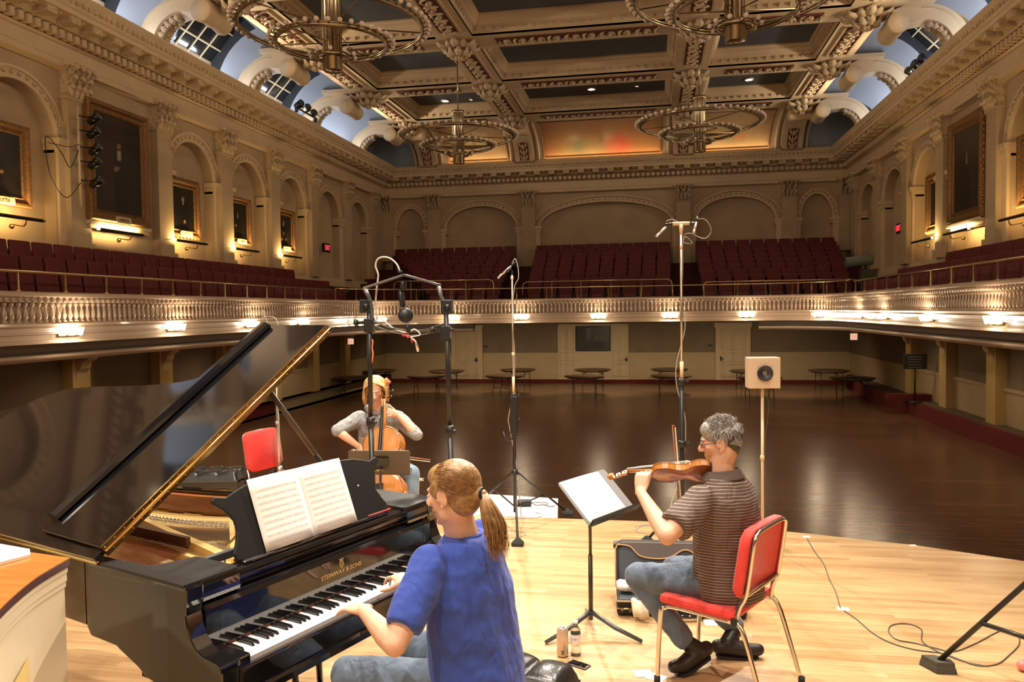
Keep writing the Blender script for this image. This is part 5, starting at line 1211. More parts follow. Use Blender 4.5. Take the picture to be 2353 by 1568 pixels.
# ---------------- stands
EZ = V((0, 0, 1))
def foot_pad(c, parent, big=False, mb_=None):
    m_ = mb_ or MB(); k = 1.5 if big else 1; c = V(c)
    m_.bbox(c+V((-.05*k, -.035*k, 0)), c+V((.05*k, .035*k, .035*k)), .008).add([c+V((-.04, -.03, .035))*k, c+V((.04, -.03, .035))*k, c+V((.04, .03, .035))*k, c+V((-.04, .03, .035))*k, c+V((-.015, -.012, .065))*k, c+V((.015, -.012, .065))*k, c+V((.015, .012, .065))*k, c+V((-.015, .012, .065))*k], [(0, 3, 2, 1), (4, 5, 6, 7), (0, 1, 5, 4), (1, 2, 6, 5), (2, 3, 7, 6), (3, 0, 4, 7)])
    return m_.build('rubber_foot', RUB, parent)
def tripod(e, base, hub, feet, col_top, r=.018, colr=.016, clutch=()):
    base = V(base)
    MB().tube([V((0, 0, .07)), V((0, 0, col_top))], colr, 10).build('column', BLKM, e)
    MB().lathe([(colr, -.03), (colr*2, -.025), (colr*2, .025), (colr, .03)], 12, c=(0, 0, hub)).build('hub', BLKM, e)
    for f in feet:
        f = V(f)-base; f.z = 0; d = f.normalized()
        o = MB().tube([V((0, 0, hub))+d*.03, V((f.x, f.y, .03))], r*.6, 8).build('leg', BLKM, e); mid = V((f.x*.55, f.y*.55, hub+(.03-hub)*.55))
        MB().tube([V((0, 0, .12)), mid], r*.45, 6).build('brace', BLKM, o); foot_pad(f, o)
    for z in clutch: MB().lathe([(colr, -.03), (colr*1.8, -.025), (colr*1.8, .02), (colr, .03)], 12, c=(0, 0, z)).tube([(0, 0, z), (.05, -.02, z), (.055, -.02, z+.02)], .009, 6).build('clutch_knob', BLKM, e)
ZZ = lambda u, v_, y: at(u, v_, y=y).z
# single mic stand in the middle
b1 = V((at(1180, 900, y=7.15).x, 7.15, 0)); e = empty('microphone_stand', b1, label='tripod microphone stand with one small microphone, in the middle of the stage edge', cat='microphone stand')
zb = ZZ(1180, 905, 7.15); tripod(e, b1+EZ*0, ZZ(1175, 1085, 7.15), [(-1.13, 6.34, 0), (-.82, 7.35, 0), (-1.75, 7.62, 0)], zb, clutch=(zb-.02, ZZ(1165, 965, 7.15)))
zt = ZZ(1178, 632, 7.15); zj = ZZ(1178, 860, 7.15)
MB().tube([(0, 0, zb), (.0, 0, zt)], .0085, 8).build('upper_tube', ALU, e)
for q_, h_ in ((zb, .16), (ZZ(1176, 818, 7.15), .03), (ZZ(1176, 643, 7.15), .03)): MB().cyl((0, 0, q_), (0, 0, q_+h_), .013, 10).build('pale_joint', CREAMP, e)
MB().bbox((-.03, -.04, zb-.38), (.035, .03, zb-.02), .01).tube([(0, 0, zb-.42), (-.08, -.02, zb-.44), (-.1, -.02, zb-.36)], .012, 6).build('boom_clamp', BLKM, e)
mc_ = V((-.03, -.01, zt+.045))
MB().tube([(0, 0, zt-.03), (0, 0, zt+.04)], .007, 6).bbox(mc_+V((-.03, -.012, -.012)), mc_+V((.03, .012, .012)), .004, r=Ry(R(-38))).build('mic_clip', BLKM, e)
def pencil_mic(p, q, nm, parent, mt=MICS):
    p, q = V(p), V(q); o = MB().tube([p, p+(q-p)*.3, p+(q-p)*.31, p+(q-p)*.36, p+(q-p)*.37, p+(q-p)*.86, p+(q-p)*.87, q], [.0105, .0105, .008, .008, .0105, .0105, .009, .0075], 10).build(nm, mt, parent)
    MB().tube([q, q+(q-p).normalized()*.05], [.008, .006], 8).build('plug', BLKM, o); return o
pencil_mic(V((-.135, -.02, zt-.03)), V((-.005, 0, zt+.085)), 'microphone', e)
MB().tube(spl([(.0, 0, zt+.1), (.03, 0, zt+.15), (.055, 0, zt+.08), (.06, 0, zt-.03), (.02, .01, zt-.12), (-.005, .01, zt-.4), (.015, .01, zt-.8), (-.01, .01, zt-1.1), (-.05, -.01, zt-1.35), (-.045, -.01, .9), (.02, .0, .5), (.05, .05, .02)], 8), .0045, 6).build('cable', CAB, e)
# stereo mic stand
b3 = V((at(1567, 1000, y=6.65).x, 6.65, 0)); e = empty('microphone_stand', b3, label='tallest microphone stand with two microphones on a T-shaped bar, behind the violinist', cat='microphone stand')
zb = ZZ(1567, 872, 6.65); tripod(e, b3, .32, [(-.06, 6.55, 0), (.62, 6.45, 0), (.3, 7.0, 0)], zb, colr=.02, clutch=(zb-.02, ZZ(1567, 1020, 6.65)))
zt = ZZ(1566, 532, 6.65)
MB().tube([(0, 0, zb), (0, 0, zt)], .011, 8).build('upper_tube', ALU, e)
MB().cyl((0, 0, zb), (0, 0, zb+.15), .016, 10).build('pale_joint', CREAMP, e)
MB().cyl((0, 0, zt-.15), (0, 0, zt-.11), .012, 8).build('pale_joint', CREAMP, e)
MB().tube([(-.07, 0, zt+.065), (.07, 0, zt+.065)], .016, 8).tube([(0, 0, zt-.03), (0, 0, zt+.06)], [.011, .02], 10).build('t_bar', CREAMP, e)
for s, p, q in ((-1, (-.205, -.02, zt-.04), (-.12, 0, zt+.045)), (1, (.10, -.03, zt-.02), (.125, 0, zt+.075))):
    MB().tube([(s*.06, 0, zt+.065), (s*.13, 0, zt+.06)], .012, 8).build('mic_clip', BLKM, e); pencil_mic(p, q, 'microphone', e, mat('mic_pale', (.88, .82, .80), .25, metal=.3))
MB().tube(spl([(.13, 0, zt+.1), (.2, 0, zt+.09), (.245, 0, zt), (.19, 0, zt-.065), (.08, 0, zt-.02), (.03, 0, zt-.03), (.02, 0, zt-.09), (.09, 0, zt-.10), (.03, 0, zt-.05), (0, .012, zt-.2)], 8), .0035, 5).tube(spl([(-.12, 0, zt+.09), (-.06, 0, zt+.1), (0, .01, zt+.02), (.012, .012, zt-.3), (0, .012, zt-.6), (.03, 0, zt-.8), (-.04, 0, zt-1.1), (-.04, 0, zt-1.3), (.03, 0, zt-1.6), (.0, 0, zt-2.0), (-.1, -.05, .3), (-.15, -.2, .02)], 8), .0045, 5).build('cable', CAB, e)
# left rear mic stand beside the far chair
b4 = V((at(643, 1085, y=6.05).x, 6.05, 0)); e = empty('microphone_stand', b4, label='microphone stand beside the far red chair, its top just above the lid', cat='microphone stand')
top4 = at(634, 760, y=6.05)-b4; bot4 = at(643, 1085, y=6.05)-b4
tripod(e, b4, .35, [(-2.75, 5.9, 0), (-3.35, 5.85, 0), (-2.8, 6.35, 0)], bot4.z, clutch=())
m4 = at(637, 975, y=6.05)-b4
MB().tube([bot4, m4, top4], .011, 8).build('upper_tube', ALU, e); MB().tube([m4, m4+(top4-m4)*.03], .018, 8).tube([bot4+V((0, 0, -.02)), bot4+V((0, 0, .05))], .022, 8).build('pale_joint', ALU, e)
MB().tube([top4+V((-.05, 0, 0)), top4+V((.03, 0, .02))], .018, 8).build('t_bar', CREAMP, e)
MB().bbox(top4+V((.02, -.03, -.01)), top4+V((.065, .02, .03)), .008).build('shock_mount', BLKM, e)
MB().tube(spl([top4+V(q) for q in ((.03, 0, .02), (0, 0, .10), (-.07, 0, .12), (-.14, 0, .09), (-.12, 0, .02), (-.06, 0, -.03), (0, 0, -.08))], 8), .0035, 5).tube(spl([top4+V(q) for q in ((-.02, 0, 0), (-.07, 0, .06), (-.10, 0, .15), (-.12, 0, .17), (-.10, 0, .11))], 6), .0035, 5).tube(spl([m4+V(q) for q in ((-.02, 0, .25), (.012, 0, .1), (.02, -.01, -.1), (.014, 0, -.3))], 6), .0045, 5).build('cable', CAB, e)
# twin-pole stand with the spider microphone frame
PY = 5.3; pl0 = at(848, 700, y=PY); pr0 = at(1023, 700, y=PY); c0 = V(((pl0.x+pr0.x)/2, PY, 0))
ar = empty('microphone_array', c0, label='angular black frame of microphones carried by two black poles behind the piano', cat='microphone array')
G = lambda u, v_, y=PY: at(u, v_, y=y)-c0
for (ua, va, ub, vb, uc, vc) in ((848, 690, 852, 970, 857, 1240), (1024, 690, 1034, 990, 1041, 1240)):
    p0, p1, p2 = G(ua, va), G(ub, vb), G(uc, vc); p2 = V((p1.x+(p1.x-p0.x)*.0+.01, p1.y, .12))
    o = MB().tube([p1, p0], .0175, 10).tube([p2, p1], .0205, 10).build('pole', BLKM, ar)
    MB().lathe([(.02, -.04), (.032, -.03), (.032, .03), (.02, .04)], 12, c=p1).tube([p1, p1+V((.05, -.02, 0))], .012, 6).build('collar', BLKM, o)
    for a in (.5, 2.6, 4.7): MB().tube([p2+V((0, 0, .25)), p2+V((.34*cos(a), .34*sin(a), -.10))], .012, 8).build('leg', BLKM, o)
    q = G(ua+1, 748 if ua < 900 else 765); MB().bbox(q+V((-.035, -.03, -.05)), q+V((.035, .03, .05)), .008).tube([q+V((-.10, 0, .02)), q+V((.06, 0, .02))], .012, 8).tube([q+V((-.11, 0, .02)), q+V((-.09, 0, .02))], .025, 8).build('clamp', BLKM, o)
for (u, v_, s) in ((841, 705, 1), (1027, 706, 1)):
    q = G(u, v_); MB().bbox(q+V((-.04, -.03, -.045)), q+V((.04, .03, .05)), .006).cyl(q+V((.01, -.03, 0)), q+V((.01, -.045, 0)), .02, 12).build('hinge_block', SATB, ar)
FRB = mat('spider_frame_metal', (.10, .095, .09), .3, metal=.3)
def bar(a, b, w, t, m_, slot=True, sd=V((0, 1, 0))):
    a, b = V(a), V(b); d = (b-a).normalized(); s = sd.normalized(); n_ = d.cross(s)
    for q in ((-1, 1) if slot else (0,)):
        c_ = s*q*w*.42; ww = w*.14 if slot else w*.5
        m_.add([p+c_+s*i*ww+n_*j*t for p in (a, b) for i, j in ((-1, -1), (1, -1), (1, 1), (-1, 1))], [(0, 1, 2, 3), (7, 6, 5, 4)]+[(i, 4+i, 4+(i+1) % 4, (i+1) % 4) for i in range(4)])
    if slot:
        for p, k in ((a, 1), (b, -1)): m_.add([p+s*i*w*.5+n_*j*t+d*k*q*w*.5 for q in (0, 1) for i, j in ((-1, -1), (1, -1), (1, 1), (-1, 1))], [(3, 2, 1, 0), (4, 5, 6, 7)]+[(i, (i+1) % 4, 4+(i+1) % 4, 4+i) for i in range(4)])
m_ = MB(); TOP = G(930, 632); TL = G(838, 662, 5.2); TR = G(1010, 655, 5.4)
bar(TL, TOP, .07, .006, m_, False); bar(TOP, TR, .10, .007, m_, True); m_.build('top_arm', FRB, ar)
for path_ in (([(838, 662), (846, 680), (853, 700), (855, 725), (861, 745)]), ([(1008, 658), (1013, 680), (1022, 700), (1028, 718)])):
    MB().tube([G(u, v_) for u, v_ in path_], [.03, .026, .024, .022, .02][:len(path_)], 6, flat=.5).build('side_arm', FRB, ar)
m_ = MB(); LB, MBt, RB = G(863, 748), G(935, 768), G(1015, 752)
for dz_ in (0, .03):
    m_.tube(spl([LB+V((0, -.04, dz_)), G(900, 762)+V((0, -.05, dz_)), MBt+V((0, -.05, dz_))], 5), .006, 6).tube(spl([MBt+V((0, .03, dz_-.01)), G(975, 765)+V((0, .02, dz_-.01)), RB+V((0, 0, dz_-.01))], 5), .006, 6)
m_.build('lower_arm', FRB, ar)
def pod(pa, pb, r1, r2, nm):
    pa, pb = V(pa), V(pb); MB().tube([pa, pa+(pb-pa)*.08, pa+(pb-pa)*.3, pa+(pb-pa)*.7, pa+(pb-pa)*.94, pb], [r1*.5, r1*.9, r1, (r1+r2)/2, r2, r2*.6], 12, flat=.6).build(nm, SATB, ar)
pod(G(927, 645), G(927, 668), .038, .034, 'pivot_pod'); pod(G(921, 668), G(926, 706), .036, .032, 'pivot_pod')
q = G(932, 725); MB().lathe([(0, -.03), (.042, -.03), (.052, -.018), (.054, 0), (.052, .018), (.042, .03), (0, .03)], 24, c=q, rot=Rx(pi/2) @ Ry(.5)).build('round_pod', SATB, ar)
pod(G(937, 745), G(940, 765), .03, .026, 'pivot_pod')
MB().tube([G(936, 768), G(955, 785), G(960, 803)], [.006, .007, .012], 8).sph(G(960, 805), .013, 8, 6).build('lower_mic', MICS, ar)
MB().cyl(G(919, 628), G(919, 622), .018, 10).cyl(G(919, 622)+V((-.012, 0, 0)), G(919, 618)+V((-.012, 0, 0)), .008, 8).build('top_connector', BLKM, ar)
MB().tube(spl([G(918, 622), G(912, 608), G(898, 595), (G(882, 591)), G(868, 596), G(863, 612), G(869, 632), G(866, 660), G(863, 700), G(866, 730), G(848, 760), G(851, 790)], 8), .0065, 7).build('arched_cable', mat('cable_pinkish', (.52, .42, .36), .4), ar)
MB().tube(spl([G(851, 748), G(858, 728), G(876, 733), G(905, 755), G(935, 765), G(952, 757), G(965, 770), G(935, 775)], 8), .005, 6).build('white_cable', mat('cable_white', (.7, .68, .64), .4), ar)
MB().tube(spl([G(846, 783), G(856, 783), G(855, 800), G(857, 815), G(854, 835)], 6), .006, 5).build('orange_tie', mat('orange_tie', (.65, .18, .06), .6), ar)
MB().tube([G(930, 770)+V((0, -.06, 0)), G(948, 772)+V((0, -.06, 0))], .008, 6).cyl(G(945, 778), G(948, 788), .008, 6).build('red_clip', mat('red_clip', (.5, .03, .02), .4), ar)
# speaker box on its pole
sy = 6.62; s0 = at(1752, 1100, y=sy); e = empty('speaker_on_pole', (s0.x, sy, 0), R(10.3-4), label='square cream speaker box with one dark round driver on a thin pole', cat='speaker')
A = at(1714, 893, y=sy-.06); B = at(1783, 822, y=sy-.06); hw = .128; zc_ = (A.z+B.z)/2
MB().bbox((-hw, -.07, A.z), (hw, .06, B.z), .006).build('cabinet', mat('speaker_cream_paint', (.72, .56, .42), .4), e)
m_ = MB(); rr = Rx(pi/2)
MB().lathe([(.0, -.012), (.012, -.02), (.02, -.012), (.052, .004), (.058, .006), (.062, 0), (.064, -.0)], 28, c=(0, -.088, zc_), rot=rr, caps=False).build('driver_cone', mat('driver_cone', (.035, .035, .04), .35), e)
for a in range(4): MB().cyl((.075*cos(a*pi/2+pi/4)*.95, -.072, zc_+.075*sin(a*pi/2+pi/4)*.95), (.075*cos(a*pi/2+pi/4)*.95, -.075, zc_+.075*sin(a*pi/2+pi/4)*.95), .003, 6).build('screw', BRASS, e)
MB().tube([(0, 0, 0), (0, 0, A.z)], .0125, 10).lathe([(.0125, -.02), (.02, -.015), (.02, .015), (.0125, .02)], 10, c=(0, 0, ZZ(1752, 1052, sy))).lathe([(0, 0), (.14, 0), (.14, .012), (.02, .025), (0, .025)], 20).build('pole', CREAMP, e)
MB().tube(spl([(.04, 0, A.z), (.05, .0, A.z-.18), (.02, -.012, A.z-.4), (.014, -.012, A.z-.6), (.02, 0, A.z-.9)], 6), .0035, 5).build('cable', CABD, e)
# ---------------- music stands
def desk_stand(name, pole, bc, tc, wv, w, label, back=False, sheet=None):
    """pole foot, bottom-centre and top-centre of the desk, horizontal width direction"""
    pole, bc, tc = V(pole), V(bc), V(tc); e = empty(name, (pole.x, pole.y, 0), label=label, cat='music stand', group='black music stands'); o_ = V((pole.x, pole.y, 0)); bc, tc = bc-o_, tc-o_
    u_ = V(wv).normalized(); h = (tc-bc); L_ = h.length; h.normalize(); n_ = u_.cross(h).normalized()
    F_ = lambda a, b, c: bc+u_*a+h*b+n_*c
    ol = []; r_ = .025
    for cx, cz, a0 in ((w/2-r_, r_*0+.002, -1), (w/2-r_, L_-r_, 0), (-w/2+r_, L_-r_, 1), (-w/2+r_, .002, -1)):
        if a0 < 0: ol.append((w/2 if cx > 0 else -w/2, .0))
        else: ol += [(cx+r_*cos(a0*pi/2+k*pi/8), cz+r_*sin(a0*pi/2+k*pi/8)) for k in range(5)]
    MB().prism(ol, -.003, .003, F_).build('desk', mat('stand_desk_grey', (.30, .30, .31) if not back else (.10, .085, .075), .35, metal=.3), e)
    sgn = 1 if not back else 1
    MB().add([F_(a, b, c) for a in (-w/2-.01, w/2+.01) for b, c in ((-.003, -.004), (-.003, .055), (.012, .055), (.003, -.004))], [(0, 1, 2, 3), (7, 6, 5, 4)]+[(i, 4+i, 4+(i+1) % 4, (i+1) % 4) for i in range(4)]).build('ledge', BLKM, e)
    top = F_(0, L_*.42, -.03); MB().add([F_(a, b, c) for a in (-.075, .075) for b, c in ((L_*.35, -.004), (L_*.75, -.004), (L_*.75, -.018), (L_*.35, -.03))], [(0, 1, 2, 3), (7, 6, 5, 4)]+[(i, 4+i, 4+(i+1) % 4, (i+1) % 4) for i in range(4)]).build('tilt_bracket', BLKM, e)
    MB().tube([F_(-.03, L_*.33, -.035), F_(.03, L_*.33, -.035)], .008, 8).tube([F_(0, L_*.33, -.035), F_(0, L_*.26, -.035)], .008, 8).build('tilt_knob', BRASS, e)
    tz = F_(0, L_*.4, -.03)
    MB().tube([(0, 0, .08), (0, 0, tz.z*.6)], .014, 10).tube([(0, 0, tz.z*.58), (0, 0, tz.z-.02), tz], .010, 8).build('pole', mat('stand_pole_brown', (.05, .04, .038), .35), e)
    for k in range(3):
        a = R(-20)+k*2*pi/3+(.15 if back else 0); d = V((cos(a), sin(a), 0)); o = MB().tube([V((0, 0, .13)), d*.16+V((0, 0, .06)), d*.33+V((0, 0, .012))], [.014, .014, .011], 8).build('leg', mat('stand_leg_grey', (.10, .10, .11), .3, metal=.4), e)
    if sheet:
        s_ = MB(); s_.grid(lambda x, y: F_(sheet[0]+(sheet[1]-sheet[0])*x, .006+(sheet[2])*y, .006+.01*sin(pi*x)*(y)), 8, 6); so_ = s_.build('sheet_paper', PAPER); so_.location = o_; mods(so_, solid=.0012)
        tag(so_, 'blank-looking white sheet on the violinist\'s music stand', 'sheet music')
    return e
pole = V((-.385, 4.68, 0)); nf = V((cos(VF), sin(VF), 0)); wv = V((-sin(VF), cos(VF), 0))*-1
bcp = at(1410, 1190, y=(pole-nf*.12).y); tcp = at(1336, 1094, y=(pole+nf*.13).y)
desk_stand('music_stand', pole, bcp, tcp, wv, .50, 'grey-topped music stand with a white sheet, in front of the violinist', sheet=(-.235, .165, .31))
cpole = V((at(874, 1090, y=5.85).x, 5.85, 0)); cb = at(872, 1090, y=5.95); ct = at(871, 1036, y=5.78)
desk_stand('music_stand', cpole, cb, ct, (-1, -.1, 0), .50, 'dark brown-backed music stand in front of the cellist', back=True)
# ---------------- small things on the boards
# violin case: open lid standing, tray with cloth
ccx = V((.17, 5.12, 0)); vc = empty('violin_case', ccx, R(4), label='open black violin case with tan trim on the floor behind the violinist\'s knee', cat='instrument case')
CASE = mat('case_black_cloth', (.025, .024, .026), .8); CTRIM = mat('case_tan_piping', (.55, .34, .17), .6); CIN = mat('case_slate_lining', (.07, .08, .10), .9)
m_ = MB(); m_.bbox((-.42, -.13, .0), (.40, .13, .10), .02); m_.build('tray', CASE, vc); MB().bbox((-.40, -.11, .09), (.38, .11, .103), .004).build('lining', CIN, vc)
MB().tube([(-.42, -.13, .095), (.40, -.13, .095), (.40, .13, .095), (-.42, .13, .095)], .006, 6, closed=True).tube([(-.42, -.132, .05), (.40, -.132, .05)], .004, 6).build('piping', CTRIM, vc)
def lidf(a, b, q): return V((-.42+.82*a, .13+.10*b+q, .10+.27*b))
m_ = MB(); ol = [(0, 0), (0, .85), (.02, .96), (.06, 1), (.94, 1), (.98, .96), (1, .85), (1, 0)]; m_.prism(ol, 0, .09, lidf); q = m_.build('case_lid', CASE, vc); mods(q, bev=.012)
MB().prism([(.03, .04), (.03, .85), (.07, .94), (.93, .94), (.97, .85), (.97, .04)], -.004, .003, lidf).build('lid_lining', CIN, vc)
m_ = MB(); fl_ = spl([(.02, .97, 0), (.12, .93, 0), (.2, .72, 0), (.33, .66, 0), (.45, .70, 0), (.55, .86, 0), (.62, .84, 0), (.70, .64, 0), (.85, .60, 0), (.98, .95, 0)], 6)
m_.prism([(p.x, p.y) for p in fl_]+[(.96, 1.02), (.04, 1.02)], -.012, -.004, lidf); m_.build('lid_flap', mat('case_grey_flap', (.12, .10, .10), .9), vc)
MB().tube([lidf(p.x, p.y, -.012) for p in fl_], .005, 5).tube([lidf(a, b, -.0) for a, b in ol], .005, 5).build('flap_piping', CTRIM, vc)
for x in (-.36, .34): MB().tube(spl([(x-.02, -.135, .03), (x-.03, -.15, .05), (x, -.16, .06), (x+.03, -.15, .05), (x+.02, -.135, .03)], 4), .006, 6).build('clasp', BRASS, vc)
MB().tube(spl([(-.12, -.135, .04), (-.10, -.17, .03), (0, -.19, .03), (.10, -.17, .03), (.12, -.135, .04)], 5), .012, 8).build('handle', LACQ, vc)
o = MB().sph((0, 0, 0), (.06, .045, .03), 12, 8).sph((-.03, .02, .015), (.035, .03, .025), 10, 6).sph((.035, -.01, .01), (.03, .035, .028), 10, 6).sph((.01, .03, .02), (.03, .02, .02), 10, 6).build('cleaning_cloth', mat('white_cloth', (.82, .80, .82), .9, bump=.5, bs=25), loc=ccx+V((-.36, -.02, .145))); mods(o, remesh=.006, smooth=2); tag(o, 'crumpled white cloth lying in the open violin case', 'cloth')
m_ = MB(); m_.grid(lambda a, b: V((-.02+.10*a+.02*b, -.02-.07*sin(b*2.2), .11-.10*b+.01*sin(a*9))), 8, 10); o = m_.build('striped_cloth', mat('cream_navy_cloth', (.70, .62, .45), .9), loc=ccx+V((-.30, -.15, .01))); mods(o, solid=.004); tag(o, 'cream cloth hanging over the front of the violin case', 'cloth')
# tin, bottle, phone, glasses case
cp_ = at(1293, 1508, z=0); e = empty('drink_can', cp_, label='tall pale drink can on the floor, left of the water bottle', cat='can')
MB().lathe([(0, .0), (.024, .0), (.033, .012), (.033, .15), (.027, .165), (.026, .168), (.0, .163)], 24).build('can_body', mat('can_pale_print', (.72, .56, .46), .3, metal=.4, var=.15, vs_=30), e)
MB().lathe([(0, .1635), (.024, .1635), (.026, .169), (.0265, .166)], 24).build('can_top', MICS, e); MB().sph((.006, -.004, .166), (.008, .011, .0015), 8, 4).build('can_opening', BLACK, e)
MB().box((-.004, -.0337, .02), (.014, -.0325, .045)).build('barcode', mat('barcode_brown', (.2, .13, .1), .5), e)
bp_ = at(1323, 1505, z=0); e = empty('water_bottle', bp_, label='clear plastic water bottle standing right of the drink can', cat='bottle')
PLA = mat('clear_plastic', (.97, .97, 1), .06, trans=.95, spec=.4)
MB().lathe([(.0, .004), (.02, 0), (.029, .006), (.03, .02), (.028, .03), (.03, .04), (.028, .05), (.03, .06), (.03, .10), (.03, .13), (.028, .145), (.014, .17), (.0125, .175), (.0125, .185), (0, .185)], 24).build('bottle_body', PLA, e)
MB().lathe([(.0306, .075), (.0306, .125)], 24, caps=False).build('label_band', mat('bottle_label', (.86, .84, .90), .4), e); text('DIET', (0, -.0312, .1), .016, mat('label_grey', (.35, .3, .38), .5), parent=e, ext=.0002)
MB().lathe([(.0, .183), (.0145, .183), (.0145, .198), (0, .198)], 16).build('bottle_cap', mat('white_cap', (.85, .85, .86), .4), e)
ph = at(1330, 1530, z=0); e = empty('mobile_phone', ph, R(-28), label='black mobile phone lying on the floor in front of the bottle', cat='phone')
MB().bbox((-.062, -.031, .0), (.062, .031, .009), .004).build('phone_body', mat('phone_rim', (.10, .08, .08), .3, metal=.6), e); MB().bbox((-.055, -.027, .008), (.050, .027, .0097), .001).build('screen', LACQ, e); MB().sph((.055, 0, .009), (.004, .006, .001), 8, 4).build('button', MICS, e)
gc = at(1433, 1258, z=0); e = empty('glasses_case', gc, R(2), label='small dark hard case on the floor between music stand and mic stand', cat='case')
MB().bbox((-.085, -.035, 0), (.085, .035, .022), .01).build('case_bottom', SATB, e); MB().bbox((-.085, -.035, .024), (.085, .035, .046), .012).build('case_lid', mat('case_slate', (.12, .12, .13), .35), e)
# papers under the chair foot
for k, (u, v_, a, l) in enumerate(((1478, 1549, .3, 'white paper scrap left of the violinist chair foot'), (1507, 1558, -.4, 'white paper pad under the front foot of the violinist chair'))):
    p = at(u, v_, z=0); o = MB().box((-.05, -.04, .0), (.05, .04, .0015 if k else .002)).build('paper_scrap', PAPER, loc=p+V((0, 0, .001))); o.rotation_euler = (0, 0, a); tag(o, l, 'paper', 'white paper scraps on the stage')
TAPE = mat('white_tape', (.9, .88, .84), .6)
for (u, v_, a, w_, l) in ((1853, 1234, .2, .06, 'small white tape square at the stage edge right of the chair back'), (1937, 1400, -.2, .075, 'white tape square holding the cable on the open boards'), (2098, 1254, .1, .05, 'white tape mark on the far right of the stage edge'), (1640, 1432, .1, .12, 'white paper sheet on the boards behind the violinist chair legs')):
    p = at(u, v_, z=0); o = MB().box((-w_/2, -w_/2.6, 0), (w_/2, w_/2.6, .002)).build('tape_patch', TAPE, loc=p); o.rotation_euler = (0, 0, a); tag(o, l, 'tape', 'white tape patches on the stage')
def floorline(px, r, nm, mt, label, cat='cable', z=.004, n=7):
    pts = [at(u, v_, z=zz) for u, v_, zz in [(q if len(q) == 3 else (*q, z)) for q in px]]; o = MB().tube(spl(pts, n), r, 6).build(nm, mt); tag(o, label, cat); return o
floorline([(1855, 1238), (1870, 1265), (1893, 1297), (1905, 1330), (1920, 1360), (1931, 1398)], .0035, 'cable', CABD, 'thin cable running from the edge tape to the middle tape square')
floorline([(1940, 1404), (1970, 1425), (2005, 1455), (2045, 1477), (2100, 1493), (2165, 1502), (2200, 1514), (2245, 1530), (2290, 1527), (2320, 1505), (2342, 1480), (2335, 1455), (2300, 1450), (2240, 1480), (2190, 1498), (2150, 1490), (2100, 1478), (2060, 1470), (2042, 1452), (2050, 1437), (2085, 1434), (2117, 1447), (2120, 1475), (2160, 1500), (2220, 1522), (2270, 1532)], .0035, 'cable', CABD, 'long grey cable curling loosely around the stand foot at the lower right')
floorline([(1460, 1218), (1480, 1208), (1515, 1212), (1530, 1222), (1500, 1228), (1465, 1222), (1458, 1212), (1490, 1205), (1525, 1210)], .004, 'cable', CAB, 'loop of pale cable on the boards left of the stereo mic stand')
floorline([(1140, 1195), (1190, 1192), (1235, 1190), (1245, 1182), (1230, 1178)], .004, 'cable', CAB, 'pale cable lying under the middle microphone stand')
floorline([(1145, 1220), (1180, 1219), (1208, 1226), (1200, 1232), (1160, 1238)], .004, 'cable', CAB, 'short cable loop right of the pianist\'s ponytail')
# big stand leg at the lower right
fb_ = at(2153, 1540, z=0); e = empty('light_stand', fb_, label='thick black stand leg with foam foot entering at the lower right', cat='stand')
H_ = lambda u, v_, y: at(u, v_, y=y)-fb_
l0, l1 = V((0, 0, .04)), H_(2353, 1345, fb_.y-.10); l2 = l0+(l1-l0)*2.2
MB().tube([l0, l2], .014, 10).build('leg', BLKM, e)
k0 = l0+(l1-l0)*.52; MB().tube([k0, k0+(H_(2353, 1465, fb_.y-.25)-k0)*2.0], .0125, 10).build('brace', BLKM, e)
MB().tube([l2+V((0, 0, -.9)), l2+V((0, 0, .9))], .022, 10).build('column', BLKM, e)
m_ = MB(); m_.add([(x, y, z) for z, s in ((0, 1), (.03, .94), (.034, .9), (.06, .86)) for x, y in ((-.075*s, .05*s), (-.02*s, -.055*s), (.085*s, -.05*s), (.08*s, .015*s), (.0, .06*s))], [(4, 3, 2, 1, 0), (15, 16, 17, 18, 19)]+[(r*5+i, r*5+(i+1) % 5, (r+1)*5+(i+1) % 5, (r+1)*5+i) for r in range(3) for i in range(5)]); m_.build('foam_foot', mat('grey_foam', (.07, .065, .05), .9, bump=.4, bs=60), e)
p = at(2350, 1530, z=.03); o = MB().sph((0, 0, 0), (.03, .03, .03), 10, 6).build('bottle_top', mat('pinkish_plastic', (.8, .25, .25), .4), loc=p); tag(o, 'pinkish plastic thing just entering at the right edge', 'plastic object')
# white covered riser beyond the stage edge, with a pedal box on it
a_, b_, c_, d_ = at(1060, 1172, z=.0), at(1280, 1192, z=.0), at(1278, 1146, z=.0), at(1075, 1132, z=.0)
o = MB().prism([(a_.x-.1, 7.25), (b_.x, b_.y+.02), (c_.x+.02, c_.y), (d_.x-.1, d_.y)], ZH, .0).build('covered_riser', mat('white_sheet_cloth', (.82, .80, .78), .8, var=.06, vs_=6)); tag(o, 'low riser under a white sheet at the stage edge behind the pianist', 'riser')
p = at(1205, 1157, z=.03); e = empty('adapter_box', (p.x, p.y, .013), .2, label='small dark box with wires on the white covered riser', cat='adapter')
MB().bbox((-.07, -.04, 0), (.07, .04, .05), .01).build('box', SATB, e); MB().tube(spl([(.07, 0, .02), (.12, -.06, .01), (.2, -.05, .01), (.24, -.12, .01), (.3, -.1, .01)], 5), .005, 5).tube(spl([(.07, .01, .02), (.16, .05, .01), (.24, 0, .01), (.2, -.08, .01)], 5), .004, 5).build('wires', CABD, e)
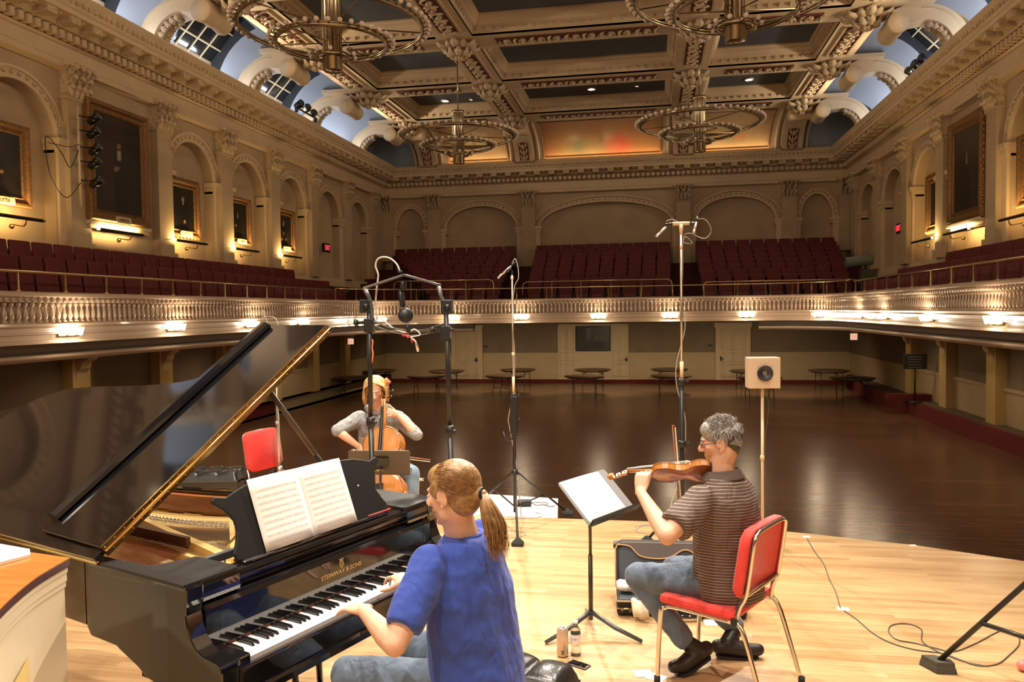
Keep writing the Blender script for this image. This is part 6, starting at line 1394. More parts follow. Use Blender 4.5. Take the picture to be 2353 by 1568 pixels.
# ------------------------------------------------------------ people and instruments
def onray(u, v_, P, L_, far=False):
    """point on a photo ray at distance L_ from joint P (closest point when out of reach)"""
    o = V((0, 0, CAMZ)); d = (at(u, v_, y=5)-o).normalized(); P = V(P); s = d.dot(P-o); q = o+d*s; h = (P-q).length
    if h >= L_: return P+(q-P).normalized()*L_
    k = sqrt(L_*L_-h*h); return o+d*(s+(k if far else -k))
def skinmat(name, c):
    return mat(name, c, .5, spec=.4, sss=.12, var=.10, vs_=14, bump=.05, bs=120)
def loft(mb, secs, n=20):
    vs = []
    for c, s, f in secs:
        c, s, f = V(c), V(s), V(f)
        for k in range(n):
            t = 2*pi*k/n; vs.append(c+s*cos(t)+f*sin(t))
    m_ = len(secs); fs = [(i*n+k, i*n+(k+1) % n, (i+1)*n+(k+1) % n, (i+1)*n+k) for i in range(m_-1) for k in range(n)]
    fs += [tuple(range(n-1, -1, -1)), tuple((m_-1)*n+k for k in range(n))]
    mb.add(vs, fs, True)
def limb(mb, pts, rs, n=12):
    mb.tube(pts, rs, n); mb.sph(pts[0], rs[0]*.99, 12, 8); mb.sph(pts[-1], rs[-1]*.99, 12, 8)
def head(mb):
    mb.sph((0, -.014, .03), (.074, .094, .083), 24, 16); mb.sph((0, .034, -.02), (.060, .057, .083), 20, 14); mb.sph((0, .034, -.075), (.047, .046, .034), 16, 10)
    mb.sph((0, .074, -.102), (.020, .016, .016), 12, 8); mb.sph((0, .078, .026), (.048, .014, .010), 14, 8)
    mb.tube([(0, .084, .018), (0, .100, -.005), (0, .113, -.026)], [.007, .009, .013], 10); mb.sph((0, .112, -.030), .0125, 10, 8)
    for s in (-1, 1):
        mb.sph((s*.012, .1, -.034), (.009, .010, .008), 8, 6); mb.sph((s*.041, .062, -.018), (.020, .018, .018), 10, 8); mb.sph((s*.046, .022, -.07), (.012, .025, .026), 10, 8)
        mb.sph((s*.076, -.006, -.012), (.007, .018, .029), 12, 8); mb.tube([(s*.080, -.004+.020*sin(t), -.010+.031*cos(t)) for t in [k*.5-2.6 for k in range(10)]], .0048, 6); mb.sph((s*.078, .004, -.040), (.006, .008, .009), 8, 6)
        mb.sph((s*.030, .079, .006), (.015, .010, .008), 10, 8)
    mb.sph((0, .092, -.056), (.024, .008, .0055), 12, 6); mb.sph((0, .090, -.067), (.020, .009, .0065), 12, 6); mb.sph((0, .086, -.082), (.018, .008, .008), 10, 6)
def hand(mb, w, d, n_, thumb, curls=(.3, .35, .4, .45), spread=.12, S=1.0, tc=.3, td=None):
    """w wrist, d direction of the palm, n_ back-of-hand normal, thumb +1/-1 side along d x n_"""
    w = V(w); d = V(d).normalized(); n_ = V(n_); n_ = (n_-d*n_.dot(d)).normalized(); s = d.cross(n_)*thumb
    kn = []
    loft(mb, [(w-d*.02*S, s*.026*S, n_*.019*S), (w+d*.01*S, s*.029*S, n_*.018*S), (w+d*.04*S, s*.038*S, n_*.016*S), (w+d*.075*S, s*.041*S, n_*.014*S), (w+d*.092*S, s*.039*S, n_*.012*S)], 14)
    for i, (o_, l, c) in enumerate(zip((.029, .010, -.010, -.029), (.082, .090, .084, .068), curls)):
        b = w+d*(.086-.004*abs(i-1.2))*S+s*o_*S; a = (1.5-i)*spread; dd = (d*cos(a)+s*sin(a)); P_ = [b-dd*.015*S, b]; ang = 0; L0 = l*S
        for seg, k in ((.44, 1.0), (.31, 1.2), (.25, .8)):
            ang += c*k; q = dd*cos(ang)-n_*sin(ang); P_.append(P_[-1]+q*L0*seg)
        mb.tube(P_, [.0095*S, .0096*S, .0085*S, .0078*S, .0062*S], 8); mb.sph(P_[-1], .0063*S, 8, 6); kn.append(P_)
    b = w+d*.018*S+s*.026*S; td = V(td) if td is not None else (d*.72+s*.62-n_*tc)
    td.normalize(); q = (td*.8+d*.5).normalized(); P_ = [b-td*.012*S, b+td*.03*S, b+td*.055*S+q*.004*S, b+td*.06*S+q*.026*S, b+td*.063*S+q*.048*S]
    mb.tube(P_, [.014*S, .0135*S, .011*S, .010*S, .0075*S], 8); mb.sph(P_[-1], .0076*S, 8, 6); kn.append(P_)
    return kn
def nails(kn, n_, parent, M_, mt):
    m_ = MB(M=M_)
    for P_ in kn: m_.sph(P_[-1]+V(n_)*.0042, (.0042, .0042, .0018), 8, 5)
    return m_.build('fingernails', mt, parent)
def strands(mb, starts, step, r=.0022, n=3, taper=True):
    for P_ in starts:
        k = len(P_); mb.tube(P_, [r*(1-.75*(i/(k-1))**2) if taper else r for i in range(k)], n, caps=False)
def hfr(c, yaw, pitch, roll=0):
    """head frame: x right, y forward, z up"""
    f = V((cos(yaw)*cos(pitch), sin(yaw)*cos(pitch), sin(pitch))); r = f.cross(V((0, 0, 1))).normalized(); u = r.cross(f); r2 = r*cos(roll)+u*sin(roll); u2 = u*cos(roll)-r*sin(roll)
    return frame(c, r2, f, u2)
def cloth_displace(o, s=.01, sc=.12):
    t = bpy.data.textures.new('folds', 'CLOUDS'); t.noise_scale = sc; t.noise_depth = 2
    m_ = o.modifiers.new('d', 'DISPLACE'); m_.texture = t; m_.strength = s; m_.mid_level = .5; m_.texture_coords = 'LOCAL'; return o
def foldmat(name, c, sc=(6, 6, 2.2), b=.5, rough=.85, **kw):
    m_ = mat(name, c, rough, sheen=.15, **kw); nt = m_.node_tree; N = lambda t: nt.nodes.new('ShaderNode'+t); L = nt.links.new
    tc = N('TexCoord'); mp = N('Mapping'); mp.inputs['Scale'].default_value = sc; mp.inputs['Rotation'].default_value = (.2, .3, .5); L(tc.outputs['Object'], mp.inputs[0]); w_ = N('TexNoise'); w_.inputs['Scale'].default_value = 1.6; w_.inputs['Detail'].default_value = 3; w_.inputs['Distortion'].default_value = 1.4; L(mp.outputs[0], w_.inputs[0])
    bp_ = N('Bump'); bp_.inputs['Strength'].default_value = b; bp_.inputs['Distance'].default_value = .06; L(w_.outputs[0], bp_.inputs['Height']); L(bp_.outputs[0], nt.nodes['Principled BSDF'].inputs['Normal']); return m_
SKIN = skinmat('skin_warm', (.80, .47, .32)); SKIN2 = skinmat('skin_ruddy', (.76, .43, .29)); NAIL = mat('nail_pink', (.88, .58, .47), .3)
DENIM = foldmat('blue_denim', (.13, .18, .26), b=.35, var=.35, vs_=9); DENIM2 = foldmat('faded_denim', (.22, .31, .42), b=.35, var=.3, vs_=9)
def eyes(parent, HF, M_, closed=False):
    for s in (-1, 1):
        m_ = MB(M=M_ @ HF); m_.sph((s*.031, .083, .0035), (.0115, .008, .0035 if closed else .0055), 12, 8); e_ = m_.build('eye', mat('eye_white', (.75, .70, .66), .2), parent)
        MB(M=M_ @ HF).sph((s*.031, .0905, .002), (.005, .0016, .0028), 10, 6).build('iris', mat('iris_dark', (.06, .05, .04), .1), e_)
def brows(parent, HF, M_, mt):
    for s in (-1, 1): MB(M=M_ @ HF).tube([(s*.014, .093, .022), (s*.032, .091, .029), (s*.048, .078, .024)], [.0028, .0034, .0016], 6).build('eyebrow', mt, parent)
# ================= the pianist
base = PL3(.78, -.70, 0); MI = MX.Translation(-base)
PHc = at(1038, 1132, z=1.29); HF = hfr(PHc, R(163), R(-12))
pel = PL3(.735, -.735, .575); SLp = at(988, 1302, z=1.035); SRp = SLp+ET*.35+EZ*.015; ch = (SLp+SRp)/2-EB*.03; nb = ch+EZ*.085+EB*.0
m_ = MB(M=MI)
WR = at(836, 1404, z=.815); EL = onray(908, 1482, SLp, .30); 
if (EL-WR).length > .275: WR = onray(836, 1404, EL, .265, True)
wr2 = at(937, 1342, z=.815); EL2 = SRp+V((0, 0, -.27))+EB*.14+ET*.06
SIDE, FRO = ET, EB
loft(m_, [(pel-EZ*.08, SIDE*.15, FRO*.11), (pel, SIDE*.165, FRO*.115), (pel+(ch-pel)*.35, SIDE*.135, FRO*.10), (pel+(ch-pel)*.75, SIDE*.165, FRO*.11), (ch-EZ*.0, SIDE*.165, FRO*.095), (ch+EZ*.05, SIDE*.10, FRO*.07), (nb, SIDE*.055, FRO*.055)])
limb(m_, [nb-EZ*.05, (nb+PHc)/2-EZ*.02, PHc+EB*-.02-EZ*.05], [.068, .062, .060])
limb(m_, [SLp, SLp+(EL-SLp)*.5, EL], [.056, .050, .043]); limb(m_, [EL, EL+(WR-EL)*.3, EL+(WR-EL)*.7, WR], [.043, .044, .033, .026])
limb(m_, [SRp, SRp+(EL2-SRp)*.5, EL2], [.056, .050, .043]); limb(m_, [EL2, EL2+(wr2-EL2)*.35, wr2], [.043, .042, .026])
hipL, hipR = pel-ET*.09-EZ*.03, pel+ET*.09-EZ*.03
KL = onray(800, 1512, hipL, .46, True); KL.z = max(.50, min(.56, KL.z)); KR = hipR+EB*.42+ET*.03; KR.z = .54
AL = V((KL.x, KL.y, .10))-EB*.10-ET*.02; AR = V((KR.x, KR.y, .09))+EB*.02
for h, k, a in ((hipL, KL, AL), (hipR, KR, AR)): limb(m_, [h, h+(k-h)*.5, k], [.085, .072, .052]); limb(m_, [k, k+(a-k)*.35, a], [.052, .050, .036])
hd = MB(M=MI @ HF); head(hd); m_.v += hd.v; k0 = len(m_.v)-len(hd.v); m_.f += [tuple(i+k0 for i in f) for f in hd.f]; m_.sm += hd.sm
tipL = at(741, 1400, z=.768); dL = (tipL-WR).normalized(); dL.z = -.10
knL = hand(m_, WR, dL, EZ*1.0+ET*-.1, 1 if dL.cross(EZ).dot(ET) > 0 else -1, curls=(.20, .22, .25, .22), spread=.16, tc=.35)
tipR = at(868, 1325, z=.77); dR = (tipR-wr2).normalized(); dR.z = .15
knR = hand(m_, wr2, dR, EZ, -1 if dR.cross(EZ).dot(ET) > 0 else 1, curls=(.42, .5, .55, .5), spread=.12, tc=.75)
pi_ = m_.build('person', SKIN, loc=base); mods(pi_, remesh=.0052, smooth=4); tag(pi_, 'pianist seen from behind with a blond ponytail, blue T-shirt and jeans', 'person')
nails(knL, EZ*.9, pi_, MI, NAIL); nails(knR, EZ*.6+dR*.5, pi_, MI, NAIL)
rg = knL[2][1]+(knL[2][2]-knL[2][1])*.35; MB(M=MI).tube([rg+V((cos(t)*.0, 0, 0))+EZ*.0105*sin(t)+ET*.0105*cos(t) for t in [k*pi/6 for k in range(12)]], .0012, 5, closed=True).build('ring', BRASS, pi_)
BLUET = foldmat('royal_blue_cotton', (.035, .075, .40), sc=(3.5, 3.5, 1.6), b=.4)
m_ = MB(M=MI)
loft(m_, [(pel-EZ*.10-EB*.015, SIDE*.215, FRO*.185), (pel-EZ*.02-EB*.02, SIDE*.215, FRO*.185), (pel+(ch-pel)*.3-EB*.02, SIDE*.20, FRO*.165), (pel+(ch-pel)*.7-EB*.015, SIDE*.205, FRO*.15), (ch-EZ*.03-EB*.01, SIDE*.195, FRO*.128), (ch+EZ*.035-EB*.01, SIDE*.16, FRO*.10), (ch+EZ*.065-EB*.01, SIDE*.115, FRO*.088), (nb-EZ*.008, SIDE*.068, FRO*.066)], 28)
for S_, E_ in ((SLp, EL), (SRp, EL2)): d = (E_-S_); m_.tube([S_-d*.12, S_+d*.0, S_+d*.3, S_+d*.62, S_+d*.80], [.062, .082, .078, .074, .070], 16); m_.sph(S_, .080, 14, 10)
sh_ = m_.build('t_shirt', BLUET, pi_); mods(sh_, remesh=.009, smooth=6); cloth_displace(sh_, .022, .10)
mods(MB(M=MI).tube([nb-EZ*.012+(SIDE*cos(t)*.068+FRO*sin(t)*.066) for t in [k*pi/12 for k in range(24)]], .009, 8, closed=True).build('shirt_collar', BLUET, sh_))
m_ = MB(M=MI); loft(m_, [(pel-EZ*.10, SIDE*.175, FRO*.14), (pel-EZ*.02, SIDE*.178, FRO*.135), (pel+EZ*.06, SIDE*.165, FRO*.12)])
for h, k, a in ((hipL, KL, AL), (hipR, KR, AR)): limb(m_, [h, h+(k-h)*.5, k+(k-h)*.01], [.10, .088, .070], 16); limb(m_, [k, k+(a-k)*.4, a-EZ*.01], [.070, .066, .058], 14)
j_ = m_.build('jeans', DENIM, pi_); mods(j_, remesh=.010, smooth=5); cloth_displace(j_, .014, .07)
for a, sgn in ((AL, -1), (AR, 1)):
    m_ = MB(M=MI); limb(m_, [a-EZ*.03-EB*.04, a-EZ*.035+EB*.06, a-EZ*.055+EB*.15], [.045, .045, .036]); o = m_.build('shoe', mat('dark_shoe', (.03, .03, .03), .5), pi_); mods(o, remesh=.008, smooth=4)
HAIRB = mat('dark_blond_hair', (.42, .235, .10), .42, spec=.5, var=.45, vs_=55, stretch=(1, 1, 1)); HAIRL = mat('light_blond_hair', (.66, .44, .20), .4, spec=.5, var=.3, vs_=40)
m_ = MB(M=MI @ HF); m_.sph((0, -.028, .038), (.083, .096, .088), 28, 18); m_.sph((0, -.052, -.018), (.074, .064, .080), 20, 12); m_.sph((0, .018, .068), (.066, .066, .050), 18, 12); m_.sph((.066, .02, .025), (.014, .035, .035), 12, 8); m_.sph((-.066, .02, .025), (.014, .035, .035), 12, 8); m_.sph((0, -.115, -.018), (.030, .03, .03), 12, 8)
hr = m_.build('hair', HAIRB, pi_); mods(hr, remesh=.006, smooth=3)
random.seed(3); S_ = []; tie = V((0, -.135, -.022))
for i in range(1500):
    a = random.uniform(-pi, pi)*.98; h = random.uniform(-.35, 1); p0 = V((sin(a)*.086, cos(a)*.098*.9+.0, .02+h*.07)); 
    p0 = V((sin(a)*.084*sqrt(max(.05, 1-.45*max(0, h)**2)), .045+cos(a)*.05 if abs(a) < 1.4 else cos(a)*.09-.0, .03+h*.075))
    z_ = random.uniform(-.72, 1); r_ = sqrt(1-z_*z_); n0 = V((sin(a)*r_, cos(a)*r_, z_))
    if n0.y > .30 and n0.z < .60: continue
    if n0.y > -.12 and n0.z < -.02: continue
    p0 = V((0, -.022, .03))+V((n0.x*.0865, n0.y*.104, n0.z*.0925))
    P_ = []
    for k in range(9):
        t = k/8; p = p0.lerp(tie, t); c = V((0, -.022, .03)); d = p-c; q = V((d.x/.0865, d.y/.104, d.z/.0925)); rr_ = q.length
        if rr_ < 1.0 and t < .93: d = d/rr_*(1.0+random.uniform(0, .012))
        P_.append(c+d+V((random.gauss(0, .0012), 0, random.gauss(0, .0012))))
    S_.append(P_)
m_ = MB(M=MI @ HF); strands(m_, S_, 0, .0016); m_.build('hair_strands', HAIRB, hr)
S2 = []
for i in range(60):
    s = 1; x = random.uniform(.05, .075); S2.append([V((s*x, .06+random.uniform(-.02, .01), .045+random.uniform(-.02, .04))), V((s*(x+.012), .055, .01)), V((s*(x+.010), .03, -.02+random.uniform(-.01, .01))), V((s*.078, -.02, -.02+random.uniform(-.02, .02)))])
m_ = MB(M=MI @ HF); strands(m_, [spl(p, 4) for p in S2], 0, .0016); m_.build('loose_wisps', HAIRL, hr)
MB(M=MI @ HF).tube([(.022*cos(t), -.135, -.022+.022*sin(t)) for t in [k*pi/8 for k in range(16)]], .006, 6, closed=True).build('hair_tie', BLACK, hr)
tw = (MI @ HF) @ tie; S3 = []
dn0 = V((0, 0, -1)); bk = -EB
for i in range(230):
    a = random.uniform(0, 2*pi); rr_ = random.random()**.5; o = (ET*cos(a)+bk*sin(a))*rr_; ph_ = random.uniform(0, 6); L_ = random.uniform(.75, 1.05)
    P_ = []
    for k in range(12):
        t = k/11; w_ = .016+.030*sin(min(1, t*1.5)*pi/2)*(1-.5*max(0, t-.6)); P_.append(tw+dn0*(.235*L_*t)+bk*(.05*sin(t*1.8)+.0)+ET*(.02*t)+o*w_+V((sin(t*9+ph_)*.005*t, cos(t*8+ph_)*.005*t, 0)))
    S3.append(P_)
m_ = MB(); strands(m_, S3, 0, .0026); m_.build('ponytail', HAIRB, pi_)
m_ = MB(); limb(m_, [tw, tw+dn0*.05+bk*.02, tw+dn0*.13+bk*.04+ET*.01, tw+dn0*.20+bk*.045+ET*.018], [.018, .030, .034, .014], 12); m_.build('ponytail_core', HAIRB, pi_)
eyes(pi_, HF, MI); 
m_ = MB(M=MI @ HF); random.seed(9)
for i in range(160): a = random.uniform(-1.25, 1.25); z = random.uniform(-.105, -.055); p = V((sin(a)*.050, .035+cos(a)*.052, z)); m_.tube([p, p+V((sin(a)*.004, cos(a)*.004, -.003))], .0006, 3, caps=False)
m_.build('stubble', HAIRB, pi_)
# ================= the violinist
NF = V((cos(VF), sin(VF), 0)); NR = V((sin(VF), -cos(VF), 0))       # facing, his right
b0 = V((vch.x, vch.y, 0)); MI = MX.Translation(-b0)
pel = b0+NF*-.03+NR*.02+EZ*.565; Hc = at(1655, 1012, y=4.13); HF = hfr(Hc, R(172), R(-14), R(4))
SLp = at(1611, 1150, y=3.97); SRp = SLp+NR*.39+EZ*.01; ch = (SLp+SRp)/2-NF*.035+EZ*.01; nb = ch+EZ*.095+NF*.01
EL = onray(1533, 1232, SLp, .30); WR = onray(1472, 1122, EL, .25, True)
# violin frame: x from chin end to scroll, z = belly normal
v0 = at(1652, 1082, y=4.16); v1 = at(1378, 1092, y=4.26); vx = (v1-v0).normalized(); vz = V((.05, .62, .78)); vz = (vz-vx*vz.dot(vx)).normalized(); vy = vz.cross(vx)
VM = frame(v0, vx, vy, vz)
# left hand holds the neck: palm under the neck, fingers curl over the fingerboard
nk = VM @ V((.405, 0, .0)); dh = (EZ*.86+V((.12, .42, 0))).normalized()
WR = nk-dh*.085-vy*0-V((.0, .055, 0))+V((0.0, 0, .0)); 
EL2 = SRp-EZ*.22+NF*.18; wr2 = at(1600, 1215, y=4.32)
m_ = MB(M=MI); SD, FR = NR, NF
loft(m_, [(pel-EZ*.08, SD*.15, FR*.12), (pel, SD*.17, FR*.125), (pel+(ch-pel)*.35, SD*.15, FR*.12), (pel+(ch-pel)*.75, SD*.17, FR*.12), (ch, SD*.165, FR*.10), (ch+EZ*.05, SD*.105, FR*.075), (nb, SD*.058, FR*.058)])
limb(m_, [nb-EZ*.05, (nb+Hc)/2-EZ*.02, Hc-NF*.03-EZ*.05], [.072, .066, .062])
limb(m_, [SLp, SLp+(EL-SLp)*.5, EL], [.058, .054, .046]); limb(m_, [EL, EL+(WR-EL)*.3, EL+(WR-EL)*.7, WR], [.046, .046, .034, .027])
limb(m_, [SRp, SRp+(EL2-SRp)*.5, EL2], [.058, .052, .045]); limb(m_, [EL2, EL2+(wr2-EL2)*.35, wr2], [.045, .042, .027])
hipL, hipR = pel-NR*.09-EZ*.03, pel+NR*.09-EZ*.03
KL = onray(1466, 1330, hipL, .45, True); KL.z = max(.50, min(.56, KL.z)); AL = at(1572, 1472, z=.17); AL = KL+(AL-KL).normalized()*.42
KR = hipR+NF*.36+NR*.03; KR.z = .485; AR = at(1692, 1443, z=.14)
for h, k, a in ((hipL, KL, AL), (hipR, KR, AR)): limb(m_, [h, h+(k-h)*.5, k], [.088, .076, .054]); limb(m_, [k, k+(a-k)*.35, a], [.054, .050, .038])
hd = MB(M=MI @ HF); head(hd); k0 = len(m_.v); m_.v += hd.v; m_.f += [tuple(i+k0 for i in f) for f in hd.f]; m_.sm += hd.sm
m2 = m_; knV = hand(m_, WR, dh, V((-.25, -.95, .15)), 1 if dh.cross(V((-.25, -.95, .15))).dot(vx) < 0 else -1, curls=(.62, .68, .72, .70), spread=.10, tc=.1, td=(dh*.8+V((.25, .30, 0))))
tR = (V((-.3, .1, -.2))); knB = hand(m_, wr2, (at(1560, 1195, y=4.27)-wr2), V((.2, .6, .7)), 1, curls=(.5, .55, .6, .6), spread=.06)
vi = m_.build('person', SKIN2, loc=b0); mods(vi, remesh=.0052, smooth=4); tag(vi, 'grey-haired violinist in glasses, brown striped polo shirt and jeans, playing on a red chair', 'person')
nails(knV, V((-.1, -.5, .6)), vi, MI, NAIL)
# striped polo
def stripe_mat():
    m_, nt, b, N, L = nodes('brown_striped_jersey'); tc = N('TexCoord'); sp_ = N('SeparateXYZ'); L(tc.outputs['Object'], sp_.inputs[0])
    nz = N('TexNoise'); nz.inputs['Scale'].default_value = 3.5; L(tc.outputs['Object'], nz.inputs[0])
    a1 = N('Math'); a1.operation = 'MULTIPLY_ADD'; L(nz.outputs[0], a1.inputs[0]); a1.inputs[1].default_value = .035; L(sp_.outputs[2], a1.inputs[2])
    a2 = N('Math'); a2.operation = 'MULTIPLY_ADD'; L(sp_.outputs[1], a2.inputs[0]); a2.inputs[1].default_value = .10; L(a1.outputs[0], a2.inputs[2])
    m1 = N('Math'); m1.operation = 'MULTIPLY'; L(a2.outputs[0], m1.inputs[0]); m1.inputs[1].default_value = 66; fr = N('Math'); fr.operation = 'FRACT'; L(m1.outputs[0], fr.inputs[0])
    lt = N('Math'); lt.operation = 'LESS_THAN'; L(fr.outputs[0], lt.inputs[0]); lt.inputs[1].default_value = .17
    mx = N('Mix'); mx.data_type = 'RGBA'; mx.inputs[6].default_value = (.098, .062, .050, 1); mx.inputs[7].default_value = (.42, .33, .29, 1); L(lt.outputs[0], mx.inputs[0]); L(mx.outputs[2], b.inputs['Base Color'])
    b.inputs['Roughness'].default_value = .85; mp = N('Mapping'); mp.inputs['Scale'].default_value = (6, 6, 2); L(tc.outputs['Object'], mp.inputs[0]); w_ = N('TexNoise'); w_.inputs['Scale'].default_value = 1.7; w_.inputs['Distortion'].default_value = 1.2; L(mp.outputs[0], w_.inputs[0])
    bp_ = N('Bump'); bp_.inputs['Strength'].default_value = .5; bp_.inputs['Distance'].default_value = .05; L(w_.outputs[0], bp_.inputs['Height']); L(bp_.outputs[0], b.inputs['Normal']); return m_
STR = stripe_mat(); m_ = MB(M=MI)
loft(m_, [(pel-EZ*.10-NF*.02, SD*.21, FR*.18), (pel-EZ*.0-NF*.02, SD*.21, FR*.18), (pel+(ch-pel)*.3-NF*.015, SD*.205, FR*.17), (pel+(ch-pel)*.7-NF*.015, SD*.215, FR*.16), (ch-EZ*.03-NF*.01, SD*.21, FR*.14), (ch+EZ*.03-NF*.01, SD*.18, FR*.11), (ch+EZ*.065-NF*.01, SD*.125, FR*.092), (nb-EZ*.005, SD*.08, FR*.078)], 28)
for S_, E_ in ((SLp, EL), (SRp, EL2)): d = (E_-S_); m_.tube([S_-d*.12, S_, S_+d*.3, S_+d*.6, S_+d*.78], [.064, .082, .082, .084, .082], 16); m_.sph(S_, .080, 14, 10)
sh_ = m_.build('polo_shirt', STR, vi); mods(sh_, remesh=.009, smooth=6); cloth_displace(sh_, .02, .10)
m_ = MB(M=MI); n_ = 24
m_.grid(lambda a, b: nb+V((0, 0, -.03+.048*b-.012*sin(a*2*pi)*1))+(SD*cos(a*2*pi)+FR*sin(a*2*pi))*(.112-.030*b)+EZ*(-.0), 28, 5, cu=True); cl_ = m_.build('polo_collar', mat('collar_brown', (.10, .07, .058), .85), sh_); mods(cl_, solid=.006, sub=1)
m_ = MB(M=MI); loft(m_, [(pel-EZ*.10, SD*.178, FR*.15), (pel-EZ*.02, SD*.18, FR*.145), (pel+EZ*.06, SD*.17, FR*.13)])
for h, k, a in ((hipL, KL, AL), (hipR, KR, AR)): limb(m_, [h, h+(k-h)*.5, k+(k-h)*.01], [.102, .092, .074], 16); limb(m_, [k, k+(a-k)*.4, a-(a-k).normalized()*.02], [.074, .068, .060], 14)
j_ = m_.build('jeans', DENIM, vi); mods(j_, remesh=.010, smooth=4); cloth_displace(j_, .014, .06)
SHOE = mat('black_leather_shoe', (.022, .018, .016), .4); SOLE = mat('shoe_sole', (.03, .025, .022), .7)
for a, hl, toe in ((AL, at(1618, 1498, z=.10), at(1548, 1542, z=.03)), (AR, at(1672, 1492, z=.05), at(1728, 1496, z=.04))):
    d = (toe-hl); L_ = d.length; d.normalize(); u_ = (V((0, 0, 1))-d*d.z).normalized(); L2_ = .25
    c = (hl+toe)/2; hl = c-d*L2_*.5; toe = c+d*L2_*.5
    hl.z = max(hl.z, .05); toe.z = max(toe.z, .045)
    m_ = MB(M=MI); limb(m_, [hl+u_*.01, hl+d*.08+u_*.012, hl+d*.17, toe-d*.02], [.040, .045, .043, .034]); limb(m_, [a, hl+d*.05+u_*.03], [.044, .044]); o = m_.build('shoe', SHOE, vi); mods(o, remesh=.007, smooth=5)
    m_ = MB(M=MI); s_ = d.cross(u_).normalized(); pts = [(.012, .0), (.03, .030), (.09, .034), (.17, .045), (.23, .038), (.255, .0), (.23, -.038), (.17, -.045), (.09, -.034), (.03, -.030)]
    m_.prism([(x, y) for x, y in pts], -.046, -.032, lambda x, y, z: hl+d*(x-.02)+s_*y+u_*z); m_.build('shoe_sole', SOLE, o)
    for k in range(4): q = hl+d*(.07+.022*k)+u_*(.058-.004*k); MB(M=MI).tube([q-s_*.02, q+u_*.004, q+s_*.02], .0025, 5).build('shoe_lace', SOLE, o)
GREY = mat('grey_hair', (.42, .40, .38), .5, var=.5, vs_=60); DGREY = mat('dark_nape_hair', (.07, .055, .048), .55, var=.4, vs_=60)
m_ = MB(M=MI @ HF); m_.sph((0, -.018, .040), (.081, .098, .084), 28, 18); m_.sph((0, .022, .068), (.066, .068, .046), 18, 12); m_.sph((0, -.060, -.005), (.066, .052, .070), 18, 12); hr = m_.build('hair', GREY, vi); mods(hr, remesh=.006, smooth=3)
random.seed(5); S_ = []; S4 = []
for i in range(2300):
    a = random.uniform(-pi, pi); z = random.uniform(-.9, 1); c = V((0, -.018, .038)); r_ = sqrt(1-z*z*.98); n0 = V((sin(a)*r_, cos(a)*r_, z))
    if n0.y > .35 and n0.z < .48: continue
    if n0.z < -.05 and n0.y > -.25: continue
    p = c+V((n0.x*.081, n0.y*.097, n0.z*.085)); fl_ = V((0, .6 if n0.z > .2 else -.1, -.9 if n0.z < .4 else .1)); tdir = (fl_-n0*fl_.dot(n0)); tdir = tdir.normalized() if tdir.length > .01 else V((0, 1, 0))
    tdir = (tdir+V((random.gauss(0, .35), random.gauss(0, .3), random.gauss(0, .3)))).normalized()
    P_ = [p, p+tdir*.010+n0*.005, p+tdir*.022+n0*.005]
    (S4 if (n0.z < -.12 and random.random() < .75) else S_).append(P_)
m_ = MB(M=MI @ HF); strands(m_, S_, 0, .0021); m_.build('hair_tufts', GREY, hr); m_ = MB(M=MI @ HF); strands(m_, S4, 0, .0022); m_.build('nape_hair', DGREY, hr)
m_ = MB(M=MI @ HF); m_.sph((0, -.056, -.030), (.066, .046, .050), 16, 10); m_.sph((0, -.050, -.062), (.050, .034, .032), 14, 8); q = m_.build('nape_hair_base', DGREY, hr); mods(q, remesh=.006, smooth=3)
# glasses
gl_ = empty('eyeglasses', parent_loc := (0, 0, 0)) if False else None
m_ = MB(M=MI @ HF); GLM = mat('glasses_dark_frame', (.03, .025, .025), .3)
for s in (-1, 1):
    m_.tube([(s*.033+.023*cos(t)*1.05, .102-abs(s*.033+.023*cos(t))*.12, .004+.017*sin(t)) for t in [k*pi/10 for k in range(20)]], .0013, 5, closed=True)
    m_.tube([(s*.058, .094, .010), (s*.074, .075, .010), (s*.080, .02, .006), (s*.080, -.012, .004), (s*.077, -.028, -.012)], .0018, 5)
m_.tube([(-.01, .103, .006), (0, .106, .009), (.01, .103, .006)], .0013, 5)
g_ = m_.build('eyeglasses', GLM, vi)
for s in (-1, 1): MB(M=MI @ HF).tube([(s*.033, .1015-.033*.12, .004), (s*.033, .1025-.033*.12, .004)], [.0205, .0205], 20).build('lens', mat('lens_glass', (.95, .95, .95), .03, trans=1, alpha=.35), g_)
eyes(vi, HF, MI); brows(vi, HF, MI, GREY)
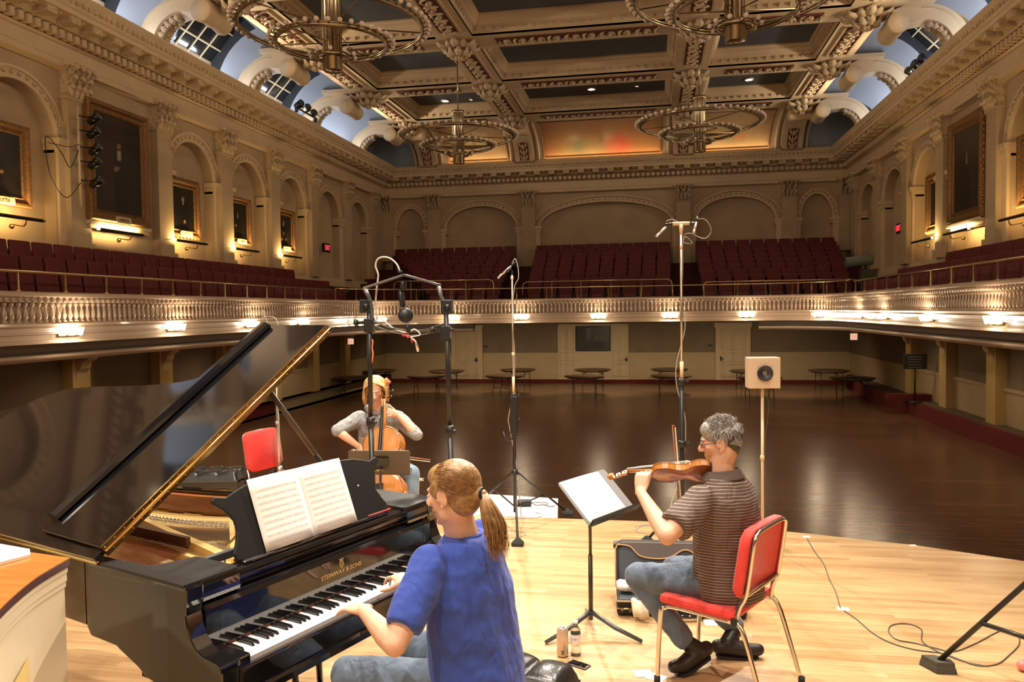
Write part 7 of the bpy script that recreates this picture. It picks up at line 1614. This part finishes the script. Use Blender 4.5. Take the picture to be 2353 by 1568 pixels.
# the violin
VARN = mat('violin_orange_varnish', (.42, .11, .022), .2, var=.35, vs_=9, coat=.7, stretch=(1, 6, 1)); VRIB = mat('violin_rib_flame', (.58, .23, .045), .2, var=.35, vs_=40, coat=.6, stretch=(5, 1, .3)); VTOP = mat('violin_top_varnish', (.52, .20, .05), .22, coat=.6, var=.15, vs_=20, stretch=(.3, 6, 1)); EBO = mat('ebony_black', (.012, .01, .01), .25, spec=.6)
STRG = mat('string_metal', (.8, .78, .72), .25, metal=.9)
def fiddle(e, S, rib, arch, nk_len, fbw, name_):
    """e parent; S body length scale 1 = .355 ; built along +x, belly +z, rib centred on 0"""
    half = [(0, 0), (.004, .045), (.018, .078), (.045, .098), (.075, .103), (.105, .097), (.128, .083), (.138, .076), (.145, .066), (.165, .056), (.19, .0555), (.215, .060), (.232, .070), (.238, .074), (.255, .082), (.285, .084), (.312, .077), (.335, .058), (.35, .030), (.355, 0)]
    hf = [(x*S, y*S) for x, y in half]; ol = hf+[(x, -y) for x, y in hf[::-1][1:-1]]
    q = [(.012+x*.966, y*.955) for x, y in hf]; 
    MB().prism([(x*.985+.0025*S, y*.965) for x, y in ol], -rib/2, rib/2).build('ribs', VRIB, e)
    for sgn, nm, mt_ in ((1, 'belly', VTOP), (-1, 'back', VARN)):
        m_ = MB(); c_ = len(ol)
        rings = []
        for k, h in ((1.0, 0), (1.0, .003*S), (.93, .0035*S), (.8, arch*.45), (.6, arch*.75), (.35, arch*.95), (.08, arch)):
            rings.append([V(((.178*S)+(x-.178*S)*k, y*k, sgn*(rib/2+h))) for x, y in ol])
        vs = [p for r_ in rings for p in r_]
        m_.add(vs, [(i*c_+j, i*c_+(j+1) % c_, (i+1)*c_+(j+1) % c_, (i+1)*c_+j) for i in range(6) for j in range(c_)]+[tuple(6*c_+j for j in range(c_)), tuple(range(c_))], True); m_.build(nm, mt_, e)
        MB().tube([(.178*S+(x-.178*S)*.975, y*.965, sgn*(rib/2+.0036*S)) for x, y in ol], .0011*S, 4, closed=True).build(nm+'_purfling', EBO, e)
    zt_ = rib/2; n0 = .352*S; n1 = n0+nk_len
    MB().tube([(n0-.004*S, 0, zt_-.012*S), (n0+.02*S, 0, zt_+.0), (n1, 0, zt_+.004*S)], [.020*S, .0125*S, .0115*S], 12).build('neck', VTOP, e)
    MB().add([(n0-.11*S, y*fbw*1.3, z) for y in (-1, 1) for z in (zt_+.020*S, zt_+.014*S)]+[(n1, y*fbw*.85, z) for y in (-1, 1) for z in (zt_+.013*S, zt_+.008*S)], [(0, 2, 3, 1), (4, 5, 7, 6), (0, 4, 6, 2), (1, 3, 7, 5), (0, 1, 5, 4), (2, 6, 7, 3)]).build('fingerboard', EBO, e)
    m_ = MB(); bx = .165*S; m_.add([(bx, y, z) for y, z in ((-.021*S, zt_+arch*.9), (.021*S, zt_+arch*.9), (.018*S, zt_+arch+.026*S), (0, zt_+arch+.031*S), (-.018*S, zt_+arch+.026*S))]+[(bx+.004*S, y, z) for y, z in ((-.021*S, zt_+arch*.9), (.021*S, zt_+arch*.9), (.018*S, zt_+arch+.026*S), (0, zt_+arch+.031*S), (-.018*S, zt_+arch+.026*S))], [(4, 3, 2, 1, 0), (5, 6, 7, 8, 9)]+[(i, (i+1) % 5, 5+(i+1) % 5, 5+i) for i in range(5)]); m_.build('bridge', mat('maple_bridge', (.75, .52, .28), .5), e)
    MB().add([(.008*S, y*.012*S, z) for y in (-1, 1) for z in (zt_+.008*S, zt_+.016*S)]+[(.105*S, y*.020*S, z) for y in (-1, 1) for z in (zt_+arch+.004*S, zt_+arch+.013*S)], [(0, 2, 3, 1), (4, 5, 7, 6), (0, 4, 6, 2), (1, 3, 7, 5), (0, 1, 5, 4), (2, 6, 7, 3)]).build('tailpiece', EBO, e)
    for k in range(4):
        y = (k-1.5); MB().tube([(.10*S, y*.009*S, zt_+arch+.012*S), (bx+.002*S, y*.0112*S, zt_+arch+.030*S-abs(y)*.001*S), (n1, y*.0052*S, zt_+.016*S)], .0007*S if S < 1.5 else .0011, 4, caps=False).build('string', STRG, e)
    for s in (-1, 1):
        MB().tube(spl([(.185*S, s*.030*S, zt_+arch*.72+.0035*S), (.178*S, s*.036*S, zt_+arch*.68+.0035*S), (.165*S, s*.040*S, zt_+arch*.62+.0035*S), (.150*S, s*.046*S, zt_+arch*.55+.003*S), (.142*S, s*.054*S, zt_+arch*.47+.003*S), (.146*S, s*.060*S, zt_+arch*.40+.002*S)], 4), .0022*S, 5).sph((.184*S, s*.029*S, zt_+arch*.74+.002*S), (.0038*S, .0038*S, .002*S), 8, 5).sph((.147*S, s*.059*S, zt_+arch*.42+.001*S), (.0045*S, .0045*S, .002*S), 8, 5).build('f_hole', EBO, e)
    # pegbox, pegs, scroll
    m_ = MB(); 
    for s in (-1, 1): m_.add([(n1, s*.012*S, zt_+.006*S), (n1, s*.012*S, zt_-.014*S), (n1+.075*S, s*.008*S, zt_-.040*S), (n1+.078*S, s*.008*S, zt_-.022*S), (n1, s*.008*S, zt_+.006*S), (n1, s*.008*S, zt_-.014*S), (n1+.075*S, s*.005*S, zt_-.040*S), (n1+.078*S, s*.005*S, zt_-.022*S)], [(0, 1, 2, 3), (7, 6, 5, 4), (0, 4, 5, 1), (1, 5, 6, 2), (2, 6, 7, 3), (3, 7, 4, 0)])
    m_.add([(n1, y*.009*S, zt_-.010*S+z*S) for y in (-1, 1) for z in (0, -.005)]+[(n1+.075*S, y*.007*S, zt_-.036*S+z*S) for y in (-1, 1) for z in (0, -.005)], [(0, 2, 3, 1), (4, 5, 7, 6), (0, 4, 6, 2), (1, 3, 7, 5), (0, 1, 5, 4), (2, 6, 7, 3)]); m_.build('pegbox', VTOP, e)
    cx, cz = n1+.090*S, zt_-.030*S; sp = []
    for k in range(22): t = k*.5; r_ = .0185*S*(1-k/24); sp.append(V((cx+r_*cos(2.6-t), 0, cz+r_*sin(2.6-t))))
    m_ = MB(); m_.tube(sp[:14], [.0075*S*(1-k*.02) for k in range(14)], 8); m_.tube([V((cx, -.017*S, cz)), V((cx, .017*S, cz))], .0055*S, 10); m_.tube([V((cx, -.010*S, cz)), V((cx, .010*S, cz))], .0125*S, 14); m_.build('scroll', VTOP, e)
    for k in range(4):
        s = 1 if k % 2 else -1; x = n1+.014*S+.016*S*k; z = zt_-.008*S-.0075*S*k
        MB().tube([(x, -s*.014*S, z), (x, s*.022*S, z)], .0032*S, 8).sph((x, s*.029*S, z), (.0085*S, .0065*S, .0035*S), 10, 6).build('peg', EBO, e)
    return n1
vl = empty('violin', mat=VM, label='orange varnished violin held under the violinist\'s chin', cat='violin')
fiddle(vl, 1.0, .031, .014, .135, .014, 'v')
MB().sph((.03, -.045, .030), (.042, .032, .010), 14, 8).tube([(.02, -.05, .028), (.02, -.05, -.02)], .003, 6).build('chin_rest', mat('chin_rest_brown', (.12, .025, .012), .25), vl)
MB().tube(spl([(.07, -.09, -.018), (.06, -.06, -.045), (.05, 0, -.052), (.04, .06, -.045), (.03, .09, -.018)], 5), [.006]*21, 8).tube([(.07, -.09, -.02), (.07, -.104, .0)], .004, 6).tube([(.03, .09, -.02), (.03, .100, .0)], .004, 6).build('shoulder_rest', EBO, vl)
WOODB = mat('bow_stick_wood', (.34, .10, .03), .3, coat=.4); BHAIR = mat('bow_hair', (.85, .78, .62), .5)
q0, q1 = at(1545, 978, y=4.30), at(1562, 1215, y=4.27); bw = empty('violin_bow', q0, label='violin bow standing upright across the violin strings', cat='bow')
d = q1-q0; MB().tube([V((0, 0, 0)), d*.5+V((.006, 0, 0)), d], [.003, .0038, .0042], 8).tube([V((0, 0, 0)), V((.014, -.004, -.004))], [.004, .003], 6).build('stick', WOODB, bw)
MB().add([V((.011, -.003, -.01)), V((.018, -.003, -.01)), d+V((.021, -.003, .02)), d+V((.014, -.003, .02))], [(0, 1, 2, 3)]).build('bow_hair', BHAIR, bw)
MB().bbox(d+V((.0, -.008, -.02)), d+V((.022, .004, .03)), .003).build('frog', EBO, bw)
# ================= the cellist
bc = V((at(868, 1100, y=6.95).x, 6.95, 0)); MI = MX.Translation(-bc)
Hc = at(861, 896, y=6.66); cyaw = R(-72); HF = hfr(Hc, cyaw, R(-24), R(-6))
CF = V((cos(R(-80)), sin(R(-80)), 0)); CRt = V((sin(R(-80)), -cos(R(-80)), 0))   # his right = image left
cb_ = tufted((bc.x+.05, bc.y+.0, 0), R(8), .60, .34, .475, 'black bench with a silver side knob under the cellist'); MB().tube([(.31, 0, .39), (.39, 0, .39)], .014, 10).build('silver_knob', MICS, cb_)
pel = bc+EZ*.565; mid = at(868, 962, y=6.80); ch = V((mid.x, 6.82, mid.z)); nb = ch+EZ*.085+CF*.02
SR_ = ch+CRt*.175; SL_ = ch-CRt*.175
ER = onray(775, 990, SR_, .29); WRr = onray(834, 1034, ER, .25); ELl = onray(958, 1000, SL_, .28); WLl = onray(908, 950, ELl, .25)
m_ = MB(M=MI); SD, FR = CRt, CF
loft(m_, [(pel-EZ*.08, SD*.15, FR*.11), (pel, SD*.165, FR*.115), (pel+(ch-pel)*.35, SD*.135, FR*.10), (pel+(ch-pel)*.75, SD*.16, FR*.11), (ch, SD*.16, FR*.095), (ch+EZ*.05, SD*.10, FR*.07), (nb, SD*.052, FR*.052)])
limb(m_, [nb-EZ*.05, (nb+Hc)/2-EZ*.02, Hc-CF*.012-EZ*.05], [.055, .052, .052])
for S_, E_, W_ in ((SR_, ER, WRr), (SL_, ELl, WLl)): limb(m_, [S_, S_+(E_-S_)*.5, E_], [.054, .046, .039]); limb(m_, [E_, E_+(W_-E_)*.3, E_+(W_-E_)*.7, W_], [.039, .040, .030, .024])
hipR, hipL = pel+CRt*.09-EZ*.03, pel-CRt*.09-EZ*.03
KRr = hipR+CF*.38+CRt*.20; KRr.z = .53; KLl = onray(948, 1103, hipL, .45); KLl.z = .52
for h, k in ((hipR, KRr), (hipL, KLl)): a = V((k.x, k.y-.05, .10)); limb(m_, [h, h+(k-h)*.5, k], [.085, .072, .052]); limb(m_, [k, k+(a-k)*.35, a], [.052, .050, .036])
hd = MB(M=MI @ HF); head(hd); k0 = len(m_.v); m_.v += hd.v; m_.f += [tuple(i+k0 for i in f) for f in hd.f]; m_.sm += hd.sm
nkc = at(890, 945, y=6.58)
hand(m_, WLl, (nkc+V((0, 0, .005))-WLl), V((.6, -.65, .45)), 1 if (nkc-WLl).cross(V((.6, -.65, .45))).z > 0 else -1, curls=(.45, .5, .5, .45), spread=.14, S=1.0)
hand(m_, WRr, V((.35, -.35, -.75)), V((-.2, -.8, .4)), 1, curls=(.5, .5, .5, .5), spread=.08)
ce = m_.build('person', SKIN, loc=bc); mods(ce, remesh=.0065, smooth=4); tag(ce, 'blond cellist in a grey hooded top facing the stage, playing behind a music stand', 'person')
HOOD = foldmat('grey_hoodie_jersey', (.30, .30, .31), sc=(7, 7, 5), b=.6); HOOD2 = foldmat('pale_hoodie_panel', (.52, .50, .47), b=.4)
m_ = MB(M=MI); loft(m_, [(pel-EZ*.04, SD*.19, FR*.155), (pel+(ch-pel)*.3, SD*.175, FR*.14), (pel+(ch-pel)*.60, SD*.188, FR*.138)], 24); lowr = m_.build('hoodie_lower_panel', HOOD2, ce); mods(lowr, remesh=.01, smooth=5)
m_ = MB(M=MI); loft(m_, [(pel+(ch-pel)*.58, SD*.186, FR*.136), (pel+(ch-pel)*.8, SD*.188, FR*.135), (ch-EZ*.02, SD*.185, FR*.12), (ch+EZ*.04, SD*.14, FR*.09), (ch+EZ*.07, SD*.09, FR*.08), (nb-EZ*.01, SD*.078, FR*.076)], 24)
for S_, E_ in ((SR_, ER), (SL_, ELl)): d = E_-S_; m_.tube([S_-d*.12, S_, S_+d*.3, S_+d*.65, S_+d*1.0], [.06, .076, .072, .066, .058], 14); m_.sph(S_, .074, 12, 8); m_.sph(S_+d*1.0, .056, 12, 8)
hs = m_.build('hoodie', HOOD, ce); mods(hs, remesh=.009, smooth=5); cloth_displace(hs, .016, .06)
m_ = MB(M=MI); m_.tube(spl([nb+CF*.075+EZ*-.03, nb+CF*.05+CRt*.075-EZ*.0, nb+CRt*.10-CF*.02+EZ*.02, nb-CF*.10+EZ*.02, nb-CRt*.10-CF*.02+EZ*.02, nb+CF*.05-CRt*.075-EZ*.0, nb+CF*.075+EZ*-.03], 5), .026, 8); q = m_.build('hood', HOOD, ce); mods(q, remesh=.009, smooth=4)
for s in (-1, 1): MB(M=MI).tube(spl([nb+CF*.095+CRt*s*.03+EZ*-.02, nb+CF*.125+CRt*s*.035+EZ*-.07, nb+CF*.14+CRt*s*.03+EZ*-.14], 5), .0035, 5).build('drawstring', BLACK, hs)
m_ = MB(M=MI); loft(m_, [(pel-EZ*.10, SD*.175, FR*.14), (pel-EZ*.02, SD*.178, FR*.135), (pel+EZ*.05, SD*.165, FR*.12)])
for h, k in ((hipR, KRr), (hipL, KLl)): a = V((k.x, k.y-.05, .10)); limb(m_, [h, h+(k-h)*.5, k], [.10, .088, .070], 14); limb(m_, [k, k+(a-k)*.4, a], [.070, .064, .056], 14)
j_ = m_.build('jeans', DENIM2, ce); mods(j_, remesh=.012, smooth=4)
for k in (KRr, KLl):
    a = V((k.x, k.y-.05, .05)); m_ = MB(M=MI); limb(m_, [a+V((0, .05, .0)), a+V((0, -.08, .0)), a+V((0, -.16, -.01))], [.04, .042, .032]); q = m_.build('shoe', SHOE, ce); mods(q, remesh=.009, smooth=4)
BLOND = mat('bright_blond_hair', (.78, .50, .20), .42, spec=.5, var=.35, vs_=50)
m_ = MB(M=MI @ HF); m_.sph((0, -.030, .040), (.084, .092, .084), 26, 16); m_.sph((0, .006, .078), (.064, .064, .040), 18, 12); m_.sph((0, -.06, -.05), (.085, .05, .075), 18, 12)
hr = m_.build('hair', BLOND, ce); mods(hr, remesh=.007, smooth=3)
random.seed(11); S_ = []
for i in range(900):
    s = random.choice((-1, 1)); y0 = random.uniform(-.09, .062); w_ = random.uniform(0, 1); out_ = random.uniform(.0, .02); L_ = random.uniform(.075, .135); x0 = .01*random.random()
    ysd = y0-.01*w_
    S_.append(spl([V((s*x0, y0, .122-abs(y0+.01)*.25)), V((s*.048, ysd, .108-abs(y0+.02)*.3)), V((s*(.082+out_*.4), ysd*.95, .05)), V((s*(.090+out_), ysd*.9-.004, -.01)), V((s*(.092+out_*1.2), ysd*.85-.01+(.02 if y0 > .02 else 0), -L_*.6)), V((s*(.084+out_*1.5), ysd*.8-.02, -L_-.01))], 3))
m_ = MB(M=MI @ HF); strands(m_, S_, 0, .0025); m_.build('hair_strands', BLOND, hr)
eyes(ce, HF, MI, closed=True); brows(ce, HF, MI, mat('blond_brow', (.45, .28, .13), .6))
MB(M=MI @ HF).sph((0, .099, -.0615), (.019, .003, .0018), 12, 5).build('mouth_line', mat('lip_shadow_red', (.42, .13, .10), .5), ce)
# the cello
c1 = at(876, 1192, y=6.20); c2 = at(884, 985, y=6.55); ax = (c2-c1).normalized(); nz = V((.02, -1, .0)); nz = (nz-ax*nz.dot(ax)).normalized(); ny = nz.cross(ax)
CM = frame(c2-ax*.745, ax, ny, nz)
VARN2 = VARN; cel = empty('cello', mat=CM, label='orange varnished cello standing between the cellist\'s knees', cat='cello')
n1 = fiddle(cel, 2.12, .11, .028, .25, .016, 'c')
gp = (c2-ax*.745); L_ = gp.z/ax.z; MB().tube([(.0, 0, 0), (-L_+.01, 0, 0)], [.006, .004], 8).sph((-.004, 0, 0), .018, 10, 6).build('endpin', STRG, cel)
q0 = WRr+V((.05, -.07, -.08)); q1 = at(838, 1036, y=6.33); bw = empty('cello_bow', q0, label='cello bow in the cellist\'s right hand, only its end showing over the stand', cat='bow')
bx_ = at(812, 1035, y=6.40)-q0; MB().tube([bx_, bx_+(V((1, .0, -.10)))*.70], .0045, 8).build('stick', WOODB, bw); MB().tube([bx_+V((0, -.01, -.02)), bx_+V((1, 0, -.1))*.7+V((0, -.01, -.015))], .003, 4).build('bow_hair', BHAIR, bw); MB().cyl(bx_+V((-.02, 0, 0)), bx_+V((.02, 0, 0)), .008, 8).build('frog', STRG, bw)
